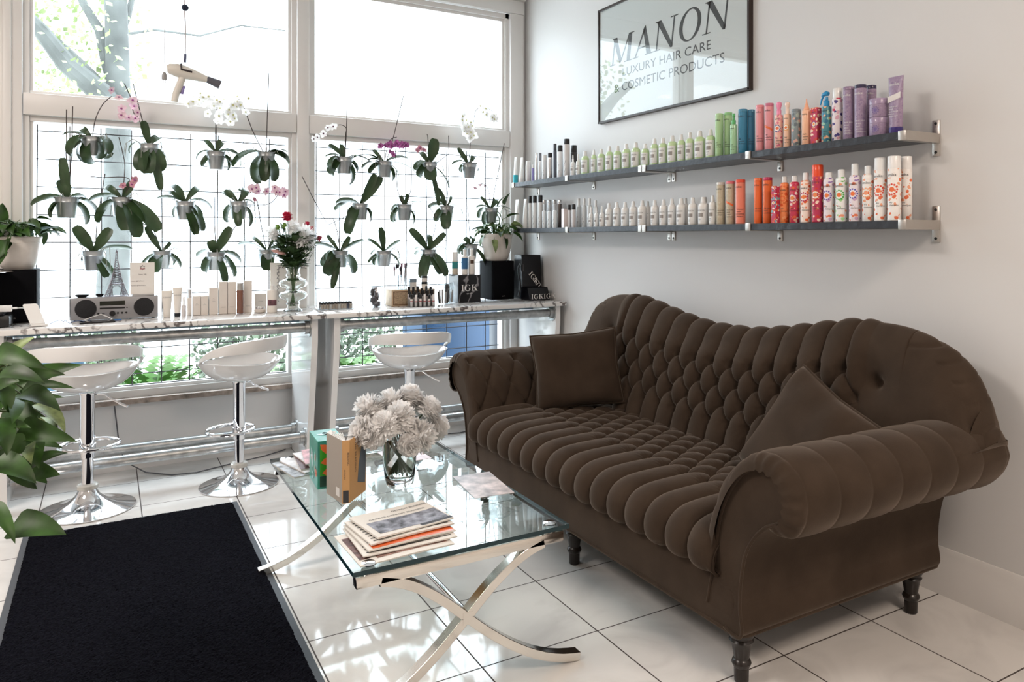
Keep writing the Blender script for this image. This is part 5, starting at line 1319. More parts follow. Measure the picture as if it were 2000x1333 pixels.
def pothos(name, base, specs, label, seed, mat_i=None, stems=True):
    """specs: (target point, leaf length, half width, direction)"""
    R2 = random.Random(seed); e = empty(name, base, label, 'plant')
    m = MB(); s_ = MB()
    for (q, L, w_, d, dr) in specs:
        q = V(q); mid = (V(base)+q)/2+V((0,0,.05)); 
        s_.tube([V(base), mid.lerp(q, .2), q], [.003,.0025,.0018], 6)
        m.mi(1 if R2.random() < .22 else 0); leaf(m, q, d, L, w_, dr, shape='heart', n=10, fold=.30, roll=R2.uniform(-.5, .5))
    m.build('foliage', [M_leafb, M_leafv], e, smooth=60); s_.build('vines', M_gstem, e)
    return e
def specs_around(c, r, z0, n, L, w_, seed, zr=(.0, .1), sweep=(0, 2*pi)):
    R2 = random.Random(seed); out = []
    for i in range(n):
        a = sweep[0]+(sweep[1]-sweep[0])*(i+R2.random()*.6)/n; rr = r*R2.uniform(.5, 1.25); q = V(c)+V((cos(a)*rr, sin(a)*rr, z0+R2.uniform(*zr)))
        k = R2.uniform(.8, 1.2); out.append((q, L*k, w_*k, (cos(a), sin(a), R2.uniform(-.1, .5)), R2.uniform(.8, 1.9)))
    return out
M_leafb_mid = M_leafb
sp_ = specs_around(PL, .085, .165, 34, .115, .038, 3, (-.01, .075))
for px, py in ((108, 455), (95, 435), (122, 460)): q = onY(px-22, py-8, 4.62); sp_.append((q, .075, .024, (1, -.1, .1), .7))
for px, py in ((2, 412),): q = onY(px, py+20, 4.6); sp_.append((q, .10, .032, (.1, -.2, 1), .5))
for px, py in ((12, 470), (5, 490), (20, 465)): q = onY(px, py, 4.54); sp_.append((q, .10, .034, (-.2, -.4, -.6), .4))
pothos('potted_pothos', PL+V((0,0,.15)), sp_, 'green pothos with heart leaves spilling over the left cream pot', 3)
sp_ = specs_around(PR, .095, .185, 28, .10, .030, 8, (-.005, .07))
for (px, py, d) in ((972, 405, (.3,-.2,1)), (990, 425, (.7,-.3,.4)), (985, 400, (.2,-.2,1)), (945, 462, (-.6,-.4,-.6)), (965, 468, (.0,-.5,-1)), (985, 462, (.1,-.5,-.8)), (1003, 455, (.8,-.3,-.5))): sp_.append((onY(px, py, 4.59 if py > 440 else 4.66), .095, .025, d, .5))
pothos('potted_pothos', PR+V((0,0,.17)), sp_, 'green pothos with pointed leaves spilling over the right cream pot', 9)
# silver bowl edge at far left, power adapter, black receiver
c = onY(8, 536, 4.48); c = V((c.x-.045, 4.46, 0)); e = empty('glass_plate', (c.x, c.y, 1.125), 'round glass plate with a bright rim at the far left edge above the charger', 'plate')
MB().lathe([(1e-4,0),(.075,.0),(.115,.006),(.118,.009),(.113,.011),(.07,.005),(1e-4,.004)], (c.x-.035, c.y, 1.125), 48, caps=False).build('plate_disc', M_chrome, e)
MB().lathe([(.05,0),(.052,.004),(.010,.012),(.009,.225),(.030,.2505)], (c.x-.035, c.y, ZK+.0004), 24).build('pedestal', M_chrome, e)
e = empty('black_receiver', (-.50, 4.40, ZK), 'black audio box at the far left end of the counter', 'electronics')
MB().box((-.59, 4.36, ZK+.0004), (-.395, 4.52, ZK+.055), .012).build('body', M_black, e)
MB().box((-.56, 4.37, ZK+.0555), (-.42, 4.50, ZK+.068), .004).build('lid', M_blackm, e)
adp = onY(0, 592, 4.44); A_ = V((-.405, 4.42, 1.006)); 
e = empty('power_bank', (-.455, 4.42, ZK+.075), 'white charging brick at the left edge of the photo with a cable plugged in', 'charger')
MB().box((-.52, 4.405, ZK+.0690), (-.392, 4.435, ZK+.100), .004).build('body', M_wplastic, e)
m = MB(); m.tube([(-.392, 4.42, ZK+.085), (-.372, 4.42, ZK+.085)], .005, 10); m.build('connector', M_wplastic, e)
m = MB(); m.tube([V(q) for q in ((-.372,4.42,ZK+.085),(-.352,4.43,ZK+.084),(-.325,4.45,ZK+.070),(-.30,4.47,ZK+.045),(-.29,4.48,ZK+.03))], .0022, 8)
tag(m.build('charging_cable', M_wplastic), 'short white cable from the charging brick towards the phone stand', 'cable')
# phone stand
def stand():
    e = empty('phone_stand', (-.285, 4.36, ZK), 'white upright wireless phone charger leaning back at the left end of the counter', 'charger')
    m = MB(); p0 = V((-.283, 4.345, ZK+.006)); u = V((.985, .17, 0)).normalized(); back = V((-.17, .985, 0)); v = (V((0,0,1))*.93+back*.36-u*.28).normalized()
    n_ = u.cross(v).normalized(); poly = []
    hw, hh = .030, .112; r = .010
    for (cx, cy, a) in ((hw-r, hh-r, 0), (-hw+r, hh-r, 90), (-hw+.002, .002, 180), (hw-.002, .002, 270)):
        for k in range(6): t = rad(a+90*k/5); rr = r if cy > .05 else .002; poly.append((cx+rr*cos(t), cy+rr*sin(t)))
    f = [p0+u*x+v*y for x, y in poly]; b = [q+n_*-.007 for q in f]; k = len(f)
    m.add(f+b, [tuple(range(k)), tuple(reversed(range(k, 2*k)))]+[(i, i+k, (i+1)%k+k, (i+1)%k) for i in range(k)]); m.build('pad', M_wplastic, e, bevel=.001)
    MB().obox(p0+V((0,.02,.0)), u*.034, back*.042, V((0,0,.0045)), .002).build('foot', M_wplastic, e)
    MB().obox(p0+V((0,-.012,.008)), u*.026, back*.008, V((0,0,.006)), .002).build('ledge', M_wplastic, e)
stand()
m = MB(); m.tube([V(q) for q in ((-.235,4.42,ZK+.075),(-.20,4.50,ZK+.095),(-.16,4.58,ZK+.112),(-.13,4.66,ZK+.105),(-.115,4.72,ZK+.06),(-.112,4.74,ZK+.004))], .0018, 8)
tag(m.build('speaker_cable', M_wplastic), 'thin white cable arching from the phone stand to the radio', 'cable')
m = MB(); random.seed(3); P = []
for k in range(40): t = k/39; P.append((-.24+.16*t+.012*sin(9*t), 4.40+.05*sin(7*t)+.02*t, ZK+.0035+.012*abs(sin(11*t))))
m.tube(P, .0016, 6); tag(m.build('wire_tangle', mat('blue_wire', (.06,.10,.22), .5)), 'loose tangle of thin wires between the phone stand and the radio', 'cable')
e = empty('mobile_phone', (-.03, 4.36, ZK), 'black phone lying flat in front of the radio', 'phone'); MB().obox((-.045, 4.385, ZK+.0048), V((.075,.006,0)), V((-.003,.034,0)), V((0,0,.0042)), .003).build('body', M_black, e); MB().obox((-.045, 4.385, ZK+.0093), V((.070,.0055,0)), V((-.0028,.031,0)), V((0,0,.0002))).build('screen', mat('screen_glass', (.01,.01,.012), .05), e)
m = MB(); m.tube([(-.12,4.44,ZK+.004),(-.07,4.45,ZK+.022),(-.03,4.46,ZK+.034),(.0,4.455,ZK+.020),(.02,4.44,ZK+.008)], .0019, 8); tag(m.build('charging_cable', M_wplastic), 'white cord looping up in front of the radio', 'cable')
m = MB(); m.tube([(-.06,4.43,ZK+.003),(.0,4.435,ZK+.005),(.06,4.44,ZK+.003)], .003, 8); tag(m.build('charging_cable', bm_('2A68B0')), 'short blue cord in front of the radio', 'cable')
# radio
def radio():
    Y = 4.50; a = onY(137, 600, Y); b = onY(309, 600, Y); x0, x1 = a.x, b.x; h = .113; e = empty('desktop_radio', ((x0+x1)/2, Y+.07, ZK), 'silver desktop radio with two round black speakers on the left counter', 'radio')
    z = ZK+.004; W = x1-x0
    MB().box((x0, Y, z), (x1, Y+.13, z+h), .003).build('case', mat('silver_plastic', (.30, .30, .31), .4, .4), e)
    for cx in (x0+.066, x1-.066):
        m = MB(); m.lathe([(.047,0),(.047,.003),(.043,.0045),(1e-4,.006)], n=36, caps=False); MB().add([(cx+q[0], Y-q[2], z+h*.5+q[1]) for q in m.v], m.f).build('speaker_grille', mat('grille_black', (.008,.008,.010), .6, bump=.5, bscale=400), e)
    cx0 = x0+.127; MB().box((cx0, Y-.0012, z+.070), (cx0+.112, Y-.0002, z+.092)).build('display', mat('display_green', (.012,.014,.008), .15), e)
    MB().box((cx0, Y-.0012, z+.052), (cx0+.112, Y-.0002, z+.060)).build('disc_slot', M_black, e)
    def knob(x, zz, r, d): MB().cyl((x, Y-d, zz), (x, Y-.0002, zz), r, n=24).build('knob', M_black, e)
    knob(cx0+.056, z+.028, .0135, .012)
    for x in (-.008, .078, .097, .116): knob(cx0+x+.002, z+.030, .0048, .003)
    knob(cx0+.121, z+.056, .003, .002)
    MB().box((cx0+.010, Y-.001, z+.029), (cx0+.022, Y-.0002, z+.032)).build('port', M_black, e)
    for (px, py) in ((x0+.02,Y+.02),(x1-.02,Y+.02),(x0+.02,Y+.11),(x1-.02,Y+.11)): MB().cyl((px,py,ZK+.0003),(px,py,z),.006,n=12).build('foot', M_black, e)
    return x0, x1, Y, z+h
rx0, rx1, RY, rz = radio()
def small_dish(x, y, r, label):
    e = empty('small_dish', (x, y, rz), label, 'dish', 'black dishes on the radio'); MB().lathe([(1e-4,.0003),(r*.5,.0003),(r*.8,.006),(r,.014),(r*.94,.014),(r*.7,.006),(1e-4,.003)], (x, y, rz), 28, caps=False).build('bowl', M_blackm, e)
small_dish(rx0+.05, RY+.04, .033, 'wider black dish on the left end of the radio'); small_dish(rx0+.127, RY+.05, .019, 'small black dish left of the tower figurine')
# lattice tower figurine
def tower():
    cx, cy = onY(228, 560, RY+.055).x, RY+.055; z0 = rz+.0005; H = hat(228, 487, V((cx, cy, z0)))
    e = empty('tower_figurine', (cx, cy, z0), 'silver wire lattice tower figurine standing on the radio', 'figurine'); m = MB(); M_t = mat('silver_wire', (.22, .20, .23), .4, .6)
    def hw(t): return .046*(1-t)**2.1+.0045*(1-t)+.0032
    def corner(t, sx, sy): w_ = hw(t); return V((cx+sx*w_, cy+sy*w_, z0+H*t))
    for sx in (-1,1):
        for sy in (-1,1):
            for q in (0, .42):   # each leg has an outer and inner chord low down
                m.tube([corner(t, sx*(1-q*(1-t)**2*.9), sy*(1-q*(1-t)**2*.9)) for t in [k/16*(.95 if q == 0 else .45) for k in range(17)]], .0015, 5)
    N = 26
    for k in range(N):
        t0, t1 = .02+.93*(k/N), .02+.93*((k+1)/N)
        for (ax, ay, bx_, by) in ((-1,-1,1,-1),(1,-1,1,1),(1,1,-1,1),(-1,1,-1,-1)):
            if t0 > .26:
                m.tube([corner(t0, ax, ay), corner(t1, bx_, by)], .0009, 4); m.tube([corner(t1, ax, ay), corner(t0, bx_, by)], .0009, 4)
            else:
                for (cx_, cy_, s_) in ((ax, ay, 1), (bx_, by, 1)):
                    k0 = 1-.42*(1-t0)**2*.9; k1 = 1-.42*(1-t1)**2*.9
                    A0 = corner(t0, ax, ay); 
                    def inn(t, px_, py_, ox, oy): f = .42*(1-t)**2*.9; w_ = hw(t); return V((cx+px_*w_+(ox-px_)*w_*f*.9, cy+py_*w_+(oy-py_)*w_*f*.9, z0+H*t))
                    ox, oy = (bx_, by) if (cx_, cy_) == (ax, ay) else (ax, ay)
                    m.tube([corner(t0, cx_, cy_), inn(t1, cx_, cy_, ox, oy)], .0009, 4); m.tube([inn(t0, cx_, cy_, ox, oy), corner(t1, cx_, cy_)], .0009, 4); m.tube([inn(t0, cx_, cy_, ox, oy), inn(t1, cx_, cy_, ox, oy)], .0014, 4)
    for t in (.26, .47, .93):
        w_ = hw(t)+.003; m.box((cx-w_, cy-w_, z0+H*t-.0015), (cx+w_, cy+w_, z0+H*t+.0015))
    for sy in (-1, 1):
        m.tube([V((cx+hw(.1)*.62*cos(a), cy+sy*hw(.12), z0+H*.23*sin(a)**.8)) for a in [pi*k/14 for k in range(15)]], .0010, 5)
    m.cyl((cx, cy, z0+H*.94), (cx, cy, z0+H), .0016, .0006, 8); m.sphere((cx, cy, z0+H*.965), .004, 10, 6)
    m.build('lattice', M_t, e, smooth=0)
    b = MB(); b.box((cx-.048, cy-.048, z0-.0002), (cx+.048, cy+.048, z0+.0015)); b.build('base_plate', M_t, e)
tower()
# card
def card():
    Y = RY+.012; a, b = onY(254, 500, Y).x, onY(302, 500, Y).x; z0 = rz+.0095; h = hat(278, 513, V(((a+b)/2, Y, z0))); e = empty('price_card', ((a+b)/2, Y, rz), 'white card with a six-pointed star standing on the radio', 'sign')
    MB().box((a, Y, z0), (b, Y+.003, z0+h)).build('card', M_paper, e); MB().box((a+.010, Y-.012, rz+.0004), (b-.002, Y+.022, z0-.0002), .002).build('holder', mat('grey_holder', (.35,.34,.33), .5), e)
    t = MB(); cx = (a+b)/2; zc = z0+h*.84; r = .0135; y = Y-.0006
    for s_ in (1, -1):
        P = [V((cx+r*sin(2*pi*k/3), y, zc+s_*r*cos(2*pi*k/3))) for k in range(3)]; t.tube(P, .0011, 4, closed=True)
    for ln, fz, al, sz in (('Dafna: 100', .60, 'c', .0085), ('Venmo: @TheManon', .40, 'l', .007), ('Payment: @Manonsalon', .26, 'l', .007)):
        put_text(t, ln, (cx if al == 'c' else a+.004, y, z0+h*fz), (1,0,0), (0,0,1), sz, al)
    t.build('lettering', mat('card_ink', (.10,.07,.09), .5), e, smooth=0)
    MB().box((cx-r*.9, y-.0006, zc-r*.62), (cx+r*.9, y-.0001, zc-r*.42)).build('red_stripe', bm_('A03040'), e)
card()
# boxes and bottles along the left counter
CG = 'pale skincare products on the left counter'; M_box = mat('cream_carton', C('DAD2CA'), .6); M_ct = mat('cream_tube', C('DED8D0'), .4)
def ctube(px, w_, yt, Y, capm, label, cap_f=.12):
    p = cp(px, Y); r = rad_of(w_, p)*.95; h = hat(px, yt, p); e = empty('squeeze_tube', p, label, 'tube', CG); c = V(p); G = []; n = 24; hc = h*cap_f
    for k in range(11):
        t = k/10; G.append([(c.x+(r*.72+r*.34*t)*cos(2*pi*i/n), c.y+(r*.72*(1-t)**.7+.001)*sin(2*pi*i/n), c.z+hc+(h-hc)*t) for i in range(n)])
    m = MB(); m.grid(G, closev=True); m.add(G[0], [tuple(range(n))]); m.add(G[-1], [tuple(range(n))]); m.build('body', M_ct, e); MB().lathe([(r*.70,0),(r*.74,.002),(r*.74,hc-.0005)], c, 24).build('cap', capm, e)
    t = MB(); put_text(t, 'BALMAIN' if False else 'KERANE', (c.x, c.y-r*.45, c.z+h*.72), (1,0,0), (0,0,1), r*.42, 'c'); t.build('lettering', mat('grey_ink', (.25,.24,.24), .6), e, smooth=0)
ctube(326, 20, 568, 4.50, M_ct, 'wider cream squeeze tube just right of the radio'); ctube(346.5, 17, 562, 4.51, M_black, 'slimmer cream squeeze tube with a black cap right of the radio')
def cbottle(px, w_, yt, Y, body, cap, capf, label, capr=.8, name='cosmetic_bottle', X=None, txt=None):
    p = cp(px, Y); r = rad_of(w_, p); h = hat(px, yt, p); e = cyl_bottle(name, p, r, h, body, cap, h*capf, label, 'bottle', CG, txt='', brand='', capr=capr, shoulder=r*.25 if capr < .95 else 0, dome=.0015)
    return e
cbottle(359, 8, 580, 4.47, bm_('CFCACA'), W_, .42, 'tiny clear serum bottle right of the black-capped tube', .5)
cbottle(370, 9, 565, 4.55, bm_('B8A8A0'), S_, .42, 'slim bottle with a clear dome cap behind the two small cartons', .95)
bx('product_box', 366, 375, 583, 4.52, .035, M_box, 'narrow cream carton left of the twin small cartons', grp=CG)
bx('product_box', 377, 392, 579, 4.51, .05, M_box, 'left of the twin small cream cartons', grp=CG, txt=[('KY', .6), ('DERM', .52)]); bx('product_box', 392.5, 407, 579, 4.51, .05, M_box, 'right of the twin small cream cartons', grp=CG, txt=[('KY', .6), ('DERM', .52)])
bx('product_box', 408.5, 426, 563, 4.51, .06, M_box, 'medium cream carton between the twin small ones and the tall ones', grp=CG, txt=[('KY', .60), ('AND', .54), ('DERM', .48)])
bx('product_box', 428, 444.5, 551, 4.515, .06, M_box, 'first tall cream carton left of the amber bottle', grp=CG, txt=[('MIRACLE', .2)]); bx('product_box', 445, 462, 551, 4.515, .06, M_box, 'second tall cream carton touching the amber bottle', grp=CG, txt=[('MIRACLE', .2)])
bx('product_box', 476, 492.5, 549, 4.525, .06, M_box, 'tall cream carton right of the amber bottle', grp=CG, txt=[('MIRACLE', .2)])
cbottle(469, 13, 553, 4.505, mat('amber_liquid', C('7A5040'), .15, coat=.5), mat('smoke_cap', (.42,.40,.38), .15, .3), .24, 'amber brown bottle with clear cap between the tall cartons', .9)
bx('product_box', 497.5, 521, 574, 4.58, .05, M_box, 'low cream carton behind the glass jar', grp=CG, txt=[('ALTERNA', .55)])
p = cp(508, 4.50); r = rad_of(22, p); e = empty('cream_jar', p, 'low glass cream jar in front of the low carton', 'jar', CG); MB().lathe([(r*.8,0),(r,.004),(r,.016),(r*.85,.021)], p, 28).build('body', M_ceramic, e); MB().lathe([(r*.82,.0215),(r*.85,.030),(r*.8,.034)], p, 28).build('lid', S_, e)
cbottle(531.5, 20, 557, 4.47, M_ct, W_, .16, 'rounded white lotion bottle with a dark picture label left of the vase', .45)
bb_ = [o for o in COL.objects if o.get('label') == 'rounded white lotion bottle with a dark picture label left of the vase'][0]
p = bb_.location; label_on(bb_, p, rad_of(20, p), -pi/2-.15, .040, .05, .033, mat('plum_print', C('6E4A52'), .5, var=.6, vscale=60))
# white picture frame behind the vase
x0, x1 = onY(528, 560, 4.66).x, onY(600, 560, 4.66).x; h = hat(565, 513, cp(565, 4.66)); e = empty('white_easel_frame', ((x0+x1)/2, 4.67, ZK), 'white frame with grey ornament standing behind the bubble vase', 'picture frame')
MB().box((x0, 4.66, ZK+.0004), (x1, 4.675, ZK+h), .002).build('board', M_paper, e); m = MB(); w_ = x1-x0
for (a, b_) in (((x0+w_*.2, h*.9), (x1-w_*.1, h*.9)), ((x0+w_*.2, h*.15), (x0+w_*.2, h*.9))):
    P = [V((a[0]+(b_[0]-a[0])*k/40, 4.658, ZK+a[1]+(b_[1]-a[1])*k/40))+V((.006*sin(k*1.3), 0, .006*cos(k*1.7))) for k in range(41)]; m.tube(P, .0018, 5)
m.build('ornament', mat('ornament_grey', (.30,.29,.29), .5, .3), e)
# --- right counter
def acrylic_tray():
    Y = 4.45; x0, x1 = onY(605, 595, Y).x+.0, onY(692, 595, Y).x; x0 = max(x0, 1.06); e = empty('acrylic_tray', ((x0+x1)/2, Y+.05, ZK), 'low clear tray of small bottles at the left of the right counter', 'tray'); z = ZK+.0004
    m = MB(); m.box((x0,Y,z),(x1,Y+.10,z+.002)); m.box((x0,Y,z),(x1,Y+.002,z+.034)); m.box((x0,Y+.098,z),(x1,Y+.10,z+.034)); m.box((x0,Y,z),(x0+.002,Y+.10,z+.034)); m.box((x1-.002,Y,z),(x1,Y+.10,z+.034)); m.build('tray', M_clear, e, smooth=0)
    n = 11; cols = ['D8D2CC','B8A898','7A7E8C','C8B8A8','4A4E60']; random.seed(8)
    for i in range(n):
        x = x0+.012+(x1-x0-.024)*i/(n-1)
        for j, yy in enumerate((Y+.028, Y+.07)):
            p = V((x, yy, z+.0025)); q = empty('sample_bottle', p, ('%s mini bottle from the left in the %s row of the clear tray' % (ORD[i], ['front','back'][j])), 'bottle', 'mini bottles in the clear tray')
            MB().lathe([(.0075,0),(.008,.001),(.008,.026),(.006,.028)], p, 12).build('body', bm_(random.choice(cols)), q); MB().lathe([(.0070,.0285),(.0072,.040),(.0065,.0405)], p, 12).build('cap', K_, q)
acrylic_tray()
def jar_glass(c, r, h, label, grp=None, cat='jar', name='glass_jar'):
    e = empty(name, c, label, cat, grp); MB().lathe([(r*.9,0),(r,.004),(r,h*.85),(r*.9,h*.93),(r*.92,h),(r*.88,h),(r*.86,h*.93),(r*.96,h*.84),(r*.96,.006),(1e-4,.006)], c, 40, caps=False).build('glass_body', M_clear, e, smooth=60); return e
J1 = V((onY(732, 590, 4.50).x, 4.50, ZK+.0004)); jar_glass(J1, .062, .125, 'round glass jar full of small grey sachets on the right counter')
random.seed(21)
for i in range(16):
    a = random.uniform(0, 6.28); r = random.uniform(0, .036); z = J1.z+.014+i*.0062; R_ = Matrix.Rotation(random.uniform(0, 3), 3, 'Z') @ Matrix.Rotation(random.uniform(-.7, .7), 3, 'X')
    ux, uy, uz = R_ @ V((.016,0,0)), R_ @ V((0,.007,0)), R_ @ V((0,0,.014)); cc = J1+V((cos(a)*r, sin(a)*r, z-J1.z))
    q = MB(); q.obox(cc, ux, uy, uz, .002); o = q.build('sample_tube', bm_(random.choice(['4A4448','6A6266','3A3438','8A8286']))); tag(o, 'one of the small dark sachets piled in the round glass jar', 'sachet', 'small sachets in the round glass jar')
# woven wooden box
x0, x1 = onY(766, 590, 4.47).x, onY(850, 590, 4.47).x; h = .100; e = empty('woven_box', ((x0+x1)/2, 4.54, ZK), 'pale wooden box with woven panels on the right counter', 'box'); M_wd = mat('pale_wood', C('C4AC90'), .55, var=.15, vscale=30)
MB().box((x0, 4.475, ZK+.0004), (x1, 4.60, ZK+h), .002).build('case', M_wd, e)
for k in (0, 1):
    a = x0+.008+k*(x1-x0)/2; b_ = a+(x1-x0)/2-.014
    fr = MB(); fr.box((a, 4.470, ZK+.008), (b_, 4.4745, ZK+.013)); fr.box((a, 4.470, ZK+h-.013), (b_, 4.4745, ZK+h-.008)); fr.box((a, 4.470, ZK+.008), (a+.005, 4.4745, ZK+h-.008)); fr.box((b_-.005, 4.470, ZK+.008), (b_, 4.4745, ZK+h-.008)); fr.build('drawer_frame', mat('brown_wood', C('7A5C44'), .5), e)
    MB().box((a+.005, 4.472, ZK+.013), (b_-.005, 4.4745, ZK+h-.013)).build('woven_panel', mat('woven_cane', C('B49C80'), .7, var=.5, vscale=260, bump=.8, bscale=300), e)
BT = ZK+h+.0005
# brush holder
bc = V((onY(783, 555, 4.53).x, 4.535, BT)); e = empty('brush_holder', bc, 'clear acrylic holder of make-up brushes on the woven box', 'holder'); m = MB(); w_ = .045
for a, b_ in (((-w_,-w_),(w_,-w_+.002)),((-w_,w_-.002),(w_,w_)),((-w_,-w_),(-w_+.002,w_)),((w_-.002,-w_),(w_,w_)),((-.001,-w_),(.001,w_))): m.box((bc.x+a[0],bc.y+a[1],bc.z),(bc.x+b_[0],bc.y+b_[1],bc.z+.085))
m.box((bc.x-w_,bc.y-w_,bc.z),(bc.x+w_,bc.y+w_,bc.z+.002)); m.build('holder_box', M_clear, e, smooth=0)
random.seed(13)
for i in range(9):
    x = bc.x-.034+.0085*i+(.004 if i > 3 else -.002); y = bc.y+random.uniform(-.03, .03); tx_ = random.uniform(-.014, .014); hh = random.uniform(.10, .135)
    e = empty('makeup_brush', (x, y, bc.z+.003), '%s make-up brush from the left in the acrylic holder' % ORD[i], 'brush', 'make-up brushes in the acrylic holder')
    a, b_ = V((x, y, bc.z+.003)), V((x+tx_*.6, y, bc.z+.003+hh)); MB().tube([a, b_], [.0020,.0032], 8).build('handle', bm_('3A3034') if i % 3 else bm_('B8B0B0'), e)
    d = (b_-a).normalized(); MB().tube([b_, b_+d*.010, b_+d*.024, b_+d*.030], [.0036,.0062,.0070,.003], 10).build('bristles', bm_(['2A2228','6A3048','1C1820'][i % 3]), e)
for i, (px, Y, r, hh, z) in enumerate([(829, 4.545, .020, .040, BT), (806, 4.57, .026, .060, BT), (829, 4.545, .020, .036, BT+.041)]):
    p = V((onY(px, 540, Y).x, Y, z)); lb = ['low white jar with black lid on the woven box, lower of two', 'wide clear jar with blue-grey lid beside the brush holder', 'small jar with black lid stacked on another on the woven box'][i]
    e = empty('cosmetic_jar', p, lb, 'jar', 'jars on the woven box'); MB().lathe([(r*.9,0),(r,.002),(r,hh*.66)], p, 24).build('body', bm_('DAD4D0'), e); MB().lathe([(r*1.02,hh*.665),(r*1.02,hh*.96),(r*.95,hh)], p, 24).build('lid', K_ if i != 1 else bm_('7A8894'), e)
# lipstick rack in front
lc = onY(823, 600, 4.40); e = empty('lipstick_rack', (lc.x, 4.40, ZK), 'clear rack of lipsticks in front of the woven box', 'rack'); m = MB(); X0_, X1_ = onY(797, 600, 4.40).x, onY(848, 600, 4.40).x
for j in range(3): m.box((X0_, 4.365+.024*j, ZK+.0004), (X1_, 4.367+.024*j, ZK+.030+.018*j))
m.box((X0_, 4.365, ZK+.0004), (X1_, 4.437, ZK+.002)); m.box((X0_, 4.365, ZK+.0004), (X0_+.0015, 4.437, ZK+.05)); m.box((X1_-.0015, 4.365, ZK+.0004), (X1_, 4.437, ZK+.05)); m.build('rack', M_clear, e, smooth=0)
for j in range(3):
    n = 6
    for i in range(n):
        x = X0_+.014+(X1_-X0_-.028)*i/(n-1); y = 4.377+.0235*j; hh = [.072, .092, .118][j]*random.uniform(.88, 1.08); p = V((x, y, ZK+.0028))
        e = empty('lipstick', p, '%s lipstick from the left in the %s row of the clear rack' % (ORD[i], ['front','middle','back'][j]), 'lipstick', 'lipsticks in the clear rack')
        MB().lathe([(.0080,0),(.0085,.001),(.0085,hh*.62)], p, 14).build('tube', bm_(['E4DCD8','D8CCC8','CFC4C4'][j]), e); MB().lathe([(.0078,hh*.625),(.008,hh*.98),(.006,hh)], p, 14).build('cap', bm_('E0D8D4') if (j == 0 and i % 2) else K_, e)
        if j == 0: MB().lathe([(.0087,hh*.40),(.0087,hh*.46)], p, 14, caps=False).build('red_band', bm_('A02030'), e)
# glass jars of pens
for k, (px, w_) in enumerate([(866, 28), (884, 20)]):
    c = V((onY(px, 590, 4.47).x, 4.47+.02*k, ZK+.0004)); r = rad_of(w_, c)
    if k: c = V((c.x+.008, c.y+.055, c.z))
    jar_glass(c, r, .130, ['front glass jar of make-up pencils beside the black cube', 'rear glass jar of make-up pencils half behind the front one'][k], 'glass jars of pencils'); R2 = random.Random(k+40)
    for i in range(9 if k == 0 else 6):
        a = 2*pi*i/(9 if k == 0 else 6); rr = r*.72; b0 = c+V((cos(a)*rr*.8, sin(a)*rr*.8, .007)); b1 = c+V((cos(a)*rr, sin(a)*rr, .085+R2.uniform(-.01, .012)))
        m = MB(); m.tube([b0, b1], .0055, 10); o = m.build('makeup_pencil', bm_(R2.choice(['2A2628','B8B0AC','8A6A58','1E1C1E','D0C8C4']))); tag(o, 'make-up pencil standing in the %s glass jar by the black cube' % ['front', 'rear'][k], 'pencil', 'pencils in the %s glass jar' % ['front', 'rear'][k])
# black marbled cube with letters
x0, x1 = onY(895, 590, 4.50).x, onY(939, 590, 4.50).x; hh = .165; e = empty('display_cube', ((x0+x1)/2, 4.57, ZK), 'black marble-patterned cube with white serif letters on the right counter', 'box')
def mat_bm():
    m = mat('black_marble', (.012,.012,.014), .2); n, L, b = nodes_of(m); tc = n.new('ShaderNodeTexCoord'); w2 = n.new('ShaderNodeTexWave'); w2.inputs['Scale'].default_value = 3.2; w2.inputs['Distortion'].default_value = 16; w2.inputs['Detail'].default_value = 4; L.new(tc.outputs['Object'], w2.inputs[0])
    r = n.new('ShaderNodeValToRGB'); e_ = r.color_ramp.elements; e_[0].position = .90; e_[0].color = (.012,.012,.014,1); e_[1].position = 1; e_[1].color = (.22,.21,.22,1); L.new(w2.outputs[0], r.inputs[0]); L.new(r.outputs[0], b.inputs['Base Color']); return m
hh = hat(917, 537, cp(917, 4.50))
MB().box((x0, 4.50, ZK+.0004), (x1, 4.50+(x1-x0), ZK+hh)).build('cube', mat_bm(), e, bevel=.001); t = MB(); put_text(t, 'IGK', ((x0+x1)/2, 4.4992, ZK+hh*.42), (1,0,0), (0,0,1), .058, 'c', raw=serif_text('IGK', 0, .03)); put_text(t, 'IGK HAIR', ((x0+x1)/2, 4.4992, ZK+hh*.30), (1,0,0), (0,0,1), .010, 'c'); t.build('lettering', mat('white_print', (.72,.70,.68), .5), e, smooth=0)
# clear riser holding the first bottle
xr0, xr1 = onY(874, 590, 4.60).x, onY(893, 590, 4.60).x
CT = ZK+hh+.0005
for (px, w_, yt, bandc, hd, Y, zb) in ((907.5, 13, 487, '2E6490', 'second', 4.54, CT), (921, 14, 486, None, 'third', 4.545, CT)):
    p = V((onY(px, 500, Y).x, Y, zb)); r = rad_of(w_, p); h2 = top_h(px, yt, p); e = cyl_bottle('spray_bottle', p, r, h2, bm_('E2DCD6'), W_, h2*.27, {'second': 'white spray with a blue label on the black cube', 'third': 'white spray with small dark print on the black cube, nearest the loudspeaker'}[hd], 'bottle', 'sprays on the black cube', txt='', brand='', capr=.5, shoulder=.006)
    if bandc: MB().lathe([(r+.0005, h2*.22), (r+.0005, h2*.66)], p, 24, caps=False).build('label', bm_(bandc), e)
    else: MB().grid([[wrapper(p, r, p.z, -pi/2-.25)((x*r, z)) for z in (h2*.42, h2*.56)] for x in (-.5,-.2,.2,.5)]).build('label', bm_('4A3020'), e)
p = V((onY(892, 500, 4.63).x, 4.63, ZK+.0004)); e = empty('clear_riser', p, 'clear acrylic riser behind the pencil jars', 'riser'); hr = .160
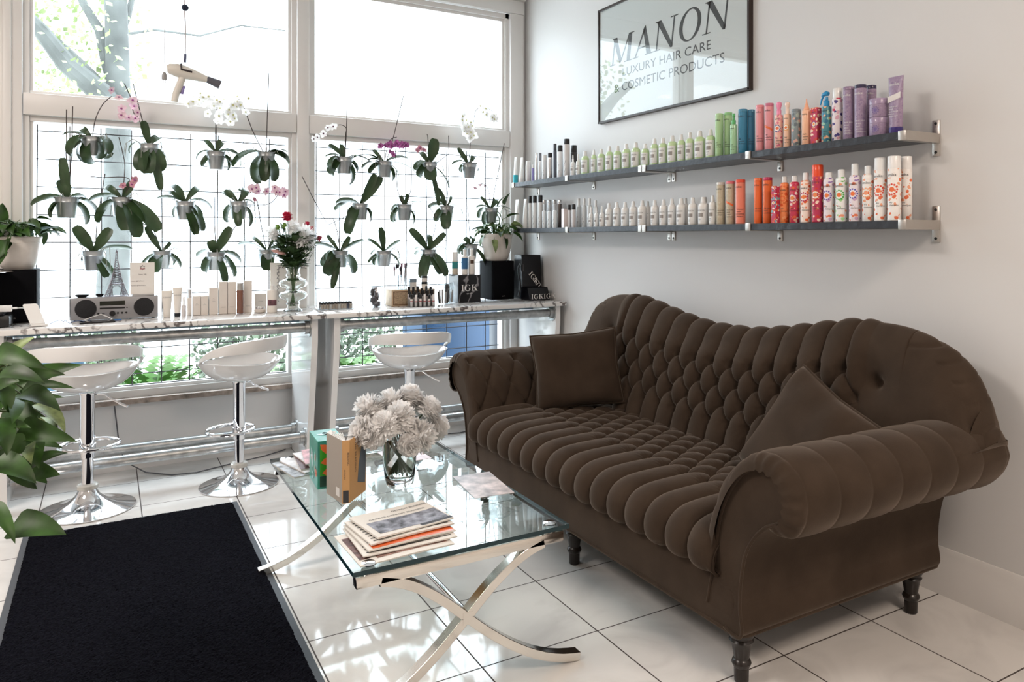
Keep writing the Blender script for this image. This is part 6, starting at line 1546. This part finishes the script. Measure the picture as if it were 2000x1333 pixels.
m = MB(); m.box((p.x-.045, 4.60, ZK+hr-.003), (p.x+.012, 4.66, ZK+hr)); m.box((p.x-.045, 4.60, ZK+.0004), (p.x-.042, 4.66, ZK+hr-.003)); m.box((p.x+.009, 4.60, ZK+.0004), (p.x+.012, 4.66, ZK+hr-.003)); m.build('riser_panel', M_clear, e, smooth=0)
p = V((p.x-.012, 4.63, ZK+hr+.0004)); r = rad_of(12, p); h2 = top_h(889, 492, p); e = cyl_bottle('lotion_bottle', p, r, h2, bm_('C8B8A4'), bm_('D8D4CE'), h2*.36, 'beige bottle with teal label and wide white cap left of the two sprays', 'bottle', 'sprays on the black cube', txt='', brand='', capr=.96); MB().lathe([(r+.0005, h2*.34), (r+.0005, h2*.60)], p, 24, caps=False).build('label', bm_('1E7A78'), e)
# shopping bags
def bag(x0, x1, y0, y1, z0, h, label, tilt, words, name='shopping_bag'):
    e = empty(name, ((x0+x1)/2, (y0+y1)/2, z0), label, 'bag', 'glossy black shopping bags'); M_bag = mat('glossy_black_paper', (.004,.004,.006), .22, spec=.3, coat=.12, bump=.25, bscale=7)
    m = MB(); G = []
    for k in range(9):
        t = k/8; ins = .018*t; sk = tilt*t; ring = [(x0+sk, y0+ins), ((x0+x1)/2+sk, y0+ins*.6), (x1+sk, y0+ins), (x1+sk-.008*sin(pi*t), (y0+y1)/2), (x1+sk, y1-ins), (x0+sk, y1-ins), (x0+sk+.008*sin(pi*t), (y0+y1)/2)]
        G.append([(a, b_, z0+.0004+h*t) for a, b_ in ring])
    m.grid(G, closev=True); m.add(G[0], [tuple(range(7))]); m.build('bag_body', M_bag, e, smooth=30)
    t = MB(); Wt = mat('white_print', (.72,.70,.68), .5)
    for (raw, org, ux, uy, sz) in words: put_text(t, '', org, ux, uy, sz, 'l', raw=raw)
    if t.v: t.build('lettering', Wt, e, smooth=0)
    return e
xa, xb = onY(1000, 540, 4.62).x, onY(1066, 540, 4.62).x
d1 = V((.62, 0, -.78)).normalized(); d2 = V((.78, 0, .62))
bag(2.440, 2.590, 4.560, 4.70, ZK, .300, 'tall glossy black paper bag leaning by the right wall', .0, [(serif_text('IGK'), V((2.485, 4.562, ZK+.170)), d1, d2, .050), (text2d('DTLA'), V((2.520, 4.560, ZK+.128)), d1, d2, .045)])
bag(2.420, 2.575, 4.42, 4.545, ZK, .085, 'low crumpled black bag with white serif letters in front of the tall one', -.01, [(serif_text('IGKIGK', 0, .05), V((2.430, 4.4188, ZK+.010)), V((1,0,0)), V((0,0,1)), .045)])
m = MB(); m.tube([V((2.413+.012*sin(t*5), 4.56+.01*cos(t*3), ZK+.02+.20*t)) for t in [k/20 for k in range(21)]]+[V((2.418, 4.55, ZK+.245)), V((2.430, 4.545, ZK+.235)), V((2.432, 4.545, ZK+.19))], .011, 8, flat=.35)
o = tag(m.build('ribbon_handle', mat('black_ribbon', (.012,.012,.014), .5)), 'black printed ribbon handle standing up between loudspeaker and bags', 'ribbon')
# ------------------------------------------------------------ hanging hair dryer and plug
def dryer():
    Y = 4.40; P = lambda px, py: onY(px, py, Y); e = empty('hair_dryer', P(362, 160), 'white hair dryer with grey nozzle hanging by its cord before the window', 'hair dryer')
    def tubep(pts, rs, nm, m_, n=24, **k): MB().tube([P(*q) for q in pts], rs, n, **k).build(nm, m_, e, smooth=50)
    M_ivory = mat('ivory_plastic', C('D8D2C8'), .35)
    tubep([(326,134),(331,134),(345,137),(362,142),(382,148),(400,154),(405,156)], [.020,.028,.036,.036,.028,.020,.018], 'barrel', M_ivory)
    tubep([(404,155),(408,156.5),(430,166)], [.0185,.0185,.024], 'nozzle', mat('nozzle_grey', (.10,.10,.12), .45))
    tubep([(357,150),(351,165),(344,182),(340,199)], [.018,.019,.018,.017], 'grip', M_ivory)
    tubep([(359,168),(355,184)], [.008,.008], 'switch', mat('violet_switch', (.25,.20,.45), .4))
    a = P(353, 130); b_ = P(374, 142); m = MB(); m.tube([P(353,127)+V((0,-.034,0)), P(353,138)+V((0,-.038,0)), P(374,143)+V((0,-.034,0))], .0055, 8); m.build('clip', mat('brown_black', (.03,.02,.02), .4), e)
    m = MB(); m.tube([P(362,-60), P(361,20), P(362,60), P(361.5,107)], .0038, 8); m.build('cord', mat('beige_cord', (.42,.36,.34), .6), e)
    m = MB(); m.tube([P(362,106), P(361,122)], [.006,.007], 10); m.build('strain_relief', mat('navy_rubber', (.04,.04,.10), .5), e)
    MB().sphere(P(361.5,15), .0175, 18, 12).build('cord_ball', mat('navy_knit', (.02,.03,.06), .9, bump=.8, bscale=200), e)
    top = P(362, -60); MB().tube([top, (top.x, top.y, ZC-.001)], .0026, 6).build('cord', mat('beige_cord', (.42,.36,.34), .6), e)
dryer()
Y = 4.40; e = empty('hanging_plug', onY(321, 152, Y), 'grey plug hanging on a thin cord left of the hair dryer', 'plug'); a = onY(322, 0, Y)
MB().tube([(a.x, Y, ZC-.001), onY(322, 40, Y), onY(321, 142, Y)], .0018, 6).build('cord', mat('beige_cord', (.42,.36,.34), .6), e)
MB().tube([onY(321,141,Y), onY(321,147,Y), onY(321,156,Y)], [.006,.013,.013], 14).build('plug_body', mat('plug_grey', (.30,.29,.28), .4), e)
for dx in (-2.2, 2.2): MB().tube([onY(321+dx,156,Y), onY(321+dx,163,Y)], .0022, 6).build('prong', M_chrome, e)
# floor cords
m = MB(); pts = [(224,770),(226,830),(240,862),(252,872)]
m.tube([V((onY(222, 760, 4.835).x, 4.835, .40)), V((onY(224, 800, 4.835).x+.01, 4.83, .26)), V((onY(232, 840, 4.83).x, 4.83, .16)), V((onY(243, 862, 4.82).x, 4.80, .06)), V((.18, 4.72, .006)), V((.30, 4.60, .005)), V((.42, 4.58, .005)), V((.62, 4.66, .005)), V((.80, 4.72, .005)), V((.93, 4.80, .005))], .0035, 8)
tag(m.build('floor_cable', mat('grey_cable', (.10,.10,.11), .5)), 'grey cable dropping down the wall and along the floor behind the stools', 'cable')
m = MB(); m.tube([V((1.15,4.74,.005)), V((1.35,4.66,.005)), V((1.7,4.70,.005)), V((2.0,4.62,.005)), V((2.4,4.74,.005))], .0035, 8); tag(m.build('floor_cable', mat('grey_cable', (.10,.10,.11), .5)), 'black cable on the floor under the right counter', 'cable')
# ------------------------------------------------------------ hanging orchids in zinc pots
POTR, POTH, OY = .055, .102, 4.735
def pot_mesh():
    m = MB(); m.lathe([(1e-4,0),(POTR*.72,0),(POTR*.74,.003),(POTR*.92,POTH*.74),(POTR*.95,POTH*.755),(POTR*.93,POTH*.78),(POTR*.98,POTH*.96),(POTR*1.05,POTH*.98),(POTR*1.05,POTH),(POTR*.98,POTH),(POTR*.90,POTH*.9),(1e-4,POTH*.9)], n=36, caps=False); return m
_pm = None
def flower_at(m, c, s, face, R2, mi=0, mi2=1):
    """five-petalled orchid flower with a lip"""
    face = V(face).normalized(); X = face.orthogonal().normalized(); Y = face.cross(X); X, Y = (X, Y); rot = R2.uniform(0, 6)
    m.mi(mi)
    for k in range(5):
        a = rot+2*pi*k/5; d = X*cos(a)+Y*sin(a); sd = face.cross(d); L = s*(1 if k in (1, 4) else .85); w_ = s*(.55 if k in (1, 4) else .36)
        m.add([c+face*.001, c+d*L*.5+sd*w_+face*s*.18, c+d*L+sd*w_*.3+face*s*.05, c+d*L-sd*w_*.3+face*s*.05, c+d*L*.5-sd*w_+face*s*.18, c+d*L*.55+face*s*.05], [(0,1,5),(1,2,5),(2,3,5),(3,4,5),(4,0,5)])
    m.mi(mi2); m.sphere(c+face*s*.22, s*.2, 6, 4)
def orchid(px, py, label, leaves, sprays=(), stakes=(), scale=1.0, dy=0.0, hide=False, roots=4, seed=0):
    """px,py: pixel of the middle of the pot rim; leaves: (azimuth deg in the window plane: 0 right, 90 up, 180 left), length, half width, droop, toward-camera"""
    global _pm
    R2 = random.Random(seed*7+3); Y = OY+dy; rim = onY(px, py, Y); b = V((rim.x, Y, rim.z-POTH*scale))
    e = empty('hanging_orchid', b, label, 'orchid', 'orchids hanging before the window')
    if _pm is None:
        o = pot_mesh().build('pot', M_zinc, e, local=True, smooth=50); _pm = o.data
    else:
        o = bpy.data.objects.new('pot', _pm); COL.objects.link(o); o.parent = e
    o.scale = (scale,)*3
    top = b+V((0,0,POTH*scale*.93)); M_f = M_leaf; f = MB()
    MB().lathe([(POTR*.9,-.004),(POTR*.6,.004),(1e-4,.008)], top, 16, caps=False).build('bark', M_soil, e)
    for (az, L, w_, dr, fw) in list(leaves)+[(R2.choice([35,60,130,150,200,-20]), R2.uniform(.09,.13), R2.uniform(.010,.018), R2.uniform(.8,2.2), R2.uniform(.1,.4)) for _ in range(3)]:
        d = V((cos(rad(az)), -fw, sin(rad(az)))); L *= 1.12; w_ *= 1.12; leaf(f, top+V((.006*cos(rad(az)), -.004, .004)), d, L, w_, dr, n=10, fold=.22, roll=R2.uniform(-.35, .35), up=((0, -1, .1) if 40 < az < 140 else (0, -.35, 1)))
    f.build('foliage', M_f, e, smooth=60)
    r_ = MB()
    for k in range(roots):
        a = R2.uniform(0, 6.28); s_ = R2.uniform(.04, .09); p = top+V((cos(a)*.03, sin(a)*.03-.01, .0)); r_.tube([p, p+V((cos(a)*s_*.6, -.01, s_*.35)), p+V((cos(a)*s_, -.015, R2.uniform(-.05, .03))), p+V((cos(a)*s_*1.1, -.015, R2.uniform(-.10, -.02)))], [.0022,.002,.0018,.0012], 5)
    if roots: r_.build('aerial_roots', mat('root_grey', (.30,.31,.28), .7), e)
    # wire hook
    hk = MB(); zt = b.z+POTH*scale*.97; hk.tube([V((b.x-POTR*scale*1.03, Y, zt)), V((b.x-POTR*.7, Y+.04, zt+.05)), V((b.x, YW+.035, zt+.075)), V((b.x+POTR*.7, Y+.04, zt+.05)), V((b.x+POTR*scale*1.03, Y, zt))], .0009, 5)
    hk.build('hook_wire', mat('dark_wire', (.08,.08,.09), .5, .6), e)
    for st in stakes:
        P = [onY(qx, qy, Y-.01) for qx, qy in st]; MB().tube([top+V((.005,0,-.03))]+P, .0026, 6).build('stake', M_stem, e)
    for (pts, kind, fl) in sprays:
        P = [top+V((0,0,-.01))]+[onY(q[0], q[1], Y-(q[2] if len(q) > 2 else .015)) for q in pts]; Q, _ = resample(P, 24) if False else (P, 0)
        # smooth
        S_ = []
        for i in range(len(P)-1):
            p0, p1, p2, p3 = P[max(i-1,0)], P[i], P[i+1], P[min(i+2, len(P)-1)]
            for j in range(6): t = j/6; S_.append(.5*((2*p1)+(p2-p0)*t+(2*p0-5*p1+4*p2-p3)*t*t+(3*p1-p0-3*p2+p3)*t*t*t))
        S_.append(P[-1]); MB().tube(S_, .0024, 6).build('flower_stem', M_stem, e)
        if fl:
            m = MB()
            for q in fl:
                c = onY(q[0], q[1], Y-.015-R2.uniform(0, .05)); flower_at(m, c, (q[2] if len(q) > 2 else .030), (R2.uniform(-.7, .7), -1, R2.uniform(-.4, .5)), R2)
            mt = {'white': [M_wflower, mat('pale_lip', (.62,.60,.30), .6)], 'whitedark': [M_wflower, mat('plum_lip', (.10,.03,.06), .6)], 'pink': [mat('pale_pink_petal', (.80,.60,.68), .6), M_mflower], 'magenta': [mat('striped_petal', (.42,.12,.34), .6, var=.8, vscale=60), mat('deep_lip', (.22,.01,.12), .6)], 'rose': [mat('dusty_rose', (.60,.30,.36), .6, var=.4, vscale=50), M_mflower]}[kind]
            m.build('blossoms', mt, e, smooth=0)
    return e
def fan(L, w_, *az, fw=.35, dr=1.6):
    return [(a, L*(1 if i % 2 == 0 else .82), w_, dr if not isinstance(dr, (list, tuple)) else dr[i % len(dr)], fw*(1 if i % 3 else -.3)) for i, a in enumerate(az)]
random.seed(2); RF = random.Random(77)
def cluster(x0, y0, x1, y1, n, s=.028, wob=14): return [(x0+(x1-x0)*i/max(1, n-1)+RF.uniform(-wob, wob), y0+(y1-y0)*i/max(1, n-1)+RF.uniform(-wob*.6, wob*.6), s*RF.uniform(.8, 1.15)) for i in range(n)]
OR = orchid
OR(180, 268, 'orchid in the top row, farthest left, its drooping dark leaves hiding the pot', fan(.17, .030, 200, -20, 170, -60, 230, 20, 255, fw=.9, dr=2.2), [([(186,235),(200,205),(218,188)], 'pink', [(217,176,.022),(232,190,.020)])], seed=1, roots=8)
OR(291, 282, 'orchid in the top row with blunt broad leaves covering its pot, pink blooms above', [(-60,.15,.040,1.0,.8),(-100,.16,.042,.8,.9),(-125,.15,.04,1.0,.8),(100,.12,.020,-.3,.1),(-75,.24,.022,.4,.5),(60,.08,.02,1.5,.2)], [([(272,235),(262,222),(258,210)], 'pink', [(259,197,.030),(262,208,.026),(238,212,.028),(238,225,.028),(268,220,.024),(252,230,.022),(264,232,.026)])], [[(262,205),(243,163)], [(278,235),(260,164)]], seed=2)
OR(421, 297, 'orchid in the top row under the large white flower arch, pot in full view', [(25,.17,.028,2.0,.3),(160,.11,.018,1.6,.2),(-20,.12,.020,1.4,.5),(210,.10,.018,1.0,.4),(75,.07,.012,.4,.2),(120,.08,.014,.8,.2)], [([(421,250),(424,210),(426,192),(400,186),(372,195)], 'white', cluster(362,205,390,190,8,.030,10)+cluster(400,190,470,200,14,.032,16)+cluster(420,235,470,225,9,.030,12)+cluster(410,215,480,210,8,.030,14))], [[(422,240),(426,190)]], seed=3)
OR(519, 298, 'orchid in the top row right of the white arch, long leaves sweeping left and down', [(170,.20,.030,1.3,.4),(215,.20,.034,1.5,.6),(-95,.17,.034,.8,.9),(-60,.17,.036,.9,.8),(10,.16,.034,1.7,.4),(-110,.16,.03,.9,.9)], [], [[(493,255),(468,188)], [(521,262),(525,142)]], seed=4)
OR(672, 308, 'top-row orchid with a spray of small white blooms leaning left over the transom', [(160,.13,.026,2.0,.4),(20,.19,.024,1.3,.3),(-20,.15,.022,1.9,.4),(200,.15,.030,2.0,.6),(100,.08,.014,.5,.1),(-50,.17,.022,1.4,.5)], [([(675,265),(676,250),(662,244),(640,255),(615,272)], 'whitedark', [(651,248,.028),(640,250,.024),(632,262,.028),(620,268,.022),(612,272,.022)])], [[(676,270),(678,214)]], seed=5)
OR(750, 316, 'orchid in the top row of the right window with purple striped blooms', [(170,.15,.024,.9,.3),(5,.19,.026,.8,.3),(150,.20,.024,.9,.2),(35,.16,.020,1.0,.2),(190,.12,.022,1.0,.5),(-40,.13,.02,1.4,.6)], [([(757,285),(764,272),(775,268)], 'magenta', cluster(748,282,790,282,12,.024,6)+[(762,297,.022),(768,302,.022)])], [[(770,262),(788,187)]], seed=6)
OR(838, 318, 'top-row orchid in the right window with one round upright leaf and one drooping low', [(80,.15,.034,.4,.3),(200,.12,.026,1.7,.5),(-40,.19,.026,.6,.5),(160,.12,.028,1.6,.5),(-80,.26,.018,.2,.3),(-100,.12,.040,.6,.9),(20,.12,.016,1.8,.2)], [([(836,275),(834,262)], 'rose', [(820,290,.024),(828,293,.022),(815,294,.018)])], [[(877,300),(876,265)]], seed=7)
OR(915, 320, 'orchid in the top row farthest right beneath hanging white blooms', [(170,.09,.014,2.0,.3),(20,.10,.014,2.0,.3),(60,.09,.014,1.4,.2),(120,.08,.012,1.4,.2),(200,.08,.012,1.6,.3),(-10,.12,.012,1.6,.4)], [([(918,285),(920,265),(925,240),(930,215),(950,210),(970,225)], 'white', cluster(908,225,915,268,16,.030,8)+cluster(935,212,972,232,12,.030,9)+cluster(918,240,920,262,6,.030,8))], seed=8)
OR(131, 386, 'orchid in the middle row nearest the left casing with two tall stakes', [(170,.15,.030,1.0,.2),(205,.12,.026,1.2,.4),(5,.16,.028,1.4,.3),(-25,.16,.026,1.4,.4),(95,.19,.022,.15,.1),(100,.09,.03,.6,.3)], [], [[(129,300),(130,214)], [(140,300),(142,208)]], seed=9, scale=1.06)
OR(238, 386, 'orchid in the middle row with very large dark leaves fanning to the lower right', [(200,.17,.030,1.2,.6),(-35,.24,.040,.7,.8),(-60,.23,.042,.6,.9),(-15,.20,.036,1.2,.6),(160,.14,.026,1.0,.4),(-85,.18,.036,.5,.9),(60,.10,.02,.9,.2)], [([(244,330),(240,300),(232,268)], 'pink', []), ([(252,350),(200,347),(176,345)], 'rose', [(240,363,.020),(262,352,.026),(258,360,.022)])], seed=10)
OR(361, 394, 'orchid in the middle row with leaves dropping past the right of its pot', [(110,.12,.020,1.2,.2),(25,.15,.024,1.6,.3),(-45,.18,.030,.7,.7),(-70,.18,.026,.5,.6),(200,.10,.018,1.4,.3),(60,.14,.018,1.5,.2),(-20,.14,.026,1.5,.5)], seed=11)
OR(465, 394, 'orchid in the middle row left of the pink blooms beside the window post', [(60,.15,.022,2.1,.2),(200,.14,.024,1.7,.5),(130,.11,.020,1.4,.2),(-35,.15,.024,1.3,.5),(-100,.14,.022,.6,.8),(30,.12,.016,2.2,.3)], [([(490,375),(500,362),(507,352)], 'pink', cluster(488,365,512,372,7,.026,8)), ([(520,400),(540,385),(545,372)], 'pink', cluster(532,368,562,378,8,.026,7))], [[(500,440),(496,385)]], seed=12)
OR(703, 398, 'middle-row orchid in the right window reaching up right and down left', [(55,.20,.026,.5,.3),(65,.19,.026,.3,.3),(165,.16,.030,1.0,.3),(150,.14,.024,1.2,.2),(225,.20,.034,1.0,.7),(-30,.15,.020,1.8,.5)], [], [[(640,440),(612,388),(590,345)]], seed=13)
OR(789, 400, 'middle-row orchid with one leaf held out level to the right, right window', [(15,.17,.018,.1,.2),(195,.14,.020,1.7,.4),(165,.09,.016,1.5,.3),(-40,.13,.020,1.1,.5),(70,.07,.014,.4,.1),(110,.06,.014,.6,.1)], [], [[(776,370),(772,290)], [(803,370),(804,310)]], seed=14)
OR(871, 403, 'middle-row orchid whose leaves cover the left of its pot, right window', [(150,.12,.022,1.4,.3),(20,.12,.024,1.5,.3),(245,.16,.034,.6,.9),(205,.12,.024,1.1,.5),(110,.13,.016,.8,.2)], [], [[(875,370),(877,318)]], seed=15)
OR(957, 407, 'middle-row orchid nearest the wall shelves with thin arching leaves', [(160,.13,.020,1.8,.4),(25,.13,.022,.9,.3),(-20,.15,.018,1.6,.4),(200,.13,.018,1.6,.5),(60,.12,.020,1.8,.3),(-40,.14,.018,1.2,.5),(5,.15,.010,.6,.2)], [([(955,375),(945,360),(930,362)], 'pink', [(928,368,.014),(938,362,.013),(946,363,.012)])], [[(968,360),(985,280)]], seed=16)
OR(183, 490, 'orchid in the bottom row above the radio with its pot in full view', [(60,.13,.026,.4,.3),(20,.16,.022,.6,.3),(120,.14,.030,.2,.2),(-60,.14,.024,.7,.6),(-50,.16,.022,.3,.4),(190,.10,.008,.6,.2)], [], [[(190,430),(205,340)]], seed=17, scale=1.03)
OR(316, 490, 'orchid in the bottom row with one large rounded leaf over the left of its pot', [(120,.14,.016,.2,.2),(235,.12,.042,.8,.8),(-15,.10,.022,1.7,.4),(50,.06,.010,.8,.2)], [([(300,450),(285,440),(270,432)], 'rose', [])], seed=18, scale=.94)
OR(421, 493, 'orchid in the bottom row above the cream cartons with a ring of pointed leaves', [(65,.15,.026,.3,.3),(-30,.16,.028,1.0,.5),(215,.12,.026,1.3,.5),(150,.10,.024,1.3,.4),(-70,.18,.026,.4,.8),(10,.17,.024,1.7,.3),(110,.07,.026,.6,.5)], [([(455,450),(468,430),(490,402)], 'rose', [(497,390,.016)])], [[(419,440),(419,385)]], seed=19)
OR(521, 488, 'orchid in the bottom row half hidden behind the counter bouquet', [(150,.15,.034,.6,.3),(-95,.12,.036,.5,.9),(30,.08,.02,1.0,.2)], [], [[(510,440),(502,392)]], seed=20, scale=.95)
OR(664, 490, 'bottom-row orchid in the right window with two broad leaves flanking its pot', [(35,.14,.018,.3,.2),(150,.15,.020,.5,.3),(-40,.15,.042,1.0,.7),(225,.16,.036,1.0,.7),(-110,.22,.020,.5,.6),(60,.10,.014,.6,.2),(190,.15,.03,1.8,.5)], [([(660,460),(655,440),(650,426)], 'rose', [])], seed=21)
OR(749, 490, 'bottom-row orchid in the right window with one upright green leaf', [(100,.14,.024,.1,.2),(40,.11,.016,.2,.2),(195,.11,.016,1.6,.4),(-10,.11,.018,1.7,.4),(150,.09,.012,1.4,.3),(-20,.14,.014,1.2,.4)], seed=22, scale=.98)
OR(836, 488, 'bottom-row orchid with long leaves hanging down both sides of its pot', [(130,.17,.026,.5,.3),(50,.14,.020,.3,.3),(170,.10,.024,.8,.4),(235,.20,.034,.6,.9),(-50,.19,.034,.7,.8),(-70,.17,.034,.4,.9),(80,.1,.02,1.0,.3)], [([(850,445),(848,420),(835,400)], 'rose', [])], seed=23)
OR(918, 478, 'orchid in the bottom row behind the sprays on the black cube', [(170,.11,.020,1.9,.5),(10,.14,.018,1.9,.3),(-40,.19,.020,.9,.4),(40,.12,.016,2.2,.3),(120,.06,.02,1.2,.4)], [], [[(916,440),(913,400)]], seed=24)

# ------------------------------------------------------------ plant in the left foreground
def foreground():
    b = V((-.50, 2.35, 0)); e = empty('plant_stand', b, 'white plant stand just outside the left edge of the photo', 'stand')
    MB().box((b.x-.16, b.y-.16, .0), (b.x+.16, b.y+.16, .62), .006).build('pedestal', M_white, e)
    pc = V((b.x+.02, b.y, .6205)); rimmed = empty('plant_pot', pc, 'grey pot of the trailing plant at the left edge', 'plant pot')
    MB().lathe([(1e-4,0),(.085,0),(.10,.01),(.125,.16),(.13,.18),(.12,.18),(.115,.165),(1e-4,.16)], pc, 40, caps=False).build('pot_body', M_ceramic, rimmed, smooth=50)
    base = pc+V((0,0,.165)); e = empty('trailing_pothos', base, 'large variegated pothos trailing into the left foreground', 'plant'); R2 = random.Random(12)
    m = MB(); s_ = MB()
    # (px, py of leaf base, px, py of leaf tip, distance along view, half width)
    LV = [(12,712,45,662,2.0,.030,1),(30,706,62,716,2.05,.022,1),(-10,690,50,735,1.95,.034,0),(0,730,65,752,1.9,.030,0),(35,735,110,748,1.95,.024,0),(45,760,115,770,2.0,.020,0),(-5,755,20,800,1.85,.030,0),(40,770,100,800,1.95,.036,0),(10,775,45,820,1.9,.034,0),(70,790,124,838,2.05,.030,1),(88,815,110,846,2.1,.018,1),(25,800,60,850,1.95,.036,0),(-10,820,20,880,1.85,.035,0),(38,838,106,885,1.9,.034,0),(20,850,35,895,1.85,.028,0),(58,862,70,908,2.0,.034,0),(50,872,52,900,1.95,.026,1),(-15,905,58,943,1.8,.040,0),(-8,880,40,880,2.1,.026,0),(-20,985,22,1055,1.75,.022,0),(22,1032,107,1052,1.8,.045,0),(-5,790,40,760,2.05,.03,0),(60,750,95,735,2.15,.024,0),(15,830,70,845,2.1,.028,0),(-10,850,25,835,1.9,.03,0),(10,890,60,890,2.15,.02,0),(-10,725,30,700,2.1,.03,0),(20,745,60,790,2.15,.034,0),(-15,770,15,750,1.85,.03,0),(55,805,90,790,2.1,.026,0),(5,805,55,815,2.1,.03,0),(-12,870,20,845,2.0,.03,0),(70,835,90,870,2.15,.02,0)]
    def at(px, py, d): return _C+ray(px, py)*d
    for _ in range(26):
        ax, ay = R2.uniform(-30, 62), R2.uniform(715, 925); a_ = R2.uniform(-.9, 1.3); l_ = R2.uniform(40, 72); LV.append((ax, ay, ax+l_*cos(a_), ay+l_*sin(a_)*.8+6, R2.uniform(2.0, 2.3), R2.uniform(.022, .034), R2.random() < .12))
    for (ax, ay, bx_, by, d, w_, var) in LV:
        p = at(ax, ay, d); q = at(bx_, by, d-.03+R2.uniform(-.05, .05)); L = (q-p).length*1.12; dd = (q-p).normalized(); dd = (dd+V((0,0,.35))).normalized()
        m.mi(1 if var else 0); leaf(m, p, dd, L, w_*.98, .85, shape='heart', n=12, fold=.28, roll=R2.uniform(-.9, .3), up=(R2.uniform(-.3,.3), -.9, .6))
        mid = (base+p)/2+V((.0, -.01, .05 if ay < 860 else .0)); hang = p+V((-.03, 0, .03))
        s_.tube([base+V((R2.uniform(-.05,.08), R2.uniform(-.05,.05), -.02)), mid, hang, p], [.0032,.003,.0025,.002], 6)
    m.build('foliage', [M_leafb, M_leafv], e, smooth=60); s_.build('vines', mat('vine_green', (.07,.10,.03), .5), e)
foreground()
